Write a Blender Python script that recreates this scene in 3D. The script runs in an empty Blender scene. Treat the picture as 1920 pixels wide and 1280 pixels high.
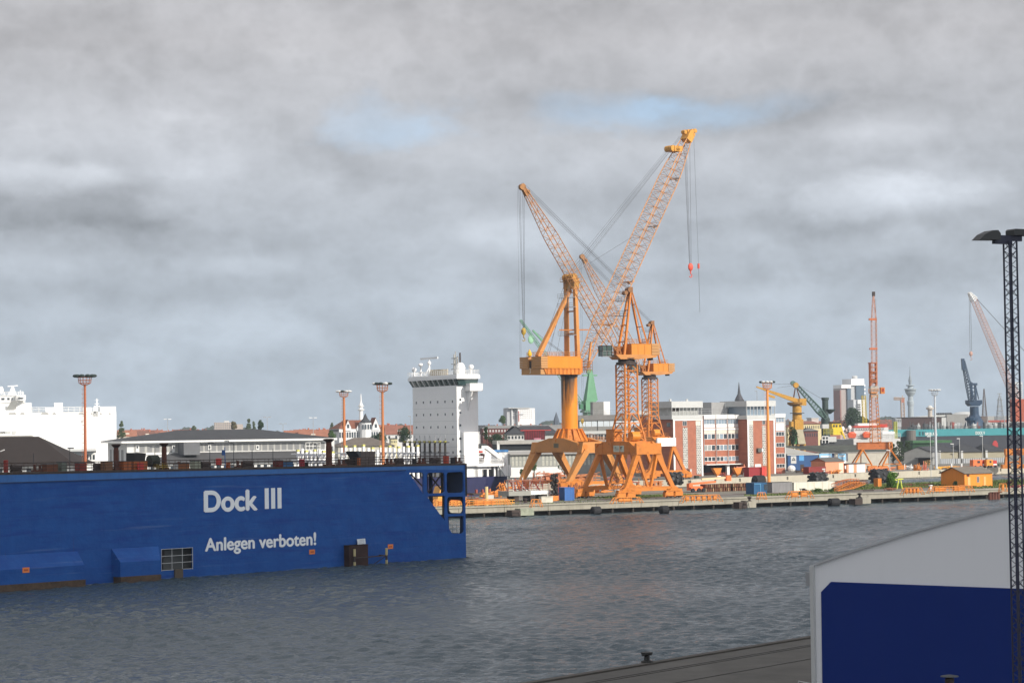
import bpy, bmesh, math, random
from mathutils import Vector, Matrix
random.seed(7)
SC = bpy.context.scene
COL = SC.collection
# ------------------------------------------------------------------ camera
FPX, CX, CY, CAMZ = 4200.0, 960.0, 640.0, 20.0
PITCH = math.atan(157.0/FPX); ROLL = 0.0140
_F = Vector((0, math.cos(PITCH), math.sin(PITCH)))
_R0 = Vector((1, 0, 0)); _U0 = Vector((0, -math.sin(PITCH), math.cos(PITCH)))
_R = _R0*math.cos(ROLL) - _U0*math.sin(ROLL)
_U = _R0*math.sin(ROLL) + _U0*math.cos(ROLL)
CAM = Vector((0, 0, CAMZ))
cd = bpy.data.cameras.new("camera"); cd.sensor_width = 36; cd.lens = FPX/1920*36
cd.clip_start = 1.0; cd.clip_end = 20000
cam = bpy.data.objects.new("camera", cd); COL.objects.link(cam)
m3 = Matrix((_R, _U, -_F)).transposed()
cam.matrix_world = Matrix.Translation(CAM) @ m3.to_4x4()
SC.camera = cam
# ------------------------------------------------------------------ light
SUN_EL, SUN_X, SUN_Y = math.radians(28), 0.74, -0.67
_l = math.hypot(SUN_X, SUN_Y); SUN_X /= _l; SUN_Y /= _l
SD = Vector((SUN_X*math.cos(SUN_EL), SUN_Y*math.cos(SUN_EL), math.sin(SUN_EL)))
sl = bpy.data.lights.new("sun", 'SUN'); sl.energy = 4.8; sl.angle = math.radians(0.5); sl.color = (1.0, 0.93, 0.82)
so = bpy.data.objects.new("sun", sl); COL.objects.link(so)
so.rotation_euler = SD.to_track_quat('Z', 'Y').to_euler(); so.location = SD*500
# ------------------------------------------------------------------ sky
W = bpy.data.worlds.new("World"); SC.world = W; W.use_nodes = True
def build_sky():
    nt = W.node_tree; N = nt.nodes; L = nt.links; N.clear()
    out = N.new('ShaderNodeOutputWorld'); bg = N.new('ShaderNodeBackground'); L.new(bg.outputs[0], out.inputs[0])
    sky = N.new('ShaderNodeTexSky'); sky.sky_type = 'NISHITA'; sky.sun_disc = False
    sky.sun_elevation = SUN_EL; sky.sun_rotation = math.atan2(SUN_X, SUN_Y)
    tc = N.new('ShaderNodeTexCoord'); D = tc.outputs['Generated']
    def link(a, b): L.new(a, b)
    def math_(op, a, b=None, c=None, clamp=False):
        n = N.new('ShaderNodeMath'); n.operation = op; n.use_clamp = clamp
        for i, v in enumerate((a, b, c)):
            if v is None: continue
            if hasattr(v, 'node'): link(v, n.inputs[i])
            else: n.inputs[i].default_value = v
        return n.outputs[0]
    sep = N.new('ShaderNodeSeparateXYZ'); link(D, sep.inputs[0])
    DX, DY, DZ = sep.outputs
    def noise(scale, zs, detail, rough, off, dist=0.0):
        mp = N.new('ShaderNodeMapping'); link(D, mp.inputs[0]); mp.inputs['Scale'].default_value = (scale, scale, scale*zs)
        mp.inputs['Location'].default_value = off
        n = N.new('ShaderNodeTexNoise'); link(mp.outputs[0], n.inputs['Vector']); n.inputs['Scale'].default_value = 1
        n.inputs['Detail'].default_value = detail; n.inputs['Roughness'].default_value = rough; n.inputs['Distortion'].default_value = dist
        return n.outputs['Fac']
    n1 = noise(9.0, 1.9, 7, .52, (3.1, 1.2, .7), .15)      # cloud masses
    n2 = noise(24.0, 1.9, 8, .56, (8.3, .2, 5.1), .1)    # billows
    n3 = noise(2.6, 3.0, 4, .5, (1.5, 7.2, 2.1))
    nb = noise(15.0, 1.5, 4, .58, (4.4, 2.2, 9.1)); nb2 = noise(40.0, 1.3, 4, .6, (1.4, 6.2, 3.1))
    bil = math_('SUBTRACT', .16, math_('ABSOLUTE', math_('SUBTRACT', nb, .5))); bil2 = math_('SUBTRACT', .12, math_('ABSOLUTE', math_('SUBTRACT', nb2, .5)))
    # soft lumps whose edges are broken by noise: (px, py, rx, ry) give the bearing and height of a cloud feature
    wob = math_('ADD', math_('MULTIPLY', math_('SUBTRACT', n2, .5), 2.6), math_('MULTIPLY', math_('SUBTRACT', n1, .5), 2.6))
    def lump(px, py, rx, ry, w=1.0):
        d = (_F + _R*((px-CX)/FPX) + _U*((CY-py)/FPX)).normalized()
        a = math_('DIVIDE', math_('SUBTRACT', DX, d.x), rx/FPX); b = math_('DIVIDE', math_('SUBTRACT', DZ, d.z), ry/FPX)
        r = math_('SQRT', math_('ADD', math_('MULTIPLY', a, a), math_('MULTIPLY', b, b)))
        r = math_('ADD', r, math_('MULTIPLY', wob, .9*w))
        mr = N.new('ShaderNodeMapRange'); mr.interpolation_type = 'SMOOTHSTEP'; link(r, mr.inputs[0])
        mr.inputs[1].default_value = 1.35; mr.inputs[2].default_value = .15; mr.inputs[3].default_value = 0; mr.inputs[4].default_value = 1
        return mr.outputs[0]
    def total(items, w=1.0):
        s = None
        for it in items:
            v = math_('MULTIPLY', lump(*it[:4], w), it[4])
            s = v if s is None else math_('ADD', s, v)
        return s
    light = total([(60, 235, 420, 95, .10), (360, 300, 160, 70, .14), (120, 325, 260, 26, .14), (560, 100, 320, 120, .06), (1690, 345, 200, 62, .30), (1640, 250, 180, 50, .16),
                   (1250, 300, 260, 60, .10), (920, 440, 190, 46, .15), (460, 495, 110, 22, .10), (440, 620, 190, 46, .12), (1330, 90, 250, 60, .06), (100, 30, 420, 60, .03),
                   (60, 600, 160, 40, .06), (880, 290, 220, 60, .06), (1800, 90, 200, 60, .04), (780, 560, 200, 30, .05), (1450, 560, 220, 24, .04), (40, 500, 120, 30, .10)])
    dark = total([(120, 385, 330, 42, .10), (1480, 215, 300, 46, .13), (1500, 420, 360, 32, .10), (700, 330, 160, 40, .06), (1130, 200, 150, 40, .05), (300, 150, 300, 50, .05),
                  (360, 440, 260, 30, .07), (1750, 500, 300, 30, .06), (880, 520, 280, 24, .05), (1250, 520, 260, 30, .05), (60, 60, 260, 34, .06), (1020, 30, 420, 40, .04), (600, 700, 700, 40, .03)])
    v = math_('ADD', math_('ADD', math_('ADD', .462, math_('ADD', math_('MULTIPLY', bil, .42), math_('MULTIPLY', bil2, .30))), math_('MULTIPLY', math_('SUBTRACT', n1, .5), .22)), math_('MULTIPLY', math_('SUBTRACT', n2, .5), .20))
    v = math_('ADD', v, math_('MULTIPLY', math_('SUBTRACT', n3, .5), .12))
    v = math_('SUBTRACT', math_('ADD', v, light), math_('MULTIPLY', dark, .8))
    # out of sight: sky weighted for scene light, brighter sunward and overhead, dimmer behind-left
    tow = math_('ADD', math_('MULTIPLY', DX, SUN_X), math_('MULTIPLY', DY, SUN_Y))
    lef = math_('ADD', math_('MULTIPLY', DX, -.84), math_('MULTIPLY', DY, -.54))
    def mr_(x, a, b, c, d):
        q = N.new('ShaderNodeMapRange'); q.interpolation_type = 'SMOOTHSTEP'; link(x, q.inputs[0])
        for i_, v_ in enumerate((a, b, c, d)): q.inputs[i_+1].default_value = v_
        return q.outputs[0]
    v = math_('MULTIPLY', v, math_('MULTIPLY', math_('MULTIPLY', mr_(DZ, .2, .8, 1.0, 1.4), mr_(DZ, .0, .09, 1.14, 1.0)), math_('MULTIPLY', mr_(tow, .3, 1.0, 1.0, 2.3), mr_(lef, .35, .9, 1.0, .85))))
    # higher up the sheet is thicker and a touch warmer, near the horizon bluer
    el = N.new('ShaderNodeMapRange'); link(DZ, el.inputs[0]); el.inputs[1].default_value = .0; el.inputs[2].default_value = .17
    warm = N.new('ShaderNodeMix'); warm.data_type = 'RGBA'; link(el.outputs[0], warm.inputs[0])
    warm.inputs[6].default_value = (.84, 1.0, 1.17, 1); warm.inputs[7].default_value = (1.0, 1.0, 1.045, 1)
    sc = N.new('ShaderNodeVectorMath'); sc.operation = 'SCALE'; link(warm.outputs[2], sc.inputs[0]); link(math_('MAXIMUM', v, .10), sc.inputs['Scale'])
    nis = N.new('ShaderNodeVectorMath'); nis.operation = 'SCALE'; link(sky.outputs[0], nis.inputs[0]); nis.inputs['Scale'].default_value = .06
    gap = total([(735, 240, 130, 56, .30), (800, 255, 90, 34, .16), (1110, 208, 120, 36, .24), (1230, 222, 130, 28, .24), (1370, 212, 120, 32, .26), (1470, 190, 110, 28, .12)], 1.5)
    gap = math_('MULTIPLY', gap, 1.0, clamp=True)
    ndark = noise(9, 2, 3, .5, (2, 9, 4)); 
    mr = N.new('ShaderNodeMapRange'); link(ndark, mr.inputs[0]); mr.inputs[1].default_value = .60; mr.inputs[2].default_value = .72
    up = N.new('ShaderNodeMapRange'); link(DZ, up.inputs[0]); up.inputs[1].default_value = .2; up.inputs[2].default_value = .35
    gap = math_('MAXIMUM', gap, math_('MULTIPLY', mr.outputs[0], math_('MULTIPLY', up.outputs[0], .6)))
    mx = N.new('ShaderNodeMix'); mx.data_type = 'RGBA'; link(gap, mx.inputs[0]); link(sc.outputs[0], mx.inputs[6])
    bl = N.new('ShaderNodeVectorMath'); bl.operation = 'ADD'; link(nis.outputs[0], bl.inputs[0]); bl.inputs[1].default_value = (.34, .48, .68)
    link(bl.outputs[0], mx.inputs[7])
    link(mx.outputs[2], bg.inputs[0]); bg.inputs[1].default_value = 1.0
build_sky()
SC.view_settings.view_transform = 'Standard'; SC.view_settings.look = 'None'; SC.view_settings.exposure = 0.0; SC.view_settings.gamma = 1.0
try: SC.view_settings.use_curve_mapping = False
except Exception: pass
SC.cycles.max_bounces = 6; SC.cycles.transparent_max_bounces = 8
# ------------------------------------------------------------------ geometry of the view
def ray(px, py): return _F + _R*((px-CX)/FPX) + _U*((CY-py)/FPX)
def P(px, py, D): d = ray(px, py); return CAM + d*(D/d.y)
def G(px, py, z=2.4): d = ray(px, py); return CAM + d*((z-CAMZ)/d.z)
def hor(px): return 797.0 - ROLL*(px-960)
def DY(px, py, z=2.4): return G(px, py, z).y
class VP:                                   # a vertical plane on the map: origin, direction angle in degrees
    def __init__(s, O, deg):
        s.O = Vector((O[0], O[1])); s.a = math.radians(deg); s.u = Vector((math.cos(s.a), math.sin(s.a))); s.n = Vector((-math.sin(s.a), math.cos(s.a)))
    def hit(s, px, py, off=0.0):            # distance along the plane and height where a sight line meets it
        d = ray(px, py); d2 = Vector((d.x, d.y)); t = (s.n.dot(s.O)+off)/s.n.dot(d2)
        return s.u.dot(d2*t - s.O), CAMZ + t*d.z
    def pt(s, a, z, n=0.0): q = s.O + s.u*a + s.n*n; return Vector((q.x, q.y, z))
# ------------------------------------------------------------------ materials
MATS = {}
def mat(key, col, rough=.6, metal=0.0, var=.12, scale=.6, rust=0.0, rustcol=(.10, .035, .015), bump=0.0, bscale=6.0, streak=0.0, spec=.4, streakcol=None):
    if key in MATS: return MATS[key]
    m = bpy.data.materials.new(key); m.use_nodes = True; nt = m.node_tree; N = nt.nodes; L = nt.links
    b = N['Principled BSDF']; b.inputs['Roughness'].default_value = rough; b.inputs['Metallic'].default_value = metal
    b.inputs['Specular IOR Level'].default_value = spec
    tc = N.new('ShaderNodeTexCoord'); geo = tc.outputs['Object']
    n = N.new('ShaderNodeTexNoise'); L.new(geo, n.inputs['Vector']); n.inputs['Scale'].default_value = scale; n.inputs['Detail'].default_value = 6; n.inputs['Roughness'].default_value = .65
    mx = N.new('ShaderNodeMix'); mx.data_type = 'RGBA'; L.new(n.outputs['Fac'], mx.inputs[0])
    c = Vector(col); lo = c*(1-2*var); hi = c*(1+2*var)
    mx.inputs[6].default_value = (*[max(0, x) for x in lo], 1); mx.inputs[7].default_value = (*[min(1, x) for x in hi], 1)
    o = mx.outputs[2]
    if streak > 0:
        mp = N.new('ShaderNodeMapping'); L.new(geo, mp.inputs[0]); mp.inputs['Scale'].default_value = (1.3, 1.3, .12)
        s = N.new('ShaderNodeTexNoise'); L.new(mp.outputs[0], s.inputs['Vector']); s.inputs['Scale'].default_value = 1.6; s.inputs['Detail'].default_value = 5
        r = N.new('ShaderNodeMapRange'); L.new(s.outputs['Fac'], r.inputs[0]); r.inputs[1].default_value = .5; r.inputs[2].default_value = .75; r.inputs[3].default_value = 0; r.inputs[4].default_value = streak
        m2 = N.new('ShaderNodeMix'); m2.data_type = 'RGBA'; L.new(r.outputs[0], m2.inputs[0]); L.new(o, m2.inputs[6])
        m2.inputs[7].default_value = (*(streakcol or [x*.45 for x in col]), 1); o = m2.outputs[2]
    if rust > 0:
        s = N.new('ShaderNodeTexNoise'); L.new(geo, s.inputs['Vector']); s.inputs['Scale'].default_value = scale*2.3; s.inputs['Detail'].default_value = 8; s.inputs['Roughness'].default_value = .7
        r = N.new('ShaderNodeMapRange'); L.new(s.outputs['Fac'], r.inputs[0]); r.inputs[1].default_value = .62-rust*.3; r.inputs[2].default_value = .72-rust*.2
        m2 = N.new('ShaderNodeMix'); m2.data_type = 'RGBA'; L.new(r.outputs[0], m2.inputs[0]); L.new(o, m2.inputs[6]); m2.inputs[7].default_value = (*rustcol, 1); o = m2.outputs[2]
    L.new(o, b.inputs['Base Color'])
    if bump > 0:
        s = N.new('ShaderNodeTexNoise'); L.new(geo, s.inputs['Vector']); s.inputs['Scale'].default_value = bscale; s.inputs['Detail'].default_value = 6
        bp = N.new('ShaderNodeBump'); bp.inputs['Strength'].default_value = bump; bp.inputs['Distance'].default_value = .05; L.new(s.outputs['Fac'], bp.inputs['Height']); L.new(bp.outputs[0], b.inputs['Normal'])
    MATS[key] = m; return m
OR = mat('crane_orange', (.58, .19, .026), .55, var=.18, scale=.3, rust=.22, rustcol=(.33, .10, .02), streak=.25, streakcol=(.42, .13, .03))
ORL = mat('crane_orange_pale', (.55, .23, .058), .6, var=.16, scale=.3, rust=.10, rustcol=(.38, .13, .04))
ORB = mat('column_orange', (.66, .235, .018), .45, var=.06, scale=.3, streak=.2, streakcol=(.40, .14, .02))
ORJ = mat('jib_orange', (.56, .26, .095), .6, var=.18, scale=.3, rust=.2, rustcol=(.22, .09, .05))
TAN = mat('tan_ballast', (.50, .26, .10), .7, var=.1, scale=.5)
DKR = mat('dark_grime', (.05, .035, .03), .7)
MAST = mat('mast_orange', (.50, .18, .065), .5, var=.1, scale=.6, streak=.2)
WHT = mat('white_paint', (.80, .80, .78), .4, var=.03, streak=.08, streakcol=(.55, .5, .42))
WHS = mat('ship_white', (.84, .84, .83), .4, var=.02, streak=.06, streakcol=(.6, .58, .52))
GRY = mat('grey_paint', (.34, .35, .36), .6, var=.06)
LGR = mat('pale_grey', (.52, .53, .52), .6, var=.06)
DGR = mat('dark_grey', (.06, .065, .07), .6)
BLK = mat('black_rubber', (.018, .018, .02), .8, var=.3, bump=.5)
BRN = mat('rust_brown', (.10, .034, .02), .8, var=.35, scale=1.2)
GLS = mat('window_glass', (.035, .045, .055), .12, var=.25, scale=.3, spec=.8)
GLB = mat('bright_glass', (.22, .28, .34), .12, var=.25, scale=.2, spec=.9)
RED = mat('red_paint', (.50, .035, .025), .5, var=.12)
YEL = mat('yellow_paint', (.72, .46, .03), .5, var=.1)
BLU = mat('blue_paint', (.03, .13, .42), .45, var=.12)
CBL = mat('cable_steel', (.09, .09, .10), .5)
CON = mat('concrete', (.32, .30, .245), .85, var=.16, scale=.35, streak=.5, streakcol=(.20, .18, .14), bump=.4, bscale=3)
ASP = mat('asphalt', (.13, .125, .115), .9, var=.22, scale=.08, bump=.3, bscale=4)
BRK = mat('brick_red', (.40, .135, .085), .8, var=.08, scale=.8)
RTI = mat('roof_tile_red', (.24, .10, .07), .8, var=.2, scale=.6)
SLT = mat('slate_roof', (.045, .047, .052), .85, var=.2, scale=.25)
BRF = mat('brown_roof', (.026, .019, .017), .9, var=.2, scale=.4)
# ------------------------------------------------------------------ mesh building
class MB:
    def __init__(s): s.v = []; s.f = []; s.m = []; s.xf = None; s.mi = 0
    def add(s, vs, fs):
        k = len(s.v)
        if s.xf is not None: vs = [s.xf @ Vector(p) for p in vs]
        s.v.extend([tuple(p) for p in vs]); s.f.extend([tuple(i+k for i in f) for f in fs]); s.m.extend([s.mi]*len(fs)); return s
    def box(s, x0, x1, y0, y1, z0, z1):
        if x0 > x1: x0, x1 = x1, x0
        if y0 > y1: y0, y1 = y1, y0
        if z0 > z1: z0, z1 = z1, z0
        vs = [(x, y, z) for z in (z0, z1) for y in (y0, y1) for x in (x0, x1)]
        return s.add(vs, [(0, 2, 3, 1), (4, 5, 7, 6), (0, 1, 5, 4), (2, 6, 7, 3), (0, 4, 6, 2), (1, 3, 7, 5)])
    def _fr(s, p, q, up=None):
        p = Vector(p); q = Vector(q); d = q-p; l = d.length
        if l < 1e-6: return None
        d /= l; up = Vector(up) if up is not None else Vector((0, 0, 1))
        if abs(d.dot(up)) > .98: up = Vector((1, 0, 0)) if abs(d.x) < .9 else Vector((0, 1, 0))
        a = d.cross(up).normalized(); b = a.cross(d).normalized(); return p, q, a, b
    def beam(s, p, q, w, h=None, w2=None, h2=None, up=None):
        h = w if h is None else h; w2 = w if w2 is None else w2; h2 = h if h2 is None else h2
        r = s._fr(p, q, up)
        if r is None: return s
        p, q, a, b = r; vs = []
        for o, ww, hh in ((p, w, h), (q, w2, h2)):
            for sx, sy in ((-1, -1), (1, -1), (1, 1), (-1, 1)): vs.append(o + a*(sx*ww/2) + b*(sy*hh/2))
        return s.add(vs, [(0, 1, 2, 3), (7, 6, 5, 4), (0, 4, 5, 1), (1, 5, 6, 2), (2, 6, 7, 3), (3, 7, 4, 0)])
    def tube(s, p, q, r, r2=None, n=6, cap=True):
        r2 = r if r2 is None else r2; k = s._fr(p, q)
        if k is None: return s
        p, q, a, b = k; vs = []
        for o, rr in ((p, r), (q, r2)):
            for i in range(n): t = 2*math.pi*i/n; vs.append(o + a*(rr*math.cos(t)) + b*(rr*math.sin(t)))
        fs = [(i, (i+1) % n, n+(i+1) % n, n+i) for i in range(n)]
        if cap: fs += [tuple(range(n-1, -1, -1)), tuple(range(n, 2*n))]
        return s.add(vs, fs)
    def lathe(s, c, prof, n=16):
        c = Vector(c); vs = []
        for r, z in prof:
            for i in range(n): t = 2*math.pi*i/n; vs.append(c + Vector((r*math.cos(t), r*math.sin(t), z)))
        fs = []
        for j in range(len(prof)-1):
            for i in range(n): fs.append((j*n+i, j*n+(i+1) % n, (j+1)*n+(i+1) % n, (j+1)*n+i))
        fs += [tuple(range(n-1, -1, -1)), tuple(range((len(prof)-1)*n, len(prof)*n))]
        return s.add(vs, fs)
    def ball(s, c, rx, ry=None, rz=None, n=10, m=6, jit=0.0):
        ry = rx if ry is None else ry; rz = rx if rz is None else rz; c = Vector(c); vs = [c+Vector((0, 0, -rz))]
        for j in range(1, m):
            ph = -math.pi/2 + math.pi*j/m
            for i in range(n):
                t = 2*math.pi*i/n; k = 1+random.uniform(-jit, jit); vs.append(c+Vector((rx*k*math.cos(ph)*math.cos(t), ry*k*math.cos(ph)*math.sin(t), rz*k*math.sin(ph))))
        vs.append(c+Vector((0, 0, rz))); fs = []
        for i in range(n): fs.append((0, 1+(i+1) % n, 1+i))
        for j in range(m-2):
            for i in range(n): a = 1+j*n; fs.append((a+i, a+(i+1) % n, a+n+(i+1) % n, a+n+i))
        a = 1+(m-2)*n
        for i in range(n): fs.append((a+i, a+(i+1) % n, len(vs)-1))
        return s.add(vs, fs)
    def prism(s, pts, y0, y1):              # polygon in x,z extruded along y
        n = len(pts); vs = [(x, y0, z) for x, z in pts] + [(x, y1, z) for x, z in pts]
        return s.add(vs, [tuple(range(n)), tuple(range(2*n-1, n-1, -1))] + [(i, n+i, n+(i+1) % n, (i+1) % n) for i in range(n)])
    def slab(s, pts, z0, z1):               # polygon in x,y between two heights
        n = len(pts); vs = [(p[0], p[1], z0) for p in pts] + [(p[0], p[1], z1) for p in pts]
        return s.add(vs, [tuple(range(n-1, -1, -1)), tuple(range(n, 2*n))] + [(i, (i+1) % n, n+(i+1) % n, n+i) for i in range(n)])
    def hull(s, vs, fs): return s.add(vs, fs)
    def gable(s, x0, x1, y0, y1, z0, z1, over=.4, th=.25, axis='x'):   # two roof slopes, ridge along x or y
        if axis == 'x':
            ym = (y0+y1)/2
            for a, b in ((y0-over, ym), (y1+over, ym)):
                e = z0-(z1-z0)*over/abs(ym-y0); s.hull([(x0-over, a, e), (x1+over, a, e), (x1+over, b, z1), (x0-over, b, z1), (x0-over, a, e+th), (x1+over, a, e+th), (x1+over, b, z1+th), (x0-over, b, z1+th)],
                  [(0, 1, 2, 3), (7, 6, 5, 4), (0, 4, 5, 1), (1, 5, 6, 2), (2, 6, 7, 3), (3, 7, 4, 0)])
        else:
            xm = (x0+x1)/2
            for a, b in ((x0-over, xm), (x1+over, xm)):
                e = z0-(z1-z0)*over/abs(xm-x0); s.hull([(a, y0-over, e), (a, y1+over, e), (b, y1+over, z1), (b, y0-over, z1), (a, y0-over, e+th), (a, y1+over, e+th), (b, y1+over, z1+th), (b, y0-over, z1+th)],
                  [(0, 1, 2, 3), (7, 6, 5, 4), (0, 4, 5, 1), (1, 5, 6, 2), (2, 6, 7, 3), (3, 7, 4, 0)])
        return s
    def hip(s, x0, x1, y0, y1, z0, z1, inset, over=.6):
        X0, X1, Y0, Y1 = x0-over, x1+over, y0-over, y1+over; ym = (y0+y1)/2
        return s.hull([(X0, Y0, z0), (X1, Y0, z0), (X1, Y1, z0), (X0, Y1, z0), (x0+inset, ym, z1), (x1-inset, ym, z1)], [(3, 2, 1, 0), (0, 1, 5, 4), (2, 3, 4, 5), (1, 2, 5), (3, 0, 4)])
    def lattice(s, p, q, wf, hf, n, rc, rb, up=(0, 0, 1), pyramid=False, nn=4):
        """four chords between p and q with zigzag lacing; wf/hf give width and depth at t"""
        p = Vector(p); q = Vector(q); k = s._fr(p, q, up); _, _, a, b = k
        wf = wf if callable(wf) else (lambda t, w=wf: w); hf = hf if callable(hf) else (lambda t, h=hf: h)
        def c(t, i):
            sx, sy = ((-1, -1), (1, -1), (1, 1), (-1, 1))[i]; return p.lerp(q, t) + a*(sx*wf(t)/2) + b*(sy*hf(t)/2)
        for j in range(n):
            t0, t1 = j/n, (j+1)/n; tm = (t0+t1)/2
            for i in range(4):
                s.tube(c(t0, i), c(t1, i), rc, n=nn, cap=False); i2 = (i+1) % 4
                s.tube(c(t0, i), c(t0, i2), rb, n=3, cap=False)
                if pyramid:
                    m_ = (c(t1, i)+c(t1, i2))/2; s.tube(c(t0, i), m_, rb, n=3, cap=False); s.tube(c(t0, i2), m_, rb, n=3, cap=False)
                else:
                    m_ = (c(tm, i) if i % 2 else c(tm, i2)); o1 = (c(t0, i2), c(t1, i2)) if i % 2 else (c(t0, i), c(t1, i))
                    s.tube(o1[0], m_, rb, n=3, cap=False); s.tube(o1[1], m_, rb, n=3, cap=False)
        for i in range(4): s.tube(c(1, i), c(1, (i+1) % 4), rb, n=3, cap=False)
        return s
    def rail(s, pts, h=1.1, r=.035, step=2.0, mids=1, closed=False):
        pts = [Vector(p) for p in pts]
        if closed: pts = pts+[pts[0]]
        for a, b in zip(pts[:-1], pts[1:]):
            for k in range(1, mids+2): dz = Vector((0, 0, h*k/(mids+1))); s.tube(a+dz, b+dz, r, n=4, cap=False)
            L_ = (b-a).length; nn = max(1, round(L_/step))
            for i in range(nn+1): p = a.lerp(b, i/nn); s.tube(p, p+Vector((0, 0, h)), r, n=4, cap=False)
        return s
    def mesh(s, name, mats):
        me = bpy.data.meshes.new(name); me.from_pydata(s.v, [], s.f)
        for m_ in (mats if isinstance(mats, (list, tuple)) else [mats]): me.materials.append(m_)
        if any(s.m): me.polygons.foreach_set('material_index', s.m)
        me.update(); return me
def smooth(o, on=True):
    o.data.polygons.foreach_set('use_smooth', [on]*len(o.data.polygons)); return o
def tag(o, label=None, cat=None, group=None, kind=None):
    if label: o['label'] = label
    if cat: o['category'] = cat
    if group: o['group'] = group
    if kind: o['kind'] = kind
    return o
def link(name, mb, mats, parent=None, loc=None, label=None):
    o = bpy.data.objects.new(name, mb.mesh(name, mats)); COL.objects.link(o)
    if parent is not None: o.parent = parent
    if loc is not None: o.location = loc
    if label: o['label'] = label
    return o
class Thing:
    """an Empty standing at the thing's base; local x runs along its front, y away from the viewer, z up"""
    def __init__(s, name, label, cat, px, D, deg=0.0, z0=2.4, group=None, at=None):
        s.z0 = z0; O = at if at is not None else P(px, 640, D)
        s.v = VP((O[0], O[1]), deg); e = bpy.data.objects.new(name, None); COL.objects.link(e)
        e.location = (O[0], O[1], z0); e.rotation_euler = (0, 0, math.radians(deg)); e.empty_display_size = .5
        tag(e, label, cat, group); s.e = e
    def h(s, px, py, off=0.0): a, z = s.v.hit(px, py or 770, off); return a, z-s.z0
    def loc(s, p): p = Vector(p); d = Vector((p.x, p.y)) - s.v.O; return Vector((s.v.u.dot(d), s.v.n.dot(d), p.z - s.z0))
    def part(s, name, mb, mats, parent=None, label=None): return link(name, mb, mats, parent or s.e, label=label)
def single(name, mb, mats, label, cat, at=(0, 0, 0), deg=0, group=None):
    o = link(name, mb, mats, None, at); o.rotation_euler = (0, 0, math.radians(deg)); return tag(o, label, cat, group)
def kids(o): return [c for c in bpy.data.objects if c.parent == o]
def copy_thing(o, loc, deg=None, label=None, scale=None):
    def rec(a, par):
        c = a.copy(); COL.objects.link(c); c.parent = par
        for k in kids(a): rec(k, c)
        return c
    c = rec(o, None); c.location = loc
    if deg is not None: c.rotation_euler = (0, 0, math.radians(deg))
    if label: c['label'] = label
    if scale is not None: c.scale = (scale,)*3 if not isinstance(scale, tuple) else scale
    return c
def structure(name, mb, mats, kind='structure'): return tag(link(name, mb, mats), kind=kind)
def text_mesh(txt, size, bold=.0, ext=.01, shx=1.0, space=1.0):
    cu = bpy.data.curves.new('t', 'FONT'); cu.body = txt; cu.size = size; cu.offset = bold; cu.extrude = ext; cu.space_character = space
    ob = bpy.data.objects.new('t', cu); COL.objects.link(ob); dg = bpy.context.evaluated_depsgraph_get(); dg.update()
    me = bpy.data.meshes.new_from_object(ob.evaluated_get(dg)); bpy.data.objects.remove(ob); return me
def lettering(name, txt, T, x0, x1, zb, zt, y, m_, bold=.02, parent=None, side=False, slope=0.0):
    """text on a thing's front between x0..x1, cap height zb..zt (local), standing proud at local y"""
    me = text_mesh(txt, 1.0, 0.0, .02); bm = bmesh.new(); bm.from_mesh(me); src = bm.verts[:] + bm.edges[:] + bm.faces[:]
    for i, (ox, oz) in enumerate(((-.5, 0), (.5, 0), (0, .4), (0, -.4), (.25, 0))):       # heavier strokes from shifted copies, each a hair in front of the last
        r = bmesh.ops.duplicate(bm, geom=src)
        for v in r['geom']:
            if isinstance(v, bmesh.types.BMVert): v.co.x += ox*bold; v.co.y += oz*bold; v.co.z += .008*(i+1)
    bm.to_mesh(me); bm.free(); xs = [v.co.x for v in me.vertices]
    a, b = min(xs), max(xs); h = .73
    for v in me.vertices:
        x = x0+(v.co.x-a)/(b-a)*(x1-x0); z = zb+v.co.y/h*(zt-zb)+slope*(x-x0); yy = y-(v.co.z+.02)*.5
        v.co = (yy, -x, z) if side else (x, yy, z)
    me.materials.append(m_); me.name = name
    o = bpy.data.objects.new(name, me); COL.objects.link(o); o.parent = parent or T.e; return o
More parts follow.
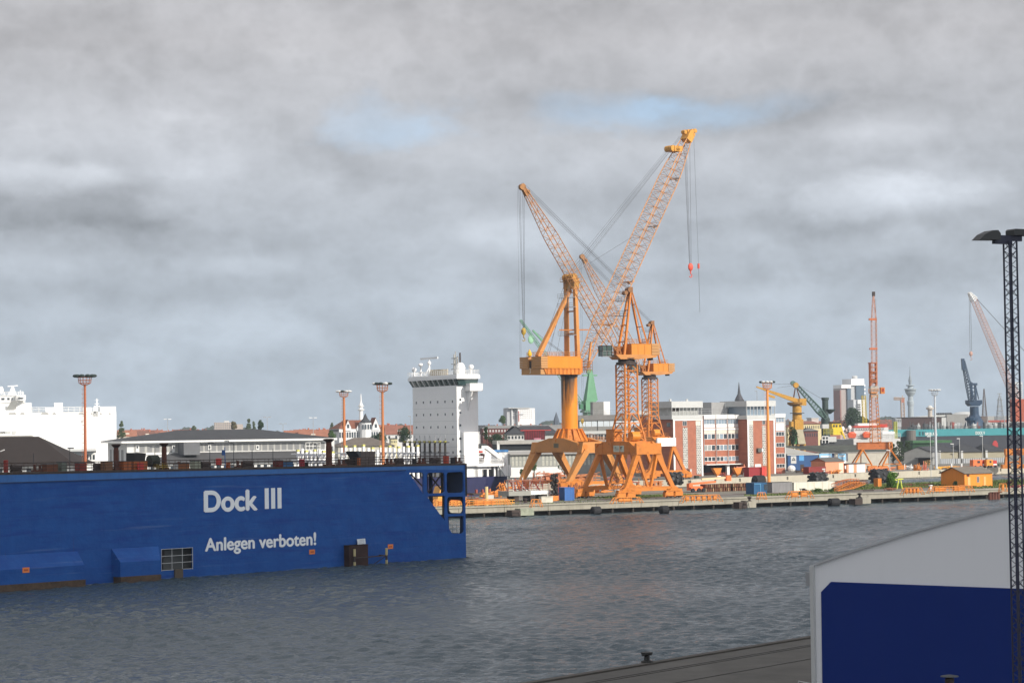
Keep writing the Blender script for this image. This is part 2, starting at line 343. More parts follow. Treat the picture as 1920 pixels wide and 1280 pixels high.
# ================================================================== SETTING
def build_setting():
    # water
    m = bpy.data.materials.new('harbour_water'); m.use_nodes = True; nt = m.node_tree; N = nt.nodes; L = nt.links; b = N['Principled BSDF']
    b.inputs['Base Color'].default_value = (.054, .080, .096, 1); b.inputs['Roughness'].default_value = .13; b.inputs['IOR'].default_value = 1.33
    tc = N.new('ShaderNodeTexCoord'); prev = None
    def wave(scale, sx, sy, rot, dist, detail, rough=.55):
        nonlocal prev
        mp = N.new('ShaderNodeMapping'); L.new(tc.outputs['Object'], mp.inputs[0]); mp.inputs['Scale'].default_value = (sx, sy, 1); mp.inputs['Rotation'].default_value = (0, 0, math.radians(rot))
        n = N.new('ShaderNodeTexNoise'); L.new(mp.outputs[0], n.inputs['Vector']); n.inputs['Scale'].default_value = scale; n.inputs['Detail'].default_value = detail; n.inputs['Roughness'].default_value = rough
        n.inputs['Distortion'].default_value = .6
        bp = N.new('ShaderNodeBump'); bp.inputs['Strength'].default_value = 1; bp.inputs['Distance'].default_value = dist; L.new(n.outputs['Fac'], bp.inputs['Height'])
        if prev: L.new(prev, bp.inputs['Normal'])
        prev = bp.outputs[0]; return n
    wave(.9, 1, 1.6, 12, .26, 4); wave(2.6, 1, 1.3, -25, .15, 3)
    L.new(prev, b.inputs['Normal'])
    # slow patches of ruffled and calmer water
    n = N.new('ShaderNodeTexNoise'); mp = N.new('ShaderNodeMapping'); L.new(tc.outputs['Object'], mp.inputs[0]); mp.inputs['Scale'].default_value = (.6, 1.6, 1); L.new(mp.outputs[0], n.inputs['Vector'])
    n.inputs['Scale'].default_value = .02; n.inputs['Detail'].default_value = 4
    r = N.new('ShaderNodeMapRange'); L.new(n.outputs['Fac'], r.inputs[0]); r.inputs[1].default_value = .35; r.inputs[2].default_value = .65; r.inputs[3].default_value = .08; r.inputs[4].default_value = .24; L.new(r.outputs[0], b.inputs['Roughness'])
    import numpy as np
    rng = np.random.default_rng(5); waves = []
    for i in range(64):
        lam = .9*(3.4/.9)**rng.random(); th = math.radians(70+rng.normal(0, 36)); waves.append((2*math.pi/lam*math.cos(th), 2*math.pi/lam*math.sin(th), rng.random()*6.28, .0084*lam, lam))
    vs = []; fs = []; k = 0
    for x0, x1, y0, y1, st, lmin in ((-85, 75, 118, 330, .34, 1.0), (-100, 190, 330, 800, .75, 1.7)):
        nx = int((x1-x0)/st)+1; ny = int((y1-y0)/st)+1
        X, Y = np.meshgrid(np.linspace(x0, x1, nx), np.linspace(y0, y1, ny)); Z = np.zeros_like(X)
        env = .75+.35*np.sin(X*.021+Y*.013+1)*np.sin(Y*.031-X*.011)+.2*np.sin(X*.09+Y*.05)*np.sin(Y*.06)
        for kx, ky, ph, am, lam in waves:
            if lam >= lmin*.9:
                q = np.sin(kx*X+ky*Y+ph); Z += am*(q+.35*q*q)
        Z = Z*env-.02
        vs.append(np.stack([X.ravel(), Y.ravel(), Z.ravel()], 1)); idx = np.arange(nx*ny).reshape(ny, nx)+k
        fs.append(np.stack([idx[:-1, :-1].ravel(), idx[:-1, 1:].ravel(), idx[1:, 1:].ravel(), idx[1:, :-1].ravel()], 1)); k += nx*ny
    vs.append(np.array([(-2500, -400, -.6), (2500, -400, -.6), (2500, 1500, -.6), (-2500, 1500, -.6)])); fs.append(np.array([[k, k+1, k+2, k+3]]))
    V = np.concatenate(vs).astype('f'); Fq = np.concatenate(fs).astype('i'); me = bpy.data.meshes.new('water')
    me.vertices.add(len(V)); me.vertices.foreach_set('co', V.ravel()); me.loops.add(Fq.size); me.loops.foreach_set('vertex_index', Fq.ravel())
    me.polygons.add(len(Fq)); me.polygons.foreach_set('loop_start', np.arange(len(Fq), dtype='i')*4); me.polygons.foreach_set('use_smooth', np.ones(len(Fq), dtype=bool)); me.update(calc_edges=True); me.materials.append(m)
    o = bpy.data.objects.new('water', me); COL.objects.link(o); tag(o, kind='structure')
    # far land beyond the second quay, one sheet to the horizon
    asp2 = mat('yard_asphalt', (.17, .16, .14), .9, var=.25, scale=.05)
    q = [(-3500, 300), (-400, 560), (-60, 662), (54.5, 694), (139, 770), (260, 876), (3500, 1900), (3500, 4600), (-3500, 4600)]
    structure('ground', MB().slab(q, -3, 2.4), asp2)
    # quay wall: pale concrete blocks along the edge with recesses
    for seg in ((2, 3), (3, 4), (4, 5)):
        a = Vector(q[seg[0]]); c = Vector(q[seg[1]]); d = (c-a); l = d.length; d /= l; nrm = Vector((d.y, -d.x)); w = MB(); n = int(l/11)
        for i in range(n):
            s0 = a+d*(i*l/n+.06); s1 = a+d*((i+1)*l/n-.8)
            w.slab([s0, s1, s1+nrm*.35, s0+nrm*.35][::-1], .25, 2.55); e0 = a+d*((i+1)*l/n-.8)
            e1 = a+d*((i+1)*l/n+.06); w.slab([e0, e1, e1+nrm*.3, e0+nrm*.3][::-1], .25, 1.2); w.slab([e0, e1, e1+nrm*.32, e0+nrm*.32][::-1], 2.2, 2.52)
        structure('quay_wall', w, mat('quay_concrete', (.47, .43, .345), .85, var=.12, scale=.4, streak=.5, streakcol=(.36, .30, .2), bump=.4, bscale=3))
    # the crane pier
    A = Vector((-9.9, 485)); d = Vector((.868, .496)); nrm = Vector((-.496, .868))
    def pp(s, n): v = A+d*s+nrm*n; return (v.x, v.y)
    L0, L1, Wd = -480, 420, 66
    pm = MB().slab([pp(L0, 1.4), pp(L1, 1.4), pp(L1, Wd), pp(L0, Wd)], .9, 2.4)
    structure('pier', pm, mat('pier_surface', (.185, .172, .14), .9, var=.3, scale=.07, streak=.0, bump=.3, bscale=2))
    e = MB(); s = L0
    while s < L1:
        s2 = min(s+random.uniform(9, 13), L1); e.slab([pp(s+.05, 0), pp(s2-.05, 0), pp(s2-.05, 1.4), pp(s+.05, 1.4)], 1.15, 2.30)
        e.slab([pp(s+.02, -.25), pp(s2-.02, -.25), pp(s2-.02, 1.6), pp(s+.02, 1.6)], 2.30, 2.62); s = s2
    structure('pier_edge_beam', e, CON)
    e = MB(); s = L0
    while s < L1:
        p = pp(s, .5); e.tube((p[0], p[1], -1), (p[0], p[1], 1.2), .28, n=8); s += 5.5
    e.slab([pp(L0, 2.4), pp(L1, 2.4), pp(L1, 2.8), pp(L0, 2.8)], -1, .9)
    structure('pier_piles', e, mat('dark_timber', (.05, .042, .035), .9, var=.3))
    # asphalt lane, crane rails and edge path on the pier, thin sheets one above the other
    e = MB().slab([pp(L0, 9), pp(L1, 9), pp(L1, 28), pp(L0, 28)], 2.404, 2.408); structure('pier_road', e, mat('lane_asphalt', (.16, .15, .135), .9, var=.3, scale=.06))
    e = MB()
    for n_ in (4.2, 21.2, 46): e.slab([pp(L0, n_), pp(L1, n_), pp(L1, n_+.16), pp(L0, n_+.16)], 2.41, 2.47)
    structure('crane_rails', e, BRN)
    # near quay in the foreground
    a = Vector((.2, 153)); dd = Vector((24.4, 31.4)).normalized(); nn = Vector((dd.y, -dd.x))
    def np_(s, n): v = a+dd*s+nn*n; return (v.x, v.y)
    structure('near_quay', MB().slab([np_(-260, .6), np_(-260, 220), np_(160, 220), np_(160, .6)], -2, 2.4), mat('near_quay_paving', (.092, .086, .075), .92, var=.3, scale=.25, bump=.5, bscale=3))
    structure('near_quay_edge', MB().slab([np_(-260, -.1), np_(-260, .6), np_(160, .6), np_(160, -.1)], .4, 2.52), mat('edge_dark', (.07, .062, .052), .85, var=.3))
    e = MB()
    for n_ in (3.2, 3.75, 8.5): e.slab([np_(-260, n_), np_(-260, n_+.1), np_(160, n_+.1), np_(160, n_)], 2.404, 2.44)
    structure('near_quay_rails', e, mat('rail_dark', (.04, .035, .03), .6))
    b = MB(); b.lathe((0, 0, 0), [(.45, 0), (.45, .1), (.22, .18), (.2, .5), (.42, .6), (.42, .75), (.1, .8)], 14); b.box(-.5, .5, -.1, .1, .5, .62)
    o = single('bollard', b, mat('bollard_iron', (.03, .03, .028), .6), 'dark iron mooring bollard on the edge of the shaded foreground quay', 'bollard', G(1213, 1241, 2.5), 50)
    # out-of-view cloud bank, added to shade the foreground
    cb = bpy.data.materials.new('cloud_white'); cb.use_nodes = True; cb.node_tree.nodes['Principled BSDF'].inputs['Base Color'].default_value = (.85, .86, .88, 1); cb.node_tree.nodes['Principled BSDF'].inputs['Roughness'].default_value = 1
    H = 420.0; off = Vector((SD.x, SD.y))*(H/SD.z); c = MB(); rnd = random.Random(3)
    for i in range(17):
        for j in range(9):
            s_ = -480+i*60+rnd.uniform(-14, 14); t_ = 52+j*58+rnd.uniform(-12, 12)
            v = Vector((-8, 441)) + Vector((.868, .496))*s_ - nrm*t_ + off
            c.ball((v.x, v.y, H+rnd.uniform(-15, 15)), rnd.uniform(50, 62), rnd.uniform(50, 62), rnd.uniform(20, 40), 14, 8, .06)
    structure('shade_cloud', c, cb)
build_setting()
def PIER(s, n): d = Vector((.868, .496)); r = Vector((-.496, .868)); v = Vector((-9.9, 485))+d*s+r*n; return v
PDEG = 29.75
# ================================================================== NEAR HALL, LAMP MASTS
def build_hall():
    T = Thing('warehouse_hall', 'large pale grey hall with a huge dark blue sliding door on the near quay', 'hall', 1520, 125, -34)
    top = [T.h(*p) for p in ((1520, 1063.5), (1560, 1048.5), (1615, 1030), (1709, 1000.3), (1799, 975), (1887, 952.5), (1960, 936))]
    W_ = 2*top[-1][0]; pts = top + [(W_-x, z) for x, z in top[:-1][::-1]]
    wall = mat('hall_grey', (.83, .84, .855), .7, var=.02, scale=.15, streak=.05, streakcol=(.50, .50, .49))
    b = MB(); b.prism([(0, 0), (W_, 0)] + pts[::-1], 0, 45); T.part('wall', b, wall)
    r = MB()
    for (x0, z0), (x1, z1) in zip(pts[:-1], pts[1:]): r.beam((x0, 22.5, z0+.06), (x1, 22.5, z1+.06), 45.3, .12)
    T.part('roof', r, mat('hall_roof', (.45, .46, .47), .6))
    b = MB().box(-.22, 0, -.25, .2, 0, top[0][1]+.1); T.part('corner_trim', b, LGR)
    b = MB().box(-.55, -.22, -.1, .25, top[0][1]-1.0, top[0][1]-.25); T.part('gutter_box', b, GRY)
    p = [T.h(*q, -.05) for q in ((1558, 1090), (1900, 1102.5), (2080, 1109), (2080, 1420), (1544, 1420), (1539.5, 1109))]
    d = MB().prism([(x, max(z, .05)) for x, z in p][::-1], -.06, 0)
    T.part('door', d, mat('door_blue', (.008, .028, .175), .6, spec=.12, var=.05, scale=.2, streak=.1, streakcol=(.02, .035, .15)))
build_hall()
def build_near_mast():
    T = Thing('floodlight_mast', 'tall dark lattice floodlight mast in front of the near hall at right edge', 'lamp mast', 1898, 98, 25.5)
    m = mat('mast_navy', (.022, .024, .05), .5, var=.2); H = T.h(1897, 452)[1]; w = .40; lat = MB(); hz = -1
    n = 62; z = 0; st = H/n; c = [(-w/2, -w/2), (w/2, -w/2), (w/2, w/2), (-w/2, w/2)]
    for x, y in c: lat.tube((x, y, 0), (x, y, H), .042, n=6)
    for i in range(n):
        z0, z1 = i*st, (i+1)*st; zm = (z0+z1)/2
        for k in range(4):
            a, b = c[k], c[(k+1) % 4]
            if k in (1, 3):
                lat.tube((*a, z0), (*b, zm), .016, n=4, cap=False); lat.tube((*b, zm), (*a, z1), .016, n=4, cap=False)
            elif i % 4 in (0, 1):
                lat.tube((*a, z0), (*b, z1), .016, n=4, cap=False); lat.tube((*b, z0), (*a, z1), .016, n=4, cap=False)
    T.part('lattice', lat, m)
    T.part('arm', MB().box(-.85, .6, -.08, .08, H, H+.24).box(-.9, .05, -.1, .1, H-.14, H), m)
    dk = mat('lamp_housing', (.035, .037, .036), .5)
    f = MB(); f.prism([(-1.85, H+.0), (-1.55, H+.25), (-1.15, H+.42), (-.85, H+.44), (-.72, H+.3), (-.72, H+.02)], -.3, .3); T.part('floodlight', f, dk)
    f = MB(); f.prism([(.0, H+.24), (.0, H+.46), (.08, H+.52), (1.3, H+.50), (1.5, H+.25)], -.3, .3); T.part('floodlight', f, dk)
    lm = MB(); lm.box(-.14, .14, -.14, .14, -.05, 0); T.part('base_plate', lm, m)
build_near_mast()
def build_small_near():
    T = Thing('street_lamp', 'small dark street lamp with a flat round cap before the blue hall door', 'lamp', 1767, 112, 0)
    H = T.h(1767, 1264)[1]; T.part('pole', MB().tube((0, 0, 0), (0, 0, H-.55), .06, .045, 8), DGR)
    T.part('lamp_head', MB().lathe((0, 0, H-.55), [(.12, 0), (.22, .1), (.24, .35), (.1, .42)], 12), DKR); T.part('cap', MB().lathe((0, 0, H-.1), [(.46, 0), (.44, .04), (.1, .1)], 16), DGR)
    T = Thing('guard_rail', 'thin white guard rail on the near quay beside the hall corner', 'railing', 1497, 131, -20, z0=2.4)
    a = T.loc(G(1497, 1276, 3.4)); b = T.loc(G(1527, 1282, 3.4)); T.part('rails', MB().rail([(a.x, a.y, 0), (b.x, b.y, 0)], 1.0, .03, .6, 1), LGR)
build_small_near()
# ================================================================== THE BLUE FLOATING DOCK
def plate(name, outer, holes, y0, y1, T, m_, parent=None):
    cu = bpy.data.curves.new('p', 'CURVE'); cu.dimensions = '2D'; cu.fill_mode = 'BOTH'; cu.extrude = abs(y1-y0)/2
    for poly in [outer]+holes:
        sp = cu.splines.new('POLY'); sp.points.add(len(poly)-1); sp.use_cyclic_u = True
        for i, (x, z) in enumerate(poly): sp.points[i].co = (x, z, 0, 1)
    ob = bpy.data.objects.new('p', cu); COL.objects.link(ob); dg = bpy.context.evaluated_depsgraph_get(); dg.update()
    me = bpy.data.meshes.new_from_object(ob.evaluated_get(dg)); bpy.data.objects.remove(ob); ym = (y0+y1)/2
    for v in me.vertices: x, z, y = v.co; v.co = (x, ym+y, z)
    me.flip_normals(); me.materials.clear(); me.materials.append(m_); me.name = name
    o = bpy.data.objects.new(name, me); COL.objects.link(o); o.parent = parent or T.e; return o
def rrect(x0, x1, z0, z1, r=.3, n=4):
    pts = []
    for cx, cz, a0 in ((x1-r, z1-r, 0), (x0+r, z1-r, 90), (x0+r, z0+r, 180), (x1-r, z0+r, 270)):
        for i in range(n+1): a = math.radians(a0+90*i/n); pts.append((cx+r*math.cos(a), cz+r*math.sin(a)))
    return pts
def dock_blue():
    m = bpy.data.materials.new('dock_blue'); m.use_nodes = True; nt = m.node_tree; N = nt.nodes; L = nt.links; b = N['Principled BSDF']
    b.inputs['Roughness'].default_value = .42; b.inputs['Specular IOR Level'].default_value = .15
    tc = N.new('ShaderNodeTexCoord')
    def nz(sc, scale, d=6, r=.6):
        mp = N.new('ShaderNodeMapping'); L.new(tc.outputs['Object'], mp.inputs[0]); mp.inputs['Scale'].default_value = sc
        n = N.new('ShaderNodeTexNoise'); L.new(mp.outputs[0], n.inputs['Vector']); n.inputs['Scale'].default_value = scale; n.inputs['Detail'].default_value = d; n.inputs['Roughness'].default_value = r; return n.outputs['Fac']
    def mixc(f, a, c, lo, hi, amt=1.0):
        r = N.new('ShaderNodeMapRange'); L.new(f, r.inputs[0]); r.inputs[1].default_value = lo; r.inputs[2].default_value = hi; r.inputs[4].default_value = amt
        x = N.new('ShaderNodeMix'); x.data_type = 'RGBA'; L.new(r.outputs[0], x.inputs[0])
        if isinstance(a, tuple): x.inputs[6].default_value = (*a, 1)
        else: L.new(a, x.inputs[6])
        x.inputs[7].default_value = (*c, 1); return x.outputs[2]
    base = mixc(nz((1, 1, 1), .35), (.011, .070, .275), (.016, .094, .33), .35, .65)
    base = mixc(nz((.25, 1, 2.4), .5), base, (.012, .058, .26), .50, .66, .9)        # long darker bands of worn paint
    base = mixc(nz((.12, 1, 3.2), .55, 5), base, (.13, .22, .40), .60, .78, .55)       # pale scuffs running along the side
    base = mixc(nz((.5, 1, 1.6), 1.4, 7, .7), base, (.10, .15, .30), .70, .78, .5)
    base = mixc(nz((2.2, 1, .15), 1.2, 4), base, (.012, .055, .24), .60, .78, .6)     # drips
    base = mixc(nz((2.6, 1, .09), .8, 5, .65), base, (.085, .050, .040), .66, .80, .6)   # rust runs
    base = mixc(nz((.4, 1, .9), 2.4, 8, .75), base, (.20, .26, .36), .72, .80, .5)     # small chips and scrapes
    L.new(base, b.inputs['Base Color'])
    # plate seams and a little dishing
    br = N.new('ShaderNodeTexBrick'); mp = N.new('ShaderNodeMapping'); L.new(tc.outputs['Object'], mp.inputs[0]); mp.inputs['Rotation'].default_value = (math.radians(90), 0, 0); L.new(mp.outputs[0], br.inputs['Vector'])
    br.inputs['Scale'].default_value = 1; br.inputs['Brick Width'].default_value = 9; br.inputs['Row Height'].default_value = 2.3; br.inputs['Mortar Size'].default_value = .03; br.inputs['Color1'].default_value = (1, 1, 1, 1); br.inputs['Color2'].default_value = (1, 1, 1, 1); br.inputs['Mortar'].default_value = (0, 0, 0, 1)
    bp = N.new('ShaderNodeBump'); bp.inputs['Strength'].default_value = .5; bp.inputs['Distance'].default_value = .03; L.new(br.outputs['Color'], bp.inputs['Height'])
    b2 = N.new('ShaderNodeBump'); b2.inputs['Strength'].default_value = .6; b2.inputs['Distance'].default_value = .12; L.new(nz((1, 1, 1), .8, 2), b2.inputs['Height']); L.new(bp.outputs[0], b2.inputs['Normal']); L.new(b2.outputs[0], b.inputs['Normal'])
    return m
DOCK = None
def build_dock():
    global DOCK, DTOP
    a = G(0, 1109, 0); b = G(875, 1047, 0); deg = math.degrees(math.atan2(b.y-a.y, b.x-a.x))
    T = Thing('floating_dock', 'long blue floating dock wall lettered Dock III at left in the foreground', 'floating dock', 0, 0, deg, z0=0, at=(a.x, a.y)); DOCK = T
    BL = dock_blue(); S1 = T.h(873, 960)[0]
    zL = T.h(0, 890)[1]; sR, zR = T.h(871, 871.5); k = (zR-zL)/sR; zt = lambda s: zL+k*s; DTOP = zt
    S0 = -70
    def H(*pts, off=0.0): return [T.h(x, y, off) for x, y in pts]
    def hr(x0, y0, x1, y1, r=.45, off=0.0):
        (a0, zb) = T.h(x0, y1, off); (a1, zt_) = T.h(x1, y0, off); return rrect(a0, a1, zb, zt_, r)
    o1 = H((767.5, 887), (770, 885.3), (791, 885), (794, 888), (794, 926))
    o4 = H((801, 931), (804, 929.5), (833, 928.8), (834.5, 931), (834.5, 975), (829, 969))
    o6 = H((840, 968), (869, 966.5), (870, 996), (867, 999.5), (848, 999.5), (842, 991))
    holes = [o1, hr(801, 885, 833.5, 925), hr(838, 884, 869, 924), o4, hr(839, 930, 869, 963.5), o6, hr(303, 1026, 361, 1069, .15)]
    outer = [(S0, -1), (S1, -1), (S1, zt(S1)), (S0, zt(S0))]
    plate('hull_side', outer, holes, 0, .25, T, BL)
    # inner skin with its own openings
    i1 = H((750, 886), (795, 886), (795, 929), (750, 929), off=4)
    h2 = hr(801, 886, 826, 925, .1, 4); i4 = H((797, 930.5), (829, 930.5), (829, 975), (797, 975), off=4)
    iS = T.h(871, 960, 4)[0]
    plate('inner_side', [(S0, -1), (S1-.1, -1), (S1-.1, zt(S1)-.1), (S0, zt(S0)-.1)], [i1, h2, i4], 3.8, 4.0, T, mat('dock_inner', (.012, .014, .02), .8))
    T.part('deck', MB().hull([(S0, -.05, zt(S0)), (S1+.1, -.05, zt(S1)), (S1+.1, 4.3, zt(S1)), (S0, 4.3, zt(S0)), (S0, -.05, zt(S0)+.28), (S1+.1, -.05, zt(S1)+.28), (S1+.1, 4.3, zt(S1)+.28), (S0, 4.3, zt(S0)+.28)],
        [(3, 2, 1, 0), (4, 5, 6, 7), (0, 1, 5, 4), (1, 2, 6, 5), (2, 3, 7, 6), (3, 0, 4, 7)]), mat('dock_deck', (.055, .040, .032), .85, var=.4, scale=1.5))
    s_a = T.h(755, 930)[0]; s_b = T.h(836, 930)[0]     # bulkheads across the wall
    for s in (S0+1, s_a-2): T.part('bulkhead', MB().box(s, s+.2, .25, 3.8, -1, zt(s)-.2), DKR)
    EV = VP(T.v.pt(S1-.3, 0).to_2d(), math.degrees(T.v.a)+90)
    def er(x0, y0, x1, y1, r):
        (a0, zb) = EV.hit(x1, y1); (a1, zt_) = EV.hit(x0, y0); return rrect(a0, min(a1, 3.7), zb, zt_, r)
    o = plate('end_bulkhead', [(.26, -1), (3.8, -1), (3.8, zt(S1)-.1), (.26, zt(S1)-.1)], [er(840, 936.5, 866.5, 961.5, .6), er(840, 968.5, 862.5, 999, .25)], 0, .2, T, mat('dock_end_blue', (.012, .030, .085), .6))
    for v in o.data.vertices: x, y, z = v.co; v.co = (S1-.3+y, x, z)
    b = MB(); b.box(s_b-.1, s_b+.1, 3.0, 3.7, 3, zt(s_b)-.1).box(s_b-.1, s_b+.1, .3, 3.7, T.h(850, 926)[1]-.1, T.h(850, 926)[1]+.1).box(s_b, S1-.3, .3, 3.7, T.h(850, 926)[1]-.12, T.h(850, 926)[1]+.12); T.part('inner_frame', b, mat('dock_inner_blue', (.01, .03, .10), .6))
    x0, z0 = T.h(803, 922, 2); x1, z1 = T.h(830, 886, 2); b = MB(); b.beam((x0, 2, z0), (x1, 2, z1), .16); b.beam((x0, 2, z1), (x1, 2, z0), .16); b.beam((x0-3.5, 2, z1), (x0, 2, z0), .16); b.beam((x1+.1, 2, z0-3), (x1+.1, 2, z1), .3)
    T.part('cross_brace', b, DKR)
    # upper strake with its dark ledge
    b = MB(); q0 = T.h(0, 905)[1]; q1 = T.h(760, 881)[1]; sq = T.h(760, 881)[0]; kk = (q1-q0)/sq
    b.beam((S0, -.07, q0+kk*S0), (sq, -.07, q1), .14, .10); T.part('rubbing_ledge', b, mat('ledge_dark', (.012, .035, .11), .6))
    b = MB().hull([(S0, -.022, q0+kk*S0), (sq+4, -.022, q1+kk*4), (S1-.3, -.022, zt(S1)-.75), (S1-.3, -.022, zt(S1)-.01), (S0, -.022, zt(S0)-.01)], [(0, 1, 2, 3, 4)]); T.part('top_strake', b, mat('strake_blue', (.028, .135, .38), .45, var=.15, scale=.4, streak=.3, streakcol=(.02, .06, .2)))
    b = MB().box(S0, S1, -.012, .0, -.5, .16); T.part('waterline', b, mat('algae', (.16, .17, .13), .8, var=.4, scale=2))
    # railings front and back
    for y, nm in ((.12, 0), (4.1, 0)):
        b = MB(); s = S0; pts = [(S0, y, zt(S0)+.28), (S1, y, zt(S1)+.28)]; b.rail(pts, 1.15, .035, 1.9, 2); T.part('railing', b, mat('rail_rust', (.05, .032, .025), .8))
    b = MB().box(S1+.2, S1+1.9, 1.6, 4.2, zt(S1)-4.7, zt(S1)+.2)
    for i in range(9): b.box(S1+.1, S1+.25, 1.5, 3, zt(S1)-4.6+i*.53, zt(S1)-4.35+i*.53)
    T.part('end_fender', b, mat('end_black', (.022, .022, .024), .7))
    # sponsons
    fend = mat('fender_timber', (.085, .055, .035), .9, var=.5, scale=1.5)
    def sponson(xl, yl, xr, yr, ml, mr, bl, br_, p, slope_l=None):
        n = -p; tl = T.h(xl, yl); tr = T.h(xr, yr); fl = T.h(*ml, n); fr = T.h(*mr, n); Lx, Rx = fl[0], fr[0]; zb = .95
        xs0 = tl[0] if slope_l is None else slope_l; xs1 = tr[0]
        b = MB().hull([(xs0, .01, tl[1]), (xs1, .01, tr[1]), (Rx, n, fr[1]), (Lx, n, fl[1]), (Lx, n, zb), (Rx, n, zb), (xs1, .01, zb), (xs0, .01, zb)],
                      [(3, 2, 1, 0), (4, 5, 2, 3), (0, 7, 4, 3), (1, 2, 5, 6), (4, 7, 6, 5)]); T.part('sponson', b, BL)
        T.part('fender_strip', MB().box(Lx-.05, Rx+.05, n-.18, 0, -.4, zb), fend)
    sponson(0, 1037.6, 145, 1032.7, (-200, 1081), (158.4, 1058.4), None, None, 1.5, slope_l=-45)
    sponson(208.8, 1027.7, 297, 1023, (225.5, 1053.6), (300, 1049.6), None, None, 1.5)
    # mooring recess with grating
    a0, zb = T.h(303, 1069); a1, zt_ = T.h(361, 1026)
    T.part('recess', MB().box(a0+1.4, a1+1, 1.6, 1.8, zb-1, zt_+.5).box(a0-.5, a1+.5, .25, 2.4, zb-.3, zb-.05), mat('recess_grey', (.10, .105, .10), .8, var=.2))
    T.part('recess_box', MB().box(a0+.1, a0+1.2, 1.0, 2.2, zt_-1.3, zt_-.1), DKR)
    g = MB()
    for i in range(4): x = a0+(a1-a0)*i/3; g.tube((x, .0, zb-.1), (x, .0, zt_+.05), .04, n=5)
    for i in range(4): z = zb+(zt_-zb)*i/3; g.tube((a0, 0, z), (a1, 0, z), .035, n=5)
    T.part('grating', g, LGR); T.part('ladder_box', MB().box(a0+2.0, a0+3.3, -.3, -.02, -.3, zb+.05), mat('wet_timber', (.10, .08, .06), .9))
    # pontoon box, guide piles
    x0, zt2 = T.h(655, 1022, -1.2); x1, _ = T.h(690, 1022, -1.2)
    T.part('guide_box', MB().box(x0, x1, -1.2, 0, -1, zt2).box(x0-.05, x1+.05, -1.25, 0, zt2-.1, zt2), mat('box_rust', (.045, .022, .018), .85, var=.4))
    for px, yt, yb in ((664.5, 1029, 1065), (724.5, 1027, 1063)):
        x, zp = T.h(px, yt, -1.5); b = MB(); hh = zp+1; b.mi = 0; b.tube((x, -1.5, -1), (x, -1.5, zp), .17, n=8); b.mi = 1; b.tube((x, -1.5, zp-1.0), (x, -1.5, zp+.02), .185, n=8); b.tube((x, -1.5, .1), (x, -1.5, .8), .185, n=8)
        T.part('guide_pile', b, [DKR, mat('pile_cream', (.50, .42, .22), .8, var=.3)])
    xa, za = T.h(664, 1046, -1.5); xb, zb3 = T.h(724, 1040, -1.5); b = MB().beam((xa, -1.5, za), (xb, -1.5, za+.1), .16); b.beam((xb-.1, -1.5, za), (xb-1.6, -.4, .1), .1); b.beam((xb, -1.5, za+.1), (xb, 0, za+.1), .14); T.part('guide_beam', b, DKR)
    s0, z0 = T.h(671, 1020.5, -.4); s1, z1 = T.h(689, 1008.5, -.4); b = MB(); dx = -.15
    b.hull([(s0, -.4, z0), (s0+1.5, -.4, z0+.05), (s0+1.4, -.4, z1), (s0-.12, -.4, z1-.05), (s0, -.33, z0), (s0+1.5, -.33, z0+.05), (s0+1.4, -.33, z1), (s0-.12, -.33, z1-.05)], [(0, 1, 2, 3), (7, 6, 5, 4), (0, 4, 5, 1), (1, 5, 6, 2), (2, 6, 7, 3), (3, 7, 4, 0)])
    b.mi = 1
    for i in range(6): zz = z1-.16-i*.125; b.box(s0+.15+random.random()*.2, s0+1.25-random.random()*.15, -.41, -.4, zz, zz+.035)
    b.mi = 0; b.beam((s0+.7, -.33, z0), (s0+.7, 0, z0-.4), .06); T.part('notice_board', b, [mat('notice_white', (.75, .80, .85), .6), GRY])
    for px, py, n in ((48.5, 1068, -1.5), (585, 1034, 0), (732, 1024, 0)):
        x, z = T.h(px, py, n); b = MB().box(x-.5, x+.5, n-.04, n-.002, z-.33, z+.33); b.mi = 1; b.box(x-.3, x+.3, n-.05, n-.04, z-.12, z+.1); T.part('orange_plate', b, [mat('plate_orange', (.75, .22, .05), .5), mat('plate_mark', (.45, .08, .03), .6)])
    # lettering
    wl = mat('letter_white', (.86, .88, .88), .5, var=.04, scale=2)
    x0, zb0 = T.h(381.8, 958.4); xz, zt0 = T.h(383, 918.3); x1, zb1 = T.h(483, 954.6)
    lettering('lettering', 'Dock', T, x0, x1, zb0, zt0, -.03, wl, .075, slope=(zb1-zb0)/(x1-x0))
    for a_, c_, t_, q_ in ((496.3, 503.4, 914.6, 953.6), (508.3, 515.4, 914.2, 953.1), (520.2, 527.2, 913.8, 952.6)): xa_, za_ = T.h(a_, q_); xb_, zb_ = T.h(c_, t_); T.part('numeral', MB().box(xa_, xb_, -.045, -.025, za_, zb_), wl)
    x0, zb0 = T.h(384, 1032.6); _, zt0 = T.h(386, 1007.4); x1, zb1 = T.h(592.5, 1020.2)
    lettering('lettering', 'Anlegen verboten!', T, x0, x1, zb0, zt0, -.03, wl, .06, slope=(zb1-zb0)/(x1-x0))
    # catwalks at the end
    gm = mat('catwalk_grey', (.20, .21, .21), .6)
    za = T.h(882, 1044)[1]; b = MB().box(S1, S1+1.9, .3, 1.6, za+.1, za+.45); b.rail([(S1+.05, .4, za+.45), (S1+1.8, .4, za+.45), (S1+1.8, 1.5, za+.45)], 1.1, .03, .45, 3); b.tube((S1+.3, .5, za+.4), (S1+.3, .5, za+2.3), .04); T.part('landing_platform', b, mat('platform_grey', (.36, .37, .36), .6))
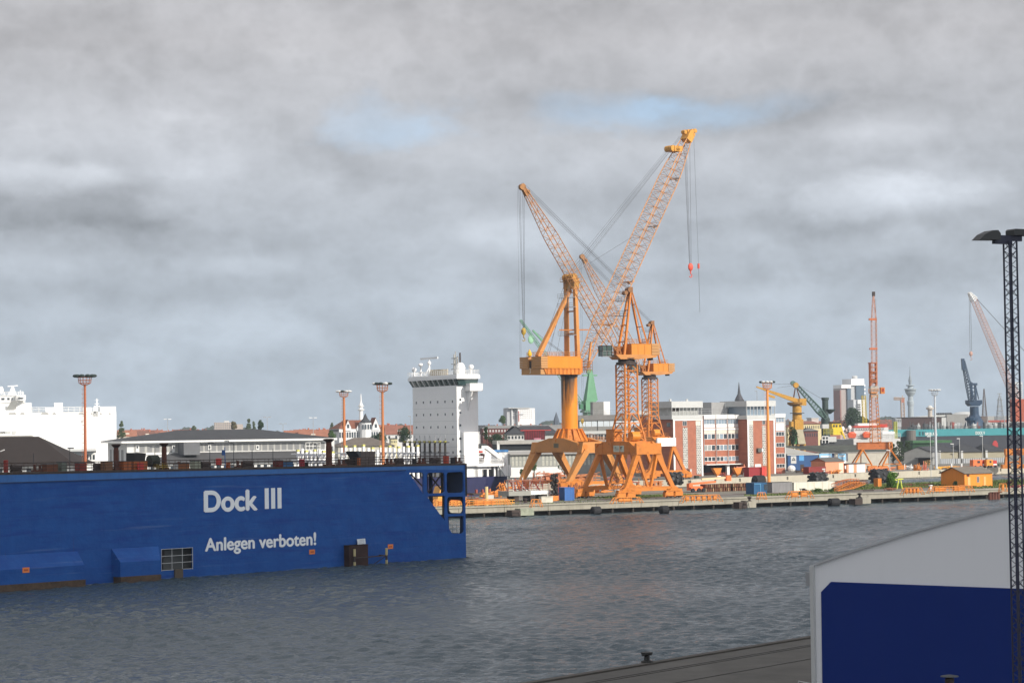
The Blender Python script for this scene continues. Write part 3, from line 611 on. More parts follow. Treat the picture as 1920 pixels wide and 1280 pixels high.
    zc = T.h(880, 999)[1]; b = MB().box(S1, S1+1.2, .3, 1.4, zc, zc+.1); b.rail([(S1, .3, zc+.1), (S1+1.1, .3, zc+.1), (S1+1.1, 1.4, zc+.1)], 1.1, .03, .6, 1); b.beam((S1, 1, zc), (S1+.5, 1, zc-1.2), .08); b.rail([(T.h(843, 999)[0], 2, zc+.1), (S1, 2, zc+.1)], 1.2, .035, .9, 1); T.part('catwalk', b, gm)
build_dock()
# ---- things standing on the dock's deck
def on_dock(name, label, cat, px, n=2.0, group=None):
    s = DOCK.v.hit(px, 880, n)[0]; p = DOCK.v.pt(s, 0, n); T = Thing(name, label, cat, 0, 0, math.degrees(DOCK.v.a), z0=DTOP(s)+.28, group=group, at=(p.x, p.y)); T.m = p.y/FPX; return T
def dz(T, px, y): return T.h(px, y)[1]
def dock_clutter():
    for px, yt, w, lab in ((218, 832, 1.0, 'rusty flared exhaust stack on the dock deck before the white hall end'), (308, 830, 1.0, 'rusty flared exhaust stack on the dock deck in front of the hall windows'), (617, 822, 1.3, 'tall dark rusty exhaust stack on the dock deck near the hall corner')):
        T = on_dock('exhaust_stack', lab, 'exhaust stack', px, 2.4, 'rusty exhaust stacks on the dock deck'); H = dz(T, px, yt)
        T.part('pipe', MB().lathe((0, 0, 0), [(w*.36, 0), (w*.34, H*.7), (w*.30, H-.5)], 14), BRN); T.part('cap', MB().lathe((0, 0, H-.5), [(w*.30, 0), (w*.62, .32), (w*.62, .45), (w*.3, .5)], 14), mat('stack_cap', (.05, .025, .02), .8)); T.part('foot', MB().box(-.5*w, .5*w, -.5*w, .5*w, 0, .25), BRN)
    for px, yt, kind, lab in ((290.6, 838, 't', 'thin street lamp with two heads on the dock deck'), (393.7, 831, 'b', 'thin lamp post with a flat dark head on the dock deck'), (438.5, 831, 'c', 'curved grey lamp post on the dock deck beside the blue board'),
                              (594, 832, 'c', 'leaning grey lamp post on the dock deck left of the tall stack'), (512, 841, 'p', 'plain thin black pole on the dock deck'), (473, 842, 'p', 'plain thin pole on the dock deck right of the red drum'), (131, 841, 'b', 'dark lamp post on the dock deck in front of the white ship'), (63, 849, 'p', 'thin dark pole in front of the brown roof')):
        T = on_dock('lamp_post' if kind != 'p' else 'pole', lab, 'lamp' if kind != 'p' else 'pole', px, 3.4); H = dz(T, px, yt)
        T.part('pole', MB().tube((0, 0, 0), (0, 0, H), .055, .04, 6), DGR)
        if kind == 't': T.part('lamp_head', MB().box(-.75, -.1, -.1, .1, H-.06, H+.06), GRY); T.part('lamp_head', MB().box(.1, .7, -.1, .1, H-.06, H+.06), GRY)
        if kind == 'b': T.part('lamp_head', MB().box(-.25, .55, -.15, .15, H, H+.16), DGR)
        if kind == 'c':
            b = MB(); pr = (0, 0, H)
            for i in range(1, 6): a = i/5*1.4; q = (-1.0*math.sin(a), 0, H+.35*(1-math.cos(a*1.2))); b.tube(pr, q, .04, n=5); pr = q
            T.part('arm', b, DGR); T.part('lamp_head', MB().box(-1.5, -.9, -.12, .12, pr[2]-.1, pr[2]+.06), LGR)
    def box_item(name, lab, cat, x0, x1, y0, y1, m_, d=1.2, n=1.4, lid=True, group=None):
        px = (x0+x1)/2; T = on_dock(name, lab, cat, px, n, group); a = T.h(x0, y1)[0]; b_ = T.h(x1, y1)[0]; h = max(.4, dz(T, px, y0)); lo = max(0, dz(T, px, y1)) if y1 < 866 else 0
        b = MB().box(a, b_, 0, d, lo, h)
        for t in (.0, .33, .66, 1): x = a+(b_-a)*t; b.box(x-.03, x+.03, -.03, 0, lo, h)
        T.part('body', b, m_)
        if lid: T.part('lid', MB().box(a-.05, b_+.05, -.06, d+.05, h, h+.07), DGR)
        return T
    box_item('equipment_box', 'rust brown equipment box with a pale lid on the dock deck', 'box', 88, 108, 870, 882, mat('box_brown', (.16, .06, .03), .8, var=.3))
    box_item('equipment_box', 'grey green switch cabinet on the dock deck', 'cabinet', 116, 125, 866, 884, mat('cab_green', (.14, .16, .13), .7))
    box_item('equipment_box', 'small red box at the foot of the left floodlight mast', 'box', 150, 161, 868, 879, mat('box_dull_red', (.22, .03, .02), .6))
    box_item('equipment_box', 'tan wooden crate on the dock deck left of the first exhaust stack', 'crate', 198, 211, 865, 880, mat('crate_tan', (.20, .10, .05), .8, var=.3))
    box_item('equipment_box', 'bright orange tool box on the dock deck', 'box', 232, 246, 865, 876, mat('dock_orange', (.36, .10, .025), .6))
    T = box_item('winch_housing', 'orange machine with a black open hood on the dock deck', 'machine', 251, 276, 864, 882, mat('dock_orange', (.36, .10, .025), .6), d=1.8, lid=False)
    a, z = T.h(251, 850); b_, _ = T.h(274, 850); zt_ = dz(T, 262, 864); T.part('hood', MB().hull([(a, 0, zt_), (a+.9*(b_-a), 0, zt_), (b_, 0, z), (a, 0, z), (a, 1.8, zt_), (a+.9*(b_-a), 1.8, zt_), (b_, 1.8, z+.1), (a, 1.8, z+.1)], [(0, 1, 2, 3), (7, 6, 5, 4), (0, 4, 5, 1), (1, 5, 6, 2), (2, 6, 7, 3), (3, 7, 4, 0)]), mat('hood_black', (.02, .016, .014), .6)); T.part('red_flap', MB().box(a+.3, a+1.3, -.4, -.3, 0, zt_*.8), RED)
    T = on_dock('cable_reel', 'dark striped hose reel beside the orange machine on the dock', 'reel', 286.5, 2.2); H = dz(T, 286, 853); r = .75; b = MB()
    for i in range(7): x = -.6+i*.2; b.add([(x, r*math.cos(t*math.pi/8), H-r+r*math.sin(t*math.pi/8)) for t in range(16)]+[(x+.12, r*math.cos(t*math.pi/8), H-r+r*math.sin(t*math.pi/8)) for t in range(16)], [(t, (t+1) % 16, 16+(t+1) % 16, 16+t) for t in range(16)]+[tuple(range(15, -1, -1)), tuple(range(16, 32))])
    T.part('drum', b, mat('reel_green', (.05, .06, .045), .7, var=.4)); T.part('stand', MB().beam((-.6, 0, 0), (-.6, 0, H-r), .1).beam((.6, 0, 0), (.6, 0, H-r), .1), DGR)
    T = on_dock('yellow_stand', 'low yellow steel stand around the second exhaust stack', 'stand', 304, 1.0); b = MB(); a = T.h(294, 880)[0]; c = T.h(315, 880)[0]; h = dz(T, 304, 869); b.rail([(a, 0, 0), (c, 0, 0), (c, .9, 0), (a, .9, 0)], h, .05, .9, 2, True); T.part('frame', b, mat('worn_yellow', (.35, .24, .03), .7))
    box_item('panel', 'scratched white panel leaning on the dock railing', 'panel', 326, 333.5, 870, 885, mat('panel_white', (.45, .44, .42), .7, var=.3), d=.12, n=.9, lid=False)
    box_item('equipment_box', 'long orange brown box beside the white panel on the dock', 'box', 334.5, 355, 869, 885, mat('box_orange_brown', (.24, .09, .03), .8, var=.3))
    box_item('equipment_box', 'pale green pump cabinet on the dock railing line', 'cabinet', 366, 376, 864, 878, mat('pump_green', (.30, .32, .24), .7), n=2.4)
    def drum(px, y0, y1, w, m_, lab, n=2.0, cat='drum'):
        T = on_dock('drum', lab, cat, px, n); h = dz(T, px, y0); lo = max(0, dz(T, px, y1)) if y1 < 872 else 0; T.part('body', MB().lathe((0, 0, lo), [(w*.9, 0), (w, .05), (w*.97, (h-lo)/3), (w, (h-lo)/3+.05), (w*.97, (h-lo)*.66), (w, (h-lo)*.66+.05), (w, h-lo-.04), (w*.88, h-lo)], 14), m_)
        if lo > .2: T.part('stand', MB().beam((-.3, 0, 0), (-.3, 0, lo+.1), .08).beam((.3, 0, 0), (.3, 0, lo+.1), .08), DGR)
    drum(410, 859, 871, .42, RED, 'bright red drum raised above the dock railing')
    drum(428, 866, 881, .32, mat('drum_orange', (.32, .08, .03), .7), 'rusty orange drum on the dock deck', .9)
    drum(566, 860, 874, .42, mat('drum_dark_red', (.28, .015, .03), .5), 'dark red drum left of the lamp post on the dock', 1.2)
    drum(836.5, 854.5, 869, .46, mat('drum_vermilion', (.42, .05, .02), .5), 'vermilion tank near the right end of the dock deck', 1.5, 'tank')
    drum(777, 860, 872, .34, BLK, 'black drum below the ship posts on the dock deck', 1.4); drum(849, 857, 871, .36, BLK, 'black barrel right of the vermilion tank', 1.6); drum(575, 866, 874, .3, BLK, 'black hose reel right of the dark red drum', 1.6, 'reel')
    drum(11, 862, 880, .3, mat('valve_red', (.25, .03, .02), .6), 'red valve housing at the left edge of the dock deck', 1.5, 'valve')
    box_item('equipment_box', 'dark red box beside the blue box on the dock deck', 'box', 522, 530.5, 863, 878, mat('box_dark_red', (.12, .018, .014), .7), n=1.2)
    box_item('equipment_box', 'blue steel box on the dock deck under the hall roof', 'box', 531.5, 549, 866, 879, mat('box_blue', (.035, .11, .24), .6), n=1.2)
    T = box_item('control_housing', 'brown sheet metal housing with sloping dark canopy on the dock deck', 'housing', 677, 703, 846, 873, mat('housing_brown', (.11, .085, .075), .7), d=2.4, n=1.6, lid=False); a = T.h(677, 860)[0]; z = dz(T, 690, 845); T.part('canopy', MB().hull([(a-1.0, 0, z), (a, 0, z-1.2), (a, 0, z), (a-1.0, 2.4, z), (a, 2.4, z-1.2), (a, 2.4, z)], [(0, 1, 2), (5, 4, 3), (0, 3, 4, 1), (1, 4, 5, 2), (2, 5, 3, 0)]), DGR); T.part('post', MB().box(a-.5, a-.1, 0, .3, 0, z-1.0), mat('dock_orange', (.36, .10, .025), .6))
    T = on_dock('sign_board', 'small blue board on a tall pole on the dock deck', 'sign', 422, 3.0); H = dz(T, 422, 838); T.part('pole', MB().tube((0, 0, 0), (0, 0, H), .05, n=6), BLU); T.part('board', MB().box(-.5, 0, -.06, .06, dz(T, 422, 853), dz(T, 422, 843)), mat('board_blue', (.02, .08, .25), .6))
    for i, px in enumerate((30, 70, 185, 340, 385, 450, 465, 640, 655, 730, 748, 790, 815, 858)):
        T = on_dock('mooring_gear', ['low rusty winch by the first railing posts of the dock', 'low rusty winch under the brown roof', 'rusty bitts just left of the first exhaust stack', 'dark winch beside the orange brown box', 'dark bitts below the hall dormer', 'dark winch right of the curved lamp post', 'heap of black hose right of the red drum', 'rusty bitts right of the tall exhaust stack', 'low dark winch left of the brown housing', 'low dark gear right of the orange mast foot', 'small black bitts left of the ship posts', 'black winch under the ship posts', 'black bitts left of the vermilion tank', 'black winch at the very end of the dock deck'][i], 'winch' if i % 2 == 0 else 'bitts', px, 2.2+(i % 3)*.5)
        b = MB(); b.box(-.7, .7, -.4, .4, 0, .25); b.tube((-.4, 0, .2), (-.4, 0, .95), .2, n=8); b.tube((.4, 0, .2), (.4, 0, .85), .2, n=8)
        if i % 2 == 0: b.tube((-.7, 0, .6), (.7, 0, .6), .38, n=10)
        T.part('frame', b, [DKR, BRN][i % 2])
dock_clutter()
# ================================================================== CRANES
def bogie(T, x, y, z1=4.2, L=5.2, m_=None, nm='bogie'):
    b = MB(); b.box(x-L/2, x+L/2, y-.55, y+.55, z1-1.0, z1-.35); b.hull([(x-.9, y-.7, z1), (x+.9, y-.7, z1), (x+.9, y+.7, z1), (x-.9, y+.7, z1), (x-1.6, y-.6, z1-.9), (x+1.6, y-.6, z1-.9), (x+1.6, y+.6, z1-.9), (x-1.6, y+.6, z1-.9)], [(0, 1, 2, 3), (7, 6, 5, 4), (0, 4, 5, 1), (1, 5, 6, 2), (2, 6, 7, 3), (3, 7, 4, 0)])
    for k in (-1, 1):
        xc = x+k*L*.3; b.box(xc-1.1, xc+1.1, y-.6, y+.6, .55, z1-1.05)
        b.box(xc-1.3, xc-1.0, y-.45, y+.45, .35, 1.3)
    o = T.part(nm, b, m_ or OR)
    for k in (-1.5, -.55, .55, 1.5): w = MB().tube((x+k*L*.26, y-.2, .5), (x+k*L*.26, y+.2, .5), .42, n=10); T.part('wheel', w, DKR, o)
def hookblock(T, p, m_, r=.9, ring=True, top=None):
    o = MB(); p = Vector(p); o.ball(p, r*.8, r*.5, r*1.1, 12, 8); o.tube(p-Vector((0, 0, r)), p-Vector((0, 0, r*1.8)), r*.18, n=6)
    for i in range(8):
        a = i/8*4.4; o.tube(p+Vector((r*.45*math.sin(a), 0, -r*1.9-r*.45+r*.45*math.cos(a))), p+Vector((r*.45*math.sin(a+.55), 0, -r*1.9-r*.45+r*.45*math.cos(a+.55))), r*.12, n=5)
    T.part('hook_block', o, m_)
def lattice_crane(px, D, dp, du, tip, label, hook=True, dim=None, plate_white=False):
    T = Thing('harbour_crane', label, 'crane', px, D, dp, 2.4); U = VP(T.v.O, du)
    def W(s, n, z): return T.loc(U.pt(s, z, n))              # z here above sea
    # portal
    yb, yt, hb, ht = 8.3, 7.6, 6.9, 2.8
    for sy in (-1, 1):
        for sx in (-1, 1):
            T.part('leg', MB().beam((sx*hb, sy*yb, 2.4), (sx*ht, sy*yt, 10.6), .85, .95, 1.1, 1.3), OR)
            T.part('leg', MB().beam((sx*.25, sy*yb, 2.4), (sx*ht, sy*yt, 10.6), .55, .5, .8, .7), OR)
        T.part('sill_beam', MB().box(-hb-.6, hb+.6, sy*yb-.55, sy*yb+.55, 1.9, 2.8).box(-hb-.65, hb+.65, sy*yb-.6, sy*yb+.6, 2.72, 2.86), OR)
        for sx in (-1, 1): bogie(T, sx*hb, sy*yb, 2.6, 4.6)
        b = MB().box(-3.6, 3.6, sy*8.1-.35, sy*8.1+.35, 10.4, 13.0); o = T.part('portal_girder', b, WHS if (plate_white and sy < 0) else OR)
    for sx in (-1, 1):
        b = MB(); pts = [(-8.4, 10.4), (8.4, 10.4), (8.4, 11.6), (5.4, 13.4), (-5.4, 13.4), (-8.4, 11.6)]; n = 6
        x0, x1 = sx*3.25-.3, sx*3.25+.3; vs = [(x0, y, z) for y, z in pts]+[(x1, y, z) for y, z in pts]
        b.hull(vs, [tuple(range(5, -1, -1)), tuple(range(6, 12))]+[(i, (i+1) % 6, 6+(i+1) % 6, 6+i) for i in range(6)])
        for y in (-5.4, -1.8, 1.8, 5.4): b.box(x0-.1, x1+.1, y-.12, y+.12, 10.4, 13.3)
        T.part('cross_girder', b, OR)
    T.part('portal_deck', MB().box(-3, 3, -5.2, 5.2, 13.15, 13.4).box(-3, 3, -.3, .3, 11, 13.15).box(-3, 3, -5.3, -4.9, 10.5, 13.15).box(-3, 3, 4.9, 5.3, 10.5, 13.15), OR)
    if not plate_white:
        b = MB().box(-3.62, -3.56, -3.4, .8, 11.0, 12.5); b.mi = 1; b.box(-3.63, -3.62, -.3, .3, 11.9, 12.1); 
        b.hull([(-3.635, -2.6, 12.2), (-3.635, -1.9, 12.2), (-3.635, -2.25, 11.3)], [(0, 2, 1)]); b.hull([(-3.64, -2.95, 12.3), (-3.64, -2.55, 12.3), (-3.64, -2.25, 11.7)], [(0, 2, 1)])
        for i in range(3): b.box(-3.635, -3.62, -1.3, .3, 11.35+i*.3, 11.42+i*.3)
        T.part('nameplate', b, [mat('plate_pale', (.52, .55, .46), .7), DGR])
    T.part('winch_house', MB().box(-3.0, -.6, 1.4, 4.6, 13.4, 16.2).box(-3.1, -.5, 1.3, 4.7, 16.2, 16.35), OR)
    T.part('winch_house', MB().tube((-1.8, -3.6, 14.6), (.4, -3.6, 14.6), 1.15, n=14), ORB)
    # ladder on the portal
    b = MB(); p0, p1 = Vector((-3.9, -1.5, 2.6)), Vector((-3.8, 1.6, 11))
    for k in (-.3, .3): b.beam(p0+Vector((0, k, 0)), p1+Vector((0, k, 0)), .06)
    for i in range(16): c = p0.lerp(p1, i/15); b.beam(c-Vector((0, .3, 0)), c+Vector((0, .3, 0)), .05)
    T.part('ladder', b, ORL)
    b = MB().tube((2.0, yb-1.2, 3.9), (2.0, yb-.7, 3.9), .35, n=12)
    for i in range(12): a = i*math.pi/6; b.beam((2, yb-.95, 3.9), (2+1.9*math.cos(a), yb-.95, 3.9+1.9*math.sin(a)), .09); a2 = a+math.pi/6; b.beam((2+1.9*math.cos(a), yb-.95, 3.9+1.9*math.sin(a)), (2+1.9*math.cos(a2), yb-.95, 3.9+1.9*math.sin(a2)), .1)
    T.part('cable_reel', b, BRN)
    # lattice tower
    b = MB(); b.lattice((0, 0, 13.4), (0, 0, 20.0), lambda t: 6.0-2.4*t, lambda t: 6.0-2.4*t, 3, .24, .12, up=(0, 1, 0), pyramid=True, nn=6)
    b.lattice((0, 0, 20.0), (0, 0, 31.6), 3.6, 3.6, 8, .22, .10, up=(0, 1, 0), pyramid=True, nn=6); T.part('tower', b, OR)
    b = MB(); 
    for sx in (-.35, .35): b.beam((-.6+sx, .6, 13.5), (-.6+sx, .6, 31.5), .07)
    for i in range(40): z = 13.6+i*.45; b.beam((-.95, .6, z), (-.25, .6, z), .05)
    b.tube((.6, .3, 13.5), (.6, .3, 31.5), .22, n=6); T.part('inner_ladder', b, OR)
    T.part('slew_ring', MB().lathe((0, 0, 31.5), [(2.5, 0), (2.5, .6), (2.0, .7), (2.0, 1.3), (2.7, 1.4), (2.7, 1.6)], 20), DKR)
    # slewing platform
    def ubox(mb, s0, s1, n0, n1, z0, z1): c = [W(s, n, z) for z in (z0, z1) for n in (n0, n1) for s in (s0, s1)]; return mb.hull(c, [(0, 2, 3, 1), (4, 5, 7, 6), (0, 1, 5, 4), (2, 6, 7, 3), (0, 4, 6, 2), (1, 3, 7, 5)])
    b = MB(); c = [W(s, n, z) for n in (-2.5, 2.5) for s, z in ((-3.9, 36.3), (7.2, 36.3), (6.6, 35.6), (2.5, 35.2), (-2.6, 35.2))]; b.hull(c, [(4, 3, 2, 1, 0), (5, 6, 7, 8, 9)]+[(i, (i+1) % 5, 5+(i+1) % 5, 5+i) for i in range(5)]); T.part('platform', b, ORL)
    b = ubox(MB(), .2, 5.4, -2.5, 2.5, 36.3, 38.8)
    for s in (.2, 1.9, 3.6, 5.35): ubox(b, s, s+.08, -2.56, -2.5, 36.3, 38.8)
    ubox(b, .1, 5.5, -2.6, 2.6, 38.8, 38.9); T.part('machinery_house', b, ORB)
    b = MB()
    for i in range(4): ubox(b, 5.5, 7.6, -2.6, 2.6, 36.2+i*.68, 36.2+i*.68+.62)
    T.part('counterweight', b, TAN)
    b = ubox(MB(), 5.8, 6.6, -.8, .8, 35.0, 35.6); T.part('under_box', b, DKR)
    b = ubox(MB(), -2.2, .1, 1.0, 2.5, 36.3, 38.4); T.part('winch_box', b, mat('winch_dark_orange', (.30, .10, .02), .7))
    b = MB(); ubox(b, -6.3, -4.0, -.4, 1.8, 36.1, 38.4); o = T.part('cab', b, mat('cab_glass_green', (.04, .08, .06), .2, var=.3, spec=.8))
    b = MB()
    for s in (-6.35, -5.2, -3.95):
        for n in (-.45, 1.85): b.beam(W(s, n, 36.0), W(s, n, 38.5), .14)
    for z in (36.05, 37.2, 38.45): b.beam(W(-6.35, -.45, z), W(-3.95, -.45, z), .12); b.beam(W(-6.35, -.45, z), W(-6.35, 1.85, z), .12)
    T.part('cab_frame', b, DKR, o)
    b = MB(); b.rail([W(-6.6, -1.1, 36.0), W(-3.8, -1.1, 36.0)], 1.1, .04, .9, 1); b.beam(W(-6.6, -.6, 35.9), W(-2, -.6, 35.9), .9, .12); T.part('walkway', b, GRY)
    b = MB(); b.rail([W(.3, -2.5, 38.9), W(5.3, -2.5, 38.9), W(5.3, 2.5, 38.9), W(.3, 2.5, 38.9)], 1.0, .035, 1.2, 1, True); T.part('handrail', b, ORL)
    b = MB().rail([(-3, -5.2, 13.4), (3, -5.2, 13.4)], 1.0, .035, 1.2, 1).rail([(-3.2, 5.2, 13.4), (-3.2, -5.2, 13.4)], 1.0, .035, 1.3, 1); T.part('handrail', b, ORL)
    # mast frame
    ap = 51.6
    for n in (-1, 1):
        b = MB().beam(W(-1.5, n*2.0, 36.0), W(1.15, n*.5, ap), .50, .50, .42, .42); T.part('frame_leg', b, OR)
        b = MB().beam(W(4.7, n*2.0, 38.6), W(1.6, n*.5, ap-.6), .40, .40, .34, .34); T.part('back_leg', b, OR)
    b = MB()
    for t in (.22, .47, .70, .88): b.beam(W(-1.5+2.65*t, -2+1.5*t, 36+15.6*t), W(-1.5+2.65*t, 2-1.5*t, 36+15.6*t), .22)
    for t in (.05, .35, .78): b.beam(W(4.7-3.1*t, -2+1.5*t, 38.6+12.4*t), W(4.7-3.1*t, 2-1.5*t, 38.6+12.4*t), .2)
    T.part('frame_rung', b, OR)
    b = MB(); b.tube(W(.9, -1.0, ap+.1), W(.9, 1.0, ap+.1), .62, n=12); b.tube(W(-.1, -.8, ap-.6), W(-.1, .8, ap-.6), .5, n=12); b.beam(W(1.3, 0, ap-1), W(1.3, 0, ap+.8), .9, .9); T.part('sheave_block', b, mat('sheave_brown', (.26, .12, .05), .7))
    b = MB(); b.beam(W(-2.2, 0, ap-2.6), W(.4, 0, ap-2.6), 1.6, .1); b.rail([W(-2.2, -.8, ap-2.6), W(.2, -.8, ap-2.6)], 1.0, .04, .8, 1); b.rail([W(-2.2, .8, ap-2.6), W(-2.2, -.8, ap-2.6)], 1.0, .04, .8, 1)
    b.beam(W(-2.8, 0, ap-6.1), W(.0, 0, ap-6.1), 1.6, .1); b.rail([W(-2.8, -.8, ap-6.1), W(-.2, -.8, ap-6.1)], 1.1, .04, .8, 1); T.part('service_platform', b, DGR)
    # jib
    st, zt = U.hit(*tip); foot = U.pt(-1.9, 36.0); tp = U.pt(st, zt); L = (tp-foot).length; wf = lambda t: 2.6+.6*min(t/.1, 1) if t < .72 else 3.2-(t-.72)/.28*2.3
    hf = lambda t: (.35+2.0*min(t/.12, 1)) if t < .70 else 2.35-(t-.70)/.30*1.7
    ld = lambda v: T.loc(v)
    b = MB(); b.lattice(ld(foot), ld(tp), wf, hf, int(L/2.3), .11, .048); T.part('jib', b, ORJ)
    dr = (tp-foot).normalized(); pl = Vector((-dr.z*(tp-foot).to_2d().normalized().x*-1, 0, 0))
    b = MB(); b.tube(ld(tp+Vector((0, 0, -.2))-U.n.to_3d()*.6), ld(tp+Vector((0, 0, -.2))+U.n.to_3d()*.6), .75, n=12); b.beam(ld(tp-dr*2.5), ld(tp+dr*.4), 1.0, .9); b.tube(ld(tp-dr*2.6+Vector((0, 0, .9))-U.n.to_3d()*.5), ld(tp-dr*2.6+Vector((0, 0, .9))+U.n.to_3d()*.5), .5, n=10); T.part('jib_head', b, mat('head_brown', (.36, .17, .06), .7, rust=.3))
    for t in (.45,):
        c = foot.lerp(tp, t)-Vector((0, 0, 1.6)); T.part('jib_lamp', MB().hull([ld(c+Vector((-.7, 0, -.5))), ld(c+Vector((.7, 0, -.5))), ld(c+Vector((.2, 0, .5))), ld(c+Vector((0, 1, -.5)))], [(0, 1, 2), (1, 3, 2), (3, 0, 2), (0, 3, 1)]), ORJ)
    b = MB(); hd = U.pt(.9, ap+.5)
    for n in (-.45, .45):
        for k, e in enumerate((tp+Vector((0, 0, .8)), foot.lerp(tp, .93)+Vector((0, 0, 1.2)))): b.tube(ld(hd+U.n.to_3d()*n+Vector((0, 0, -.4*k))), ld(e+U.n.to_3d()*n), .034, n=4)
    for n in (-.5, .5): b.tube(ld(hd+U.n.to_3d()*n), W(4.0, n*2, 38.9), .035, n=4)
    T.part('stay_cables', b, CBL)
    b = MB(); x0 = tp-U.u.to_3d()*.7
    if hook:
        zb = U.hit(984, 618)[1]
        for k, ds in enumerate((0, .35, 1.05, 1.4)): b.tube(ld(x0+U.u.to_3d()*(ds-.2)), ld(Vector((x0.x, x0.y, zb+(.0 if k < 9 else 0)))+U.u.to_3d()*(.45+ds*.25)), .04, n=4)
        q = Vector((x0.x, x0.y, zb-.4))+U.u.to_3d()*.55
        b.tube(ld(x0-U.u.to_3d()*.5), ld(Vector((x0.x, x0.y, zb-7))-U.u.to_3d()*.5), .02, n=4)
        T.part('hoist_cables', b, CBL); hookblock(T, ld(q), mat('hook_yellow', (.42, .28, .04), .6, rust=.5), .8)
    else:
        for ds in (0, .5): b.tube(ld(x0+U.u.to_3d()*ds), ld(Vector((x0.x, x0.y, 22))+U.u.to_3d()*ds), .03, n=4)
        T.part('hoist_cables', b, CBL); hookblock(T, ld(Vector((x0.x, x0.y, 21))), mat('hook_yellow', (.42, .28, .04), .6, rust=.5), .7)
    return T
lattice_crane(1174, 531, 33, 22, (979, 349), 'orange lattice tower crane in front, its jib rising left over the column crane')
lattice_crane(1217, 708, 33, 22, (1091, 480), 'smaller looking orange lattice tower crane behind, with a white portal girder', hook=False, plate_white=True)
def column_crane():
    T = Thing('column_crane', 'big orange crane on a thick round column with the number 3 on its platform', 'crane', 1066, 605, 36, 2.4); O = T.v.O
    # portal
    for sy in (-1, 1):
        y = sy*10.5
        for sx in (-1, 1):
            T.part('leg', MB().beam((sx*8.9, y, 2.2), (sx*3.4, y, 10.6), 1.1, 1.2, 1.7, 3.0, up=(0, 1, 0)), ORL); bogie(T, sx*9, y, 2.6, 5.6)
        T.part('top_beam', MB().hull([(-5, y-.9, 10.0), (5, y-.9, 10.0), (4.4, y-.9, 12.9), (-4.4, y-.9, 12.9), (-5, y+.9, 10.0), (5, y+.9, 10.0), (4.4, y+.9, 12.9), (-4.4, y+.9, 12.9)], [(0, 1, 2, 3), (7, 6, 5, 4), (0, 4, 5, 1), (1, 5, 6, 2), (2, 6, 7, 3), (3, 7, 4, 0)]), ORL)
        T.part('end_disc', MB().tube((-3.6, y-.96, 11.6), (-3.6, y-.9, 11.6), .75, n=16), OR)
        T.part('sill_beam', MB().box(-9.6, 9.6, y-.5, y+.5, 1.7, 2.5), OR)
    for sx in (-1, 1):
        x0, x1 = sx*4.2-.6, sx*4.2+.6; pts = [(-9.6, 10.2), (9.6, 10.2), (9.6, 12.6), (3, 14.0), (-3, 14.0), (-9.6, 12.6)]; b = MB()
        b.hull([(x0, y, z) for y, z in pts]+[(x1, y, z) for y, z in pts], [tuple(range(5, -1, -1)), tuple(range(6, 12))]+[(i, (i+1) % 6, 6+(i+1) % 6, 6+i) for i in range(6)])
        T.part('cross_beam', b, ORL)
    b = MB().box(-4.84, -4.80, -1.2, 1.0, 11.4, 12.6); b.mi = 1
    for i in range(3): b.box(-4.86, -4.84, -.8, .6, 11.65+i*.3, 11.75+i*.3)
    T.part('nameplate', b, [mat('plate_dull', (.20, .17, .10), .8), DGR])
    T.part('portal_floor', MB().box(-3.6, 3.6, -9.6, 9.6, 10.4, 10.8), mat('floor_orange', (.42, .15, .03), .7))
    b = MB(); n = 8; r0, r1 = 4.9, 3.0; z0, z1 = 13.0, 16.2
    b.lathe((0, 0, 0), [(r0, z0), (r0, z0+.3), (r1+.1, z1), (r1+.3, z1+.1), (r1+.3, z1+.3)], 8)
    for i in range(16): a = math.radians(i*22.5); b.beam((r0*1.0*math.cos(a), r0*1.0*math.sin(a), z0+.2), (r1*1.06*math.cos(a), r1*1.06*math.sin(a), z1+.2), .22, .45)
    T.part('column_base', b, OR)
    b = MB(); b.lathe((0, 0, 0), [(2.2, 16.2), (2.2, 23.6), (2.24, 23.62), (2.24, 23.8), (2.2, 23.82), (2.2, 30.9)], 48); cm = bpy.data.materials.new('column_paint'); cm.use_nodes = True; nt = cm.node_tree; N = nt.nodes; L = nt.links; bs = N['Principled BSDF']; bs.inputs['Roughness'].default_value = .4
    tc = N.new('ShaderNodeTexCoord'); sp = N.new('ShaderNodeSeparateXYZ'); L.new(tc.outputs['Object'], sp.inputs[0]); nz = N.new('ShaderNodeTexNoise'); mp = N.new('ShaderNodeMapping'); mp.inputs['Scale'].default_value = (1, 1, .12); L.new(tc.outputs['Object'], mp.inputs[0]); L.new(mp.outputs[0], nz.inputs['Vector']); nz.inputs['Scale'].default_value = 1.3; nz.inputs['Detail'].default_value = 6
    a = N.new('ShaderNodeMath'); a.operation = 'MULTIPLY_ADD'; L.new(nz.outputs['Fac'], a.inputs[0]); a.inputs[1].default_value = 13; L.new(sp.outputs[2], a.inputs[2])
    # oil and soot that ran down from the slewing ring on the side away from the jib
    a2 = N.new('ShaderNodeMath'); a2.operation = 'MULTIPLY_ADD'; L.new(sp.outputs[0], a2.inputs[0]); a2.inputs[1].default_value = -2.2; L.new(a.outputs[0], a2.inputs[2])
    r = N.new('ShaderNodeMapRange'); L.new(a2.outputs[0], r.inputs[0]); r.inputs[1].default_value = 31; r.inputs[2].default_value = 38; mx = N.new('ShaderNodeMix'); mx.data_type = 'RGBA'; L.new(r.outputs[0], mx.inputs[0]); mx.inputs[6].default_value = (.74, .25, .012, 1); mx.inputs[7].default_value = (.06, .035, .02, 1); L.new(mx.outputs[2], bs.inputs['Base Color'])
    T.part('column', b, cm)
    U = VP(O, 41)
    def W(s, n, z): return T.loc(U.pt(s, z, n))
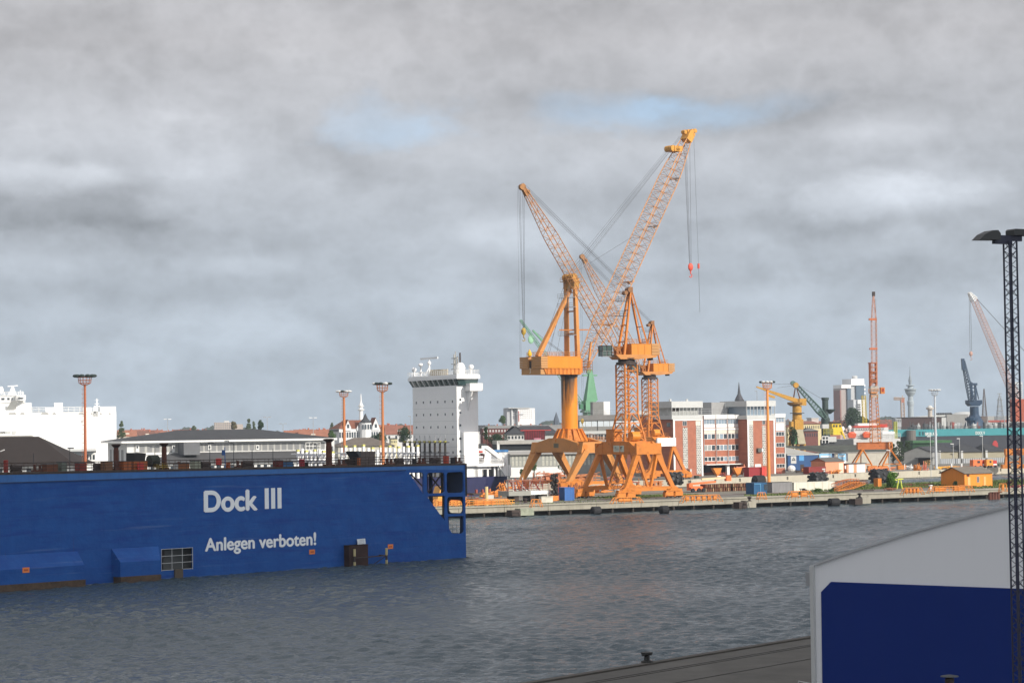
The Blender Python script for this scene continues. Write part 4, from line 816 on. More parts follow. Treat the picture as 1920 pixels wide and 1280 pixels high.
    def ubox(mb, s0, s1, n0, n1, z0, z1): c = [W(s, n, z) for z in (z0, z1) for n in (n0, n1) for s in (s0, s1)]; return mb.hull(c, [(0, 2, 3, 1), (4, 5, 7, 6), (0, 1, 5, 4), (2, 6, 7, 3), (0, 4, 6, 2), (1, 3, 7, 5)])
    N0 = -4.2
    s_l = U.hit(1019, 680, N0)[0]; s_r = U.hit(1089, 680, N0)[0]; zt = U.hit(1050, 668, N0)[1]; zm = U.hit(1050, 690, N0)[1]; zb = U.hit(1050, 701.5, N0)[1]
    b = MB(); c = [W(s, n, z) for n in (N0+.25, 4.0) for s, z in ((s_l+.3, zm), (s_r+.5, zm), (s_r+.3, zb), (s_l+1.2, zb))]; b.hull(c, [(3, 2, 1, 0), (4, 5, 6, 7)]+[(i, (i+1) % 4, 4+(i+1) % 4, 4+i) for i in range(4)])
    for i in range(9): s = s_l+1.4+i*(s_r-s_l-2)/8; ubox(b, s, s+.15, N0+.05, N0+.25, zb+.1, zm)
    T.part('platform', b, OR)
    T.part('machinery_house', ubox(ubox(MB(), s_l+1.5, s_r, N0, 4.2, zm, zt), s_l+1.4, s_r+.1, N0-.08, 4.3, zt, zt+.12), ORB)
    b = MB()
    for i in range(5):
        h = (zt-zm)/5
        ubox(b, s_l-.9, s_l+1.45, N0-.1, -.4, zm+i*h, zm+(i+1)*h-.06); ubox(b, s_l-.9, s_l+1.45, .9, 4.4, zm+i*h, zm+(i+1)*h-.06)
    T.part('counterweight', b, TAN)
    b = MB(); ubox(b, s_l-.6, s_l+1.4, N0+.5, 4.0, zb, zm); T.part('rear_bay', b, TAN)
    hk = W(s_l-.9, .3, zt+.6); b = MB().lathe(hk, [(.1, -.6), (.55, -.4), (.6, .2), (.35, .8), (.12, 1.3)], 10); T.part('spare_hook', b, mat('hook_bright', (.75, .42, .02), .5)); T.part('bay_gap', ubox(MB(), s_l-.5, s_l-.1, -.4, .9, zm, zm+2.0), DKR)
    me = text_mesh('3', 1.0, .0, .02); wl = mat('letter_pale', (.75, .7, .6), .6)
    for v in me.vertices: x, y, z = v.co; v.co = W(s_l-.62-z*.5, .9-x*1.6, zb+.35+y*2.0)
    me.materials.append(wl); me.name = 'number'; o = bpy.data.objects.new('number', me); COL.objects.link(o); o.parent = T.e
    T.part('slew_ring', MB().lathe((0, 0, 0), [(2.35, 30.4), (2.35, 30.9), (2.9, 30.95), (2.9, zb-2.4)], 24), DKR)
    b = MB(); b.rail([W(s_l+1.5, N0, zt+.12), W(s_r, N0, zt+.12), W(s_r, 4.2, zt+.12), W(s_l+1.5, 4.2, zt+.12)], 1.1, .045, 1.4, 1, True); T.part('handrail', b, ORL)
    b = MB().rail([(-4.4, -10.5, 12.95), (4.4, -10.5, 12.95)], 1.1, .04, 1.4, 1).rail([(-4.4, -9.4, 12.7), (-4.4, -3, 14.0)], 1.1, .04, 1.4, 1).rail([(4.4, -9.4, 12.7), (4.4, -3, 14.0)], 1.1, .04, 1.4, 1); T.part('handrail', b, ORL)
    b = MB()
    for k in (-.25, .25): b.beam((-2.6, -1.0+k, 16.4), (-2.6, -1.0+k, 30.5), .06)
    for i in range(30): b.beam((-2.6, -1.25, 16.6+i*.46), (-2.6, -.75, 16.6+i*.46), .05)
    T.part('ladder', b, ORL)
    # mast: two front columns, ladder rungs, one raking back stay
    zh = 20+(795-520)*.1441
    cols = []
    for n, px in ((-2.1, 1082), (2.1, 1062)):
        s = U.hit(px, 600, n)[0]; cols.append(s); T.part('mast_leg', MB().beam(W(s, n, zt), W(s-.25, n*.8, zh), 1.15, 1.0, .95, .9), ORL)
    sc = sum(cols)/2
    for y in (548, 583, 625): z = 20+(795-y)*.1441; T.part('mast_rung', MB().beam(W(sc, -2.1, z), W(sc, 2.1, z), .5, .35), ORL)
    zp = 20+(795-618)*.1441; b = MB().beam(W(sc-3.5, 1.2, zp), W(sc+3, -3.4, zp), .35, .3); T.part('spreader', b, OR)
    b = MB()
    for z in (zp-1.4, zh-5.4, zh-8): b.beam(W(sc-1.2, -2.6, z), W(sc-1.2, 3.6, z), 1.2, .1); b.rail([W(sc-1.8, -2.6, z), W(sc-1.8, 3.6, z)], 1.1, .05, 1.4, 1)
    T.part('service_platform', b, GRY)
    s0, z0 = U.hit(1008, 664, 0); b = MB().beam(W(s0, 0, zt), W(sc-.4, 0, zh-3.2), 1.25, 1.1, .9, .9); T.part('back_stay', b, ORL)
    b = MB(); b.beam(W(sc, 0, zh-3), W(sc, 0, zh-.2), 5.0, 1.6)
    for n in (-1.8, -.6, .6, 1.8): b.tube(W(sc-.5, n-.35, zh+.1), W(sc-.5, n+.35, zh+.1), .95, n=14)
    b.beam(W(sc-1.6, 0, zh-1), W(sc+1.6, 0, zh-1), 5.4, .14); b.rail([W(sc-1.6, -2.7, zh-1), W(sc-1.6, 2.7, zh-1)], 1, .05, 1, 1); T.part('sheave_block', b, mat('sheave_ochre', (.46, .22, .04), .6, rust=.3))
    # jib
    tip = U.hit(1290, 256); foot = U.pt(U.hit(1091, 690)[0], U.hit(1091, 690)[1]); tp = U.pt(*tip); L = (tp-foot).length; ld = T.loc
    wf = lambda t: 4.6 if t > .06 else 4.6; hf = lambda t: (.5+3.4*min(t/.20, 1)) if t < .86 else 3.9-(t-.86)/.14*2.4
    w2 = lambda t: 4.3 if t < .8 else 4.3-(t-.8)/.2*2.2
    b = MB(); b.lattice(ld(foot), ld(tp), w2, hf, 30, .15, .055, nn=5); T.part('jib', b, ORJ)
    dr = (tp-foot).normalized(); un = U.n.to_3d(); uu = U.u.to_3d(); ip = dr.cross(un).normalized(); ip = ip if ip.z > 0 else -ip
    b = MB(); h0 = tp+dr*.6
    b.beam(ld(h0-dr*2.2), ld(h0+dr*.8), 2.8, 2.2); 
    for k in (-1.9, -.4, 1.0, 2.2): b.tube(ld(h0+uu*k+Vector((0, 0, .9+k*.15))-un*.6), ld(h0+uu*k+Vector((0, 0, .9+k*.15))+un*.6), .62, n=12)
    b.beam(ld(h0+uu*.6+Vector((0, 0, .2))), ld(h0+uu*2.4+Vector((0, 0, 1.2))), .6, .6); T.part('jib_head', b, mat('head_ochre', (.62, .30, .05), .6, rust=.25))
    c = tp-dr*6.2+ip*2.2; b = MB(); b.beam(ld(c-uu*1.8), ld(c+uu*1.2), 3.2, 1.5); b.tube(ld(c-uu*2.2-un*1.4), ld(c-uu*2.2+un*1.4), .9, n=12); b.tube(ld(c-uu*.6-un*1.6), ld(c-uu*.6+un*1.6), .85, n=12); T.part('sheave_frame', b, mat('head_ochre', (.62, .30, .05), .6, rust=.25))
    for t in (.20, .38, .62, .83):
        c = foot.lerp(tp, t); b = MB(); b.beam(ld(c-ip*2.2-un*2.2), ld(c-ip*2.2+un*2.2), .5, .3); b.beam(ld(c-ip*2.1), ld(c-ip*2.9), .7, .5); T.part('jib_platform', b, GRY if t > .5 else ORJ)
    b = MB()
    for n in (-1.8, -.6, .6, 1.8):
        b.tube(W(sc-.5, n, zh+1), ld(tp-dr*6.2+ip*2.4-uu*2+un*n*.6), .032, n=4); b.tube(W(sc-.5, n*.8, zh+.2), ld(tp-dr*1.0+ip*1.5-uu*1+un*n*.3), .026, n=4)
    b.tube(W(sc-.5, 0, zh+.6), ld(foot.lerp(tp, .55)+ip*2), .04, n=4)
    for n in (-1.2, .8): b.tube(W(sc-.9, n, zh), W(s0+1.5, n*1.5, zt), .05, n=4); b.tube(W(sc-.9, n, zh), W(s0+5, n*1.5, zt), .05, n=4)
    T.part('stay_cables', b, CBL)
    b = MB(); zk = U.hit(1293, 494)[1]; hx = lambda px: U.pt(U.hit(px, 400)[0], 0)
    for a, c_ in ((1284.5, 1291), (1286.5, 1291.6), (1288.8, 1293), (1295.5, 1294.6)): p, q = hx(a), hx(c_); b.tube(ld(Vector((p.x, p.y, tp.z-3 if a < 1290 else tp.z+1))), ld(Vector((q.x, q.y, zk))), .05, n=4)
    p, q = hx(1303), hx(1308); b.tube(ld(Vector((p.x, p.y, tp.z+2))), ld(Vector((q.x, q.y, zk))), .045, n=4); zl = U.hit(1309, 585)[1]; b.tube(ld(Vector((q.x, q.y, zk))), ld(Vector((q.x+.15, q.y, zl))), .06, n=4); T.part('hoist_cables', b, CBL)
    k = hx(1293); hookblock(T, ld(Vector((k.x, k.y, zk-1))), mat('hook_red', (.70, .09, .05), .5), 1.05)
    T.part('small_weight', MB().tube(ld(Vector((q.x, q.y, zk+.1))), ld(Vector((q.x, q.y, zk-1.3))), .32, n=8), mat('hook_red', (.70, .09, .05), .5))
    b = MB(); x0 = U.pt(s_r+.4, 0, N0+1.2); b.beam(ld(Vector((x0.x, x0.y, zb+.4))), ld(Vector((x0.x, x0.y, zt-.5))), 1.3, 1.6); T.part('jib_bracket', b, OR)
    b = MB(); b.rail([W(s_r+1.6, N0+.2, zb+.6), W(s_r+4.4, N0+.2, zb+.6), W(s_r+4.4, 1, zb+.6)], 3.0, .07, .9, 3); T.part('cab_cage', b, mat('cage_orange', (.40, .16, .05), .7))
    for k in (-1, 1):
        b = MB().beam(ld(foot+un*k*2.5), ld(foot+un*k*2.5+Vector((0, 0, 7))+uu*1.2-ip*0), .45, .45); T.part('jib_strut', b, ORL)
column_crane()
# ---- second row
def tower_crane():
    T = Thing('tower_crane', 'slender orange lattice crane on a trestle portal at the far yard, jib pointing straight up', 'crane', 1640, 800, 8, 2.4); s_ = 800/FPX
    h = lambda px, py, off=0: T.h(px, py, off)
    # trestle portal: a deep dark girder on two A frames seen end on
    zb = h(1640, 842)[1]; zt = h(1640, 828.5)[1]; xl = h(1607, 835)[0]; xr = h(1672, 835)[0]
    b = MB().box(xl, xr-1.5, -.9, .9, zb, zt); b.box(xl, xr-1.5, -1.1, 1.1, zt-.15, zt); b.box(xl, xr-1.5, -1.1, 1.1, zb, zb+.15)
    T.part('girder', b, mat('girder_rust', (.45, .13, .03), .6, rust=.2))
    b = MB()
    for x0, x1, z0, z1 in ((xr-1.5, xr, zb, zb+.3), (xr-1.5, xr, zt-.3, zt), (xr-1.5, xr-1.2, zb, zt), (xr-.3, xr, zb, zt)): b.box(x0, x1, -1.15, 1.15, z0, z1)
    b.beam((xr-1.4, -1.0, zb), (xr-.1, -1.0, zt), .2); T.part('end_frame', b, OR)
    for (tx, ty, pts) in ((1668, 842, (1650, 1685)), (1616, 842, (1596, 1630))):
        x, z = h(tx, ty); o0 = None
        for q in pts:
            xf, zf = h(q, 868); T.part('trestle_leg', MB().beam((x, -1.0, z), (xf, -3.2, 1.6), .45), OR); T.part('trestle_leg', MB().beam((x, 1.0, z), (x+(xf-x)*.55, 6.5, 1.6), .38), OR); T.part('foot', MB().box(xf-1.6, xf+1.6, -4, -2.4, 0, 1.5), OR)
        T.part('tie_beam', MB().beam((h(pts[0], 868)[0], -3.2, 2.0), (h(pts[1], 868)[0], -3.2, 2.0), .35), OR)
    zc = h(1637, 740)[1]; zm = h(1637, 735)[1]; xc = h(1638.5, 780)[0]
    b = MB(); b.lattice((xc+.4, 0, zt), (xc, 0, zm-1), lambda t: 3.1-.9*t, lambda t: 3.1-.9*t, 12, .13, .055, up=(0, 1, 0)); T.part('tower', b, OR)
    xl2 = h(1631, 735)[0]; xr2 = h(1650, 735)[0]; b = MB().box(xl2, xr2-1.4, -1.6, 1.6, zm-.4, zm); b.rail([(xl2-1, -1.6, zm), (xr2, -1.6, zm)], 1.1, .06, 1.1, 1); T.part('slewing_platform', b, OR)
    T.part('machinery_house', MB().box(xl2, xl2+2.9, -1.2, 1.4, zm, zm+2.2), mat('house_grey', (.42, .38, .33), .7)); T.part('lower_house', MB().box(xl2+.2, xl2+2.9, -1.0, 1.2, zm-2, zm-.4), mat('house_grey', (.42, .38, .33), .7))
    x0, z0 = h(1649, 738); x1, z1 = h(1656, 726); b = MB().box(x0, x1, -1.8, -.2, z0, z1); o = T.part('cab', b, OR); T.part('window', MB().box(x0+.3, x1-.3, -1.85, -1.8, z0+.7, z1-.4), mat('cab_red', (.35, .05, .03), .3), o)
    zf = h(1637, 680)[1]; b = MB().box(xc-1.3, xc-1.0, -1, 1, zm+2, zf); b.box(xc+.9, xc+1.2, -1, 1, zm+2, zf)
    for i in range(6): z = zm+2+(zf-zm-2)*i/5; b.box(xc-1.3, xc+1.2, -1, -.7, z-.12, z+.12)
    b.box(xc-1.5, xc+1.4, -1.1, 1.1, zf-.2, zf+.1); T.part('mast_frame', b, mat('frame_red_orange', (.50, .14, .05), .6)); T.part('winch', MB().tube((xc-.9, 0, zm+4), (xc+.9, 0, zm+4), .9, n=10).box(xc-1, xc+.8, -.8, .8, zm+6.4, zm+7.4), mat('winch_rust', (.22, .08, .04), .7))
    ztip = h(1637.5, 556)[1]; b = MB(); b.lattice((xc, -1.5, zm+2.5), (xc-.1, -2.5, ztip-9), 1.8, 1.2, 14, .08, .035, up=(0, 1, 0)); b.lattice((xc-.1, -2.5, ztip-9), (xc-.15, -2.7, ztip), lambda t: 1.8-1.5*t, 1.0, 5, .08, .035, up=(0, 1, 0)); T.part('jib', b, mat('jib_faded_orange', (.58, .24, .12), .6))
    T.part('jib_head', MB().box(xc-.5, xc+.4, -3.2, -2.2, ztip, ztip+1.6), DKR)
    for y in (600, 655): z = h(1637, y)[1]; T.part('jib_platform', MB().box(xc-1.9, xc+.9, -3, -2.2, z-.2, z+.5), mat('frame_red_orange', (.50, .14, .05), .6))
    b = MB().tube((xc+.6, -2.2, ztip-1), (xc+1.0, 0, zf), .04, n=4).tube((xc+.9, -2.2, ztip-1), (xc+1.4, 0, zf), .04, n=4); T.part('stay_cables', b, CBL)
tower_crane()
def green_crane():
    T = Thing('harbour_crane', 'pale green dockside crane behind the grey office wing', 'crane', 1100, 960, 15, 2.4); m = mat('crane_green', (.13, .31, .18), .6, var=.1); h = T.h
    m2 = mat('crane_green_dark', (.06, .19, .11), .6)
    x0, z0 = h(1087, 770); x1, z1 = h(1112, 770); xa, za = h(1106.5, 697); xb, zb = h(1097, 740)
    z7 = h(1100, 745)[1]
    b = MB(); b.hull([(h(1094, 770)[0], -3, z0), (h(1117, 750)[0], -3, h(1117, 750)[1]), (xa+.9, -1, za), (xa-.6, -1, za), (h(1094, 770)[0], 3, z0), (h(1117, 750)[0], 3, h(1117, 750)[1]), (xa+.9, 1, za), (xa-.6, 1, za)], [(0, 1, 2, 3), (7, 6, 5, 4), (0, 4, 5, 1), (1, 5, 6, 2), (2, 6, 7, 3), (3, 7, 4, 0)]); T.part('mast', b, m)
    T.part('machinery_house', MB().box(h(1094, 760)[0], h(1112, 760)[0], -3.5, 3, h(1100, 769)[1], h(1100, 751)[1]), m)
    T.part('machinery_skirt', MB().box(h(1092, 770)[0], h(1113, 770)[0], -3.2, 3.2, h(1100, 773)[1], h(1100, 769)[1]), m2)
    T.part('cab', MB().box(h(1085, 765)[0], h(1091, 765)[0], -2.5, 0, h(1088, 767)[1], h(1088, 757)[1]), m2)
    T.part('column', MB().tube((h(1103, 770)[0], 0, 0), (h(1103, 770)[0], 0, h(1100, 772)[1]), 2.4, n=14), m2)
    T.part('mast_top', MB().box(xa-3.4, xa+3.0, -.6, .6, za-1.8, za-1.2).tube((xa-.3, -.6, za), (xa-.3, .6, za), 1.3, n=10), m)
    tip = h(976, 600, -6); ft = h(1093, 762); b = MB(); b.lattice((ft[0], 0, ft[1]), (tip[0], -6, tip[1]), lambda t: 3.6-2.6*t, lambda t: .6+6*t*(.45-t)*2.2 if t < .4 else 1.1-.7*(t-.4), 20, .11, .045, nn=4); T.part('jib', b, m)
    T.part('pulley', MB().ball((h(995.5, 636, -5)[0], -5, h(995.5, 636, -5)[1]), 1.3, .5, 1.9, 10, 8), mat('crane_green_pale', (.30, .55, .36), .5))
    j = h(993, 620); T.part('jib_lever', MB().beam((j[0], -5, j[1]), (h(1012, 640)[0], -4.5, h(1012, 640)[1]), .7), m)
    b = MB().tube((xa, 0, za), (j[0], -5, j[1]), .08, n=4).tube((xa, .8, za), (h(1000, 640)[0], -4.5, h(1000, 628)[1]), .08, n=4).tube((tip[0], -6, tip[1]), (tip[0], -6, h(975, 680)[1]), .05, n=4); T.part('cables', b, CBL)
green_crane()
def yellow_crane():
    T = Thing('harbour_crane', 'yellow ochre column crane with its arm pointing left, behind the brick office', 'crane', 1492, 930, 10, 2.4); m = mat('crane_ochre', (.50, .26, .035), .6, var=.12, rust=.2); h = T.h
    z0 = h(1492, 805)[1]; z1 = h(1492, 761)[1]; T.part('column', MB().lathe((0, 0, 0), [(2.0, z0), (1.9, z1)], 16), m)
    T.part('collar', MB().lathe((0, 0, h(1492, 775)[1]), [(3.0, 0), (3.0, .3)], 16), DGR)
    b = MB(); xl, xr = h(1488, 806)[0], h(1504, 806)[0]; b.hull([(xl, -2, z0), (xr, -2, z0), (xr, 2, z0), (xl, 2, z0), (xl, -2, z0+4.2), (xr, -2, z0+4.2), (xr, 2, z0+4.2), (xl, 2, z0+4.2)], [(3, 2, 1, 0), (4, 5, 6, 7), (0, 1, 5, 4), (1, 2, 6, 5), (2, 3, 7, 6), (3, 0, 4, 7)]); b.box(h(1482, 806)[0], xl, -1.5, 2, z0-2, z0+3.4); T.part('head_box', b, m)
    for x, y, mm in ((h(1494, 832), 1, LGR), (h(1508, 832), 1, LGR)): pass
    b = MB(); xa, xb = h(1494, 830)[0], h(1508, 830)[0]; zl = h(1500, 832)[1]; b.hull([(xa, -2.2, zl), (xb, -2.2, zl), (xr-.3, -2, z0), (xl+.6, -2, z0), (xa, 2, zl), (xb, 2, zl), (xr-.3, 2, z0), (xl+.6, 2, z0)], [(0, 1, 2, 3), (7, 6, 5, 4), (0, 4, 5, 1), (1, 5, 6, 2), (2, 6, 7, 3), (3, 7, 4, 0)]); T.part('pale_leg', b, mat('leg_cream', (.42, .38, .27), .7))
    for x in (xa+.3, xb-.3): T.part('leg', MB().box(x-.5, x+.5, -1.5, 1.5, 0, zl), m)
    b = MB(); xc = h(1483, 832)[0]; b.beam((xc, 0, 0), (xl+.5, 0, z0+1), 1.0); b.beam((xc-.5, 4, 0), (xl+.5, 4, z0+1), .9); T.part('leg', b, m)
    T.part('green_tank', MB().box(h(1484, 825)[0], h(1491, 825)[0], -2, 0, h(1487, 832)[1], h(1487, 820)[1]), mat('tank_green', (.03, .16, .05), .6))
    zb = h(1495, 756)[1]; T.part('machinery_house', MB().box(h(1496, 750)[0], h(1509, 750)[0], -2.2, 2.2, h(1500, 760)[1], h(1500, 747)[1]).box(h(1490, 750)[0], h(1497, 750)[0], -1.8, 1.8, h(1500, 757)[1], h(1500, 749)[1]), m)
    T.part('turntable', MB().lathe((h(1491, 757)[0], 0, h(1491, 761)[1]), [(1.9, 0), (3.3, .8), (3.3, 1.6)], 16), mat('ochre_dark', (.22, .11, .02), .7))
    tip = h(1417, 725); ft = h(1500, 754); b = MB(); b.beam((ft[0], -1, ft[1]), (tip[0], -1, tip[1]), 1.6, 2.0, .6, .5); T.part('arm', b, m); k = h(1438, 736); T.part('arm_flap', MB().beam((k[0], -1, k[1]-1), (k[0]+3, -1, k[1]-2), .6, .9), m)
    ap = h(1492, 722)
    for xf in (1486, 1498): T.part('frame_leg', MB().beam((h(xf, 747)[0], -1, h(xf, 747)[1]), (ap[0], 0, ap[1]), .28).beam((h(xf, 747)[0]+.8, 1, h(xf, 747)[1]), (ap[0], 0, ap[1]), .28), BRN)
    T.part('head_drum', MB().tube((ap[0], -.8, ap[1]), (ap[0], .8, ap[1]), 1.1, n=12), m); T.part('stay_cable', MB().tube((ap[0], 0, ap[1]+.5), (tip[0]+6, -1, tip[1]+1), .05, n=4).tube((ap[0], .5, ap[1]), (tip[0]+9, -1, tip[1]-.5), .05, n=4), CBL)
yellow_crane()
def ship_crane():
    T = Thing('deck_crane', 'dark green deck crane with a lattice arm raised to the left', 'crane', 1545, 1000, 5, 2.4); m = mat('deck_crane_green', (.035, .055, .05), .6); m2 = mat('deck_jib_green', (.10, .17, .15), .6); h = T.h
    z1 = h(1545, 750)[1]; T.part('post', MB().lathe((0, 0, 0), [(2.0, 0), (2.0, h(1545, 785)[1]), (1.4, h(1545, 780)[1]), (1.4, z1), (1.7, z1+.2), (1.7, z1+1.2)], 14), m)
    T.part('crow_platform', MB().lathe((h(1556, 768)[0], 0, h(1556, 769)[1]), [(.4, -1.6), (2.4, 0), (2.6, .5)], 12), m)
    ft = h(1547, 784); tip = h(1489, 718); b = MB(); b.lattice((ft[0], -1, ft[1]), (tip[0], -1, tip[1]), lambda t: 3-1.8*t, lambda t: 2.9-1.9*t if t > .2 else 1.2+6*t, 14, .2, .08); T.part('jib', b, m2)
    b = MB().hull([(ft[0], -1, ft[1]-1), (h(1538, 765)[0], -1, h(1538, 768)[1]), (h(1533, 776)[0], -1, h(1533, 774)[1]), (ft[0], 0, ft[1]-1), (h(1538, 765)[0], 0, h(1538, 768)[1]), (h(1533, 776)[0], 0, h(1533, 774)[1])], [(0, 1, 2), (5, 4, 3), (0, 3, 4, 1), (1, 4, 5, 2), (2, 5, 3, 0)]); T.part('jib_foot', b, m2)
    T.part('jib_head', MB().tube((tip[0]-.8, -2, tip[1]), (tip[0]-.8, 0, tip[1]), 1.0, n=10), m2); T.part('cables', MB().tube((tip[0], -1, tip[1]), (h(1540, 747)[0], 0, h(1540, 747)[1]), .06, n=4), CBL)
    T.part('winch_platform', MB().box(h(1540, 806)[0], h(1552, 806)[0], -2.5, 2.5, h(1545, 803)[1], h(1545, 795)[1]), LGR)
ship_crane()
def navy_crane():
    T = Thing('harbour_crane', 'dark navy blue crane standing on the far teal dock', 'crane', 1824, 1290, 8, 20); m = mat('crane_navy', (.018, .045, .09), .5, var=.2); h = T.h
    zb = h(1824, 803)[1]; z1 = h(1824, 762)[1]
    T.part('column', MB().lathe((0, 0, 0), [(6.5, zb), (5.0, zb+4), (2.6, zb+8), (2.5, z1)], 14), m)
    T.part('machinery', MB().box(h(1815, 790)[0], h(1822, 790)[0], -4, 2, h(1820, 792)[1], h(1820, 781)[1]).lathe((h(1819, 786)[0], -2, h(1819, 788)[1]), [(3.6, 0), (3.8, 1.5)], 12), m)
    b = MB(); zl, zh_ = h(1824, 761)[1], h(1824, 750)[1]; b.hull([(h(1818, 0)[0], -3.4, zl), (h(1833, 0)[0], -3.4, zl), (h(1838, 0)[0], -3.6, zh_-2), (h(1838, 0)[0], -3.6, zh_), (h(1814, 0)[0], -3.6, zh_), (h(1814, 0)[0], -3.6, zh_-2)] + [(h(1818, 0)[0], 3.4, zl), (h(1833, 0)[0], 3.4, zl), (h(1838, 0)[0], 3.6, zh_-2), (h(1838, 0)[0], 3.6, zh_), (h(1814, 0)[0], 3.6, zh_), (h(1814, 0)[0], 3.6, zh_-2)],
           [(0, 1, 2, 3, 4, 5), (11, 10, 9, 8, 7, 6)]+[(i, 6+i, 6+(i+1) % 6, (i+1) % 6) for i in range(6)]); T.part('platform', b, m)
    zt = h(1825, 719)[1]
    for px in (1821, 1829): T.part('mast_leg', MB().beam((h(px, 735)[0], 0, zh_), (h(px-.5 if px > 1825 else px+.5, 735)[0], 0, zt), 1.1), m)
    b = MB()
    for y in (742, 734, 727): b.beam((h(1821, y)[0], 0, h(1821, y)[1]), (h(1829, y)[0], 0, h(1829, y)[1]), .6)
    b.box(h(1819, 720)[0], h(1831, 720)[0], -1.5, 1.5, zt-1, zt+.3); T.part('mast_rung', b, m)
    T.part('back_stay', MB().beam((h(1835, 748)[0], 0, h(1835, 748)[1]), (h(1829, 722)[0], 0, h(1829, 722)[1]), .5), m)
    tip = h(1806, 677, -14); ft = h(1818, 750); b = MB(); b.lattice((ft[0], -3, ft[1]), (tip[0], -14, tip[1]), lambda t: 3.0-1.5*t, lambda t: 1.6+3*t if t < .4 else 2.8-2.4*(t-.4), 14, .22, .09); T.part('jib', b, m)
    T.part('jib_head', MB().beam((tip[0], -14, tip[1]-5), (tip[0]-.3, -14, tip[1]+1.5), 1.6, 1.6), m)
    T.part('counter_lever', MB().beam((h(1813, 712, -6)[0], -6, h(1813, 712, -6)[1]), (h(1825, 722)[0], 0, zt), .4), m); T.part('hoist_cable', MB().tube((tip[0], -14, tip[1]), (tip[0]+.3, -14, h(1806, 705)[1]), .12, n=4), m)
navy_crane()
def striped_crane():
    T = Thing('crawler_crane', 'far faded red and white lattice jib crane partly behind the near mast', 'crane', 1916, 1500, 0, 2.4); m = mat('faded_red', (.50, .30, .24), .7, var=.25, scale=.3); h = T.h
    tip = h(1817, 549, -22); k = h(1826, 562, -20); ft = h(1906, 750); b = MB(); b.lattice((ft[0], 0, ft[1]), (k[0], -20, k[1]), lambda t: 4.6-1.5*t, lambda t: 4.6-2.0*t, 34, .22, .09); T.part('jib', b, m)
    b = MB(); b.lattice((k[0], -20, k[1]), (tip[0], -22, tip[1]), lambda t: 4-2.4*t, lambda t: 3.3-2.2*t, 4, .34, .15); T.part('jib_tip', b, WHT)
    T.part('body', MB().box(h(1898, 790)[0], h(1925, 790)[0], -6, 6, h(1905, 790)[1], h(1905, 748)[1]), mat('crane_red', (.42, .10, .05), .6))
    T.part('undercarriage', MB().box(h(1896, 790)[0], h(1930, 790)[0], -7, 7, 0, h(1905, 792)[1]), DGR)
    b = MB().tube((tip[0]+2, -20, tip[1]), (h(1950, 690)[0], 0, h(1950, 690)[1]), .2, n=4); T.part('stay_cables', b, CBL)
    b = MB().tube((tip[0], -22, tip[1]), (h(1819, 660, -22)[0], -22, h(1819, 660, -22)[1]), .12, n=4).tube((k[0]-2.4, -21, k[1]), (h(1822, 660, -22)[0], -22, h(1822, 660, -22)[1]), .12, n=4); T.part('hoist_cables', b, CBL)
    q = h(1820.5, 663, -22); hookblock(T, (q[0], -22, q[1]), m, 1.5)
striped_crane()
def small_tower_crane():
    T = Thing('tower_crane', 'tiny far building crane left of the concrete television tower', 'crane', 1690, 1900, 0, 2.4); m = mat('far_crane', (.46, .36, .30), .7); h = T.h
    b = MB(); z1 = h(1690, 748)[1]; b.lattice((0, 0, 0), (0, 0, z1), 2.6, 2.6, 12, .4, .15, up=(0, 1, 0)); T.part('tower', b, m)
    b = MB(); a, z = h(1676, 747); b.lattice((h(1696, 749)[0], 0, z1), (a, 0, z), 1.6, 2.0, 8, .35, .14); T.part('jib', b, m); T.part('cab', MB().box(-1.5, 1.5, -1.5, 1.5, z1-3, z1).box(h(1693, 0)[0], h(1695, 0)[0], -1, 1, z1-2, z1+1), mat('far_crane_red', (.42, .16, .10), .7)); T.part('apex', MB().beam((0, 0, z1), (0, 0, h(1690, 741)[1]), .7), m)
small_tower_crane()
def right_portal():
    T = Thing('gantry_base', 'orange trestle crane base behind the near lattice mast on the far yard', 'crane base', 1893, 790, 5, 2.4); h = T.h
    xa, z1 = h(1884, 841); xb, _ = h(1925, 841); zb = h(1890, 853)[1]; T.part('girder', MB().box(xa, xb, -1, 1, zb, z1), OR)
    for px in (1885, 1912): x = h(px, 860)[0]; T.part('leg', MB().beam((x, 0, 1), (x+.4, 0, zb), .9, .7), OR); T.part('foot', MB().box(x-1.4, x+1.4, -1.2, 1.2, 0, 1.4), OR)
    T.part('wheel_guard', MB().tube((h(1907, 0)[0], -1.3, h(1907, 848)[1]), (h(1907, 0)[0], -1.0, h(1907, 848)[1]), 1.1, n=14), BRN)
    b = MB().beam((h(1886, 866)[0], 0, 2), (h(1912, 866)[0], 0, 2.4), .5); T.part('tie_beam', b, OR)
right_portal()
# ================================================================== SHIPS AND BUILDINGS
def win(T, x0, x1, z0, z1, y=0.0, frame=None, pane=None, nx=1, nz=1, ft=.12, name='window', parent=None):
    """a framed window on the front (facing -y): frame with a pane set into it"""
    f = MB(); f.box(x0, x1, y-.08, y, z1-ft, z1); f.box(x0, x1, y-.08, y, z0, z0+ft); f.box(x0, x0+ft, y-.08, y, z0+ft, z1-ft); f.box(x1-ft, x1, y-.08, y, z0+ft, z1-ft)
    for i in range(1, nx): x = x0+(x1-x0)*i/nx; f.box(x-ft*.4, x+ft*.4, y-.075, y, z0+ft, z1-ft)
    for i in range(1, nz): z = z0+(z1-z0)*i/nz; f.box(x0+ft, x1-ft, y-.07, y, z-ft*.35, z+ft*.35)
    o = T.part(name, f, frame or WHT, parent); T.part('pane', MB().box(x0+ft*.5, x1-ft*.5, y-.035, y-.005, z0+ft*.5, z1-ft*.5), pane or GLS, o); return o
def sidebox(mb, x, y0, y1, z0, z1, t=.05): return mb.box(x-t, x, y0, y1, z0, z1)
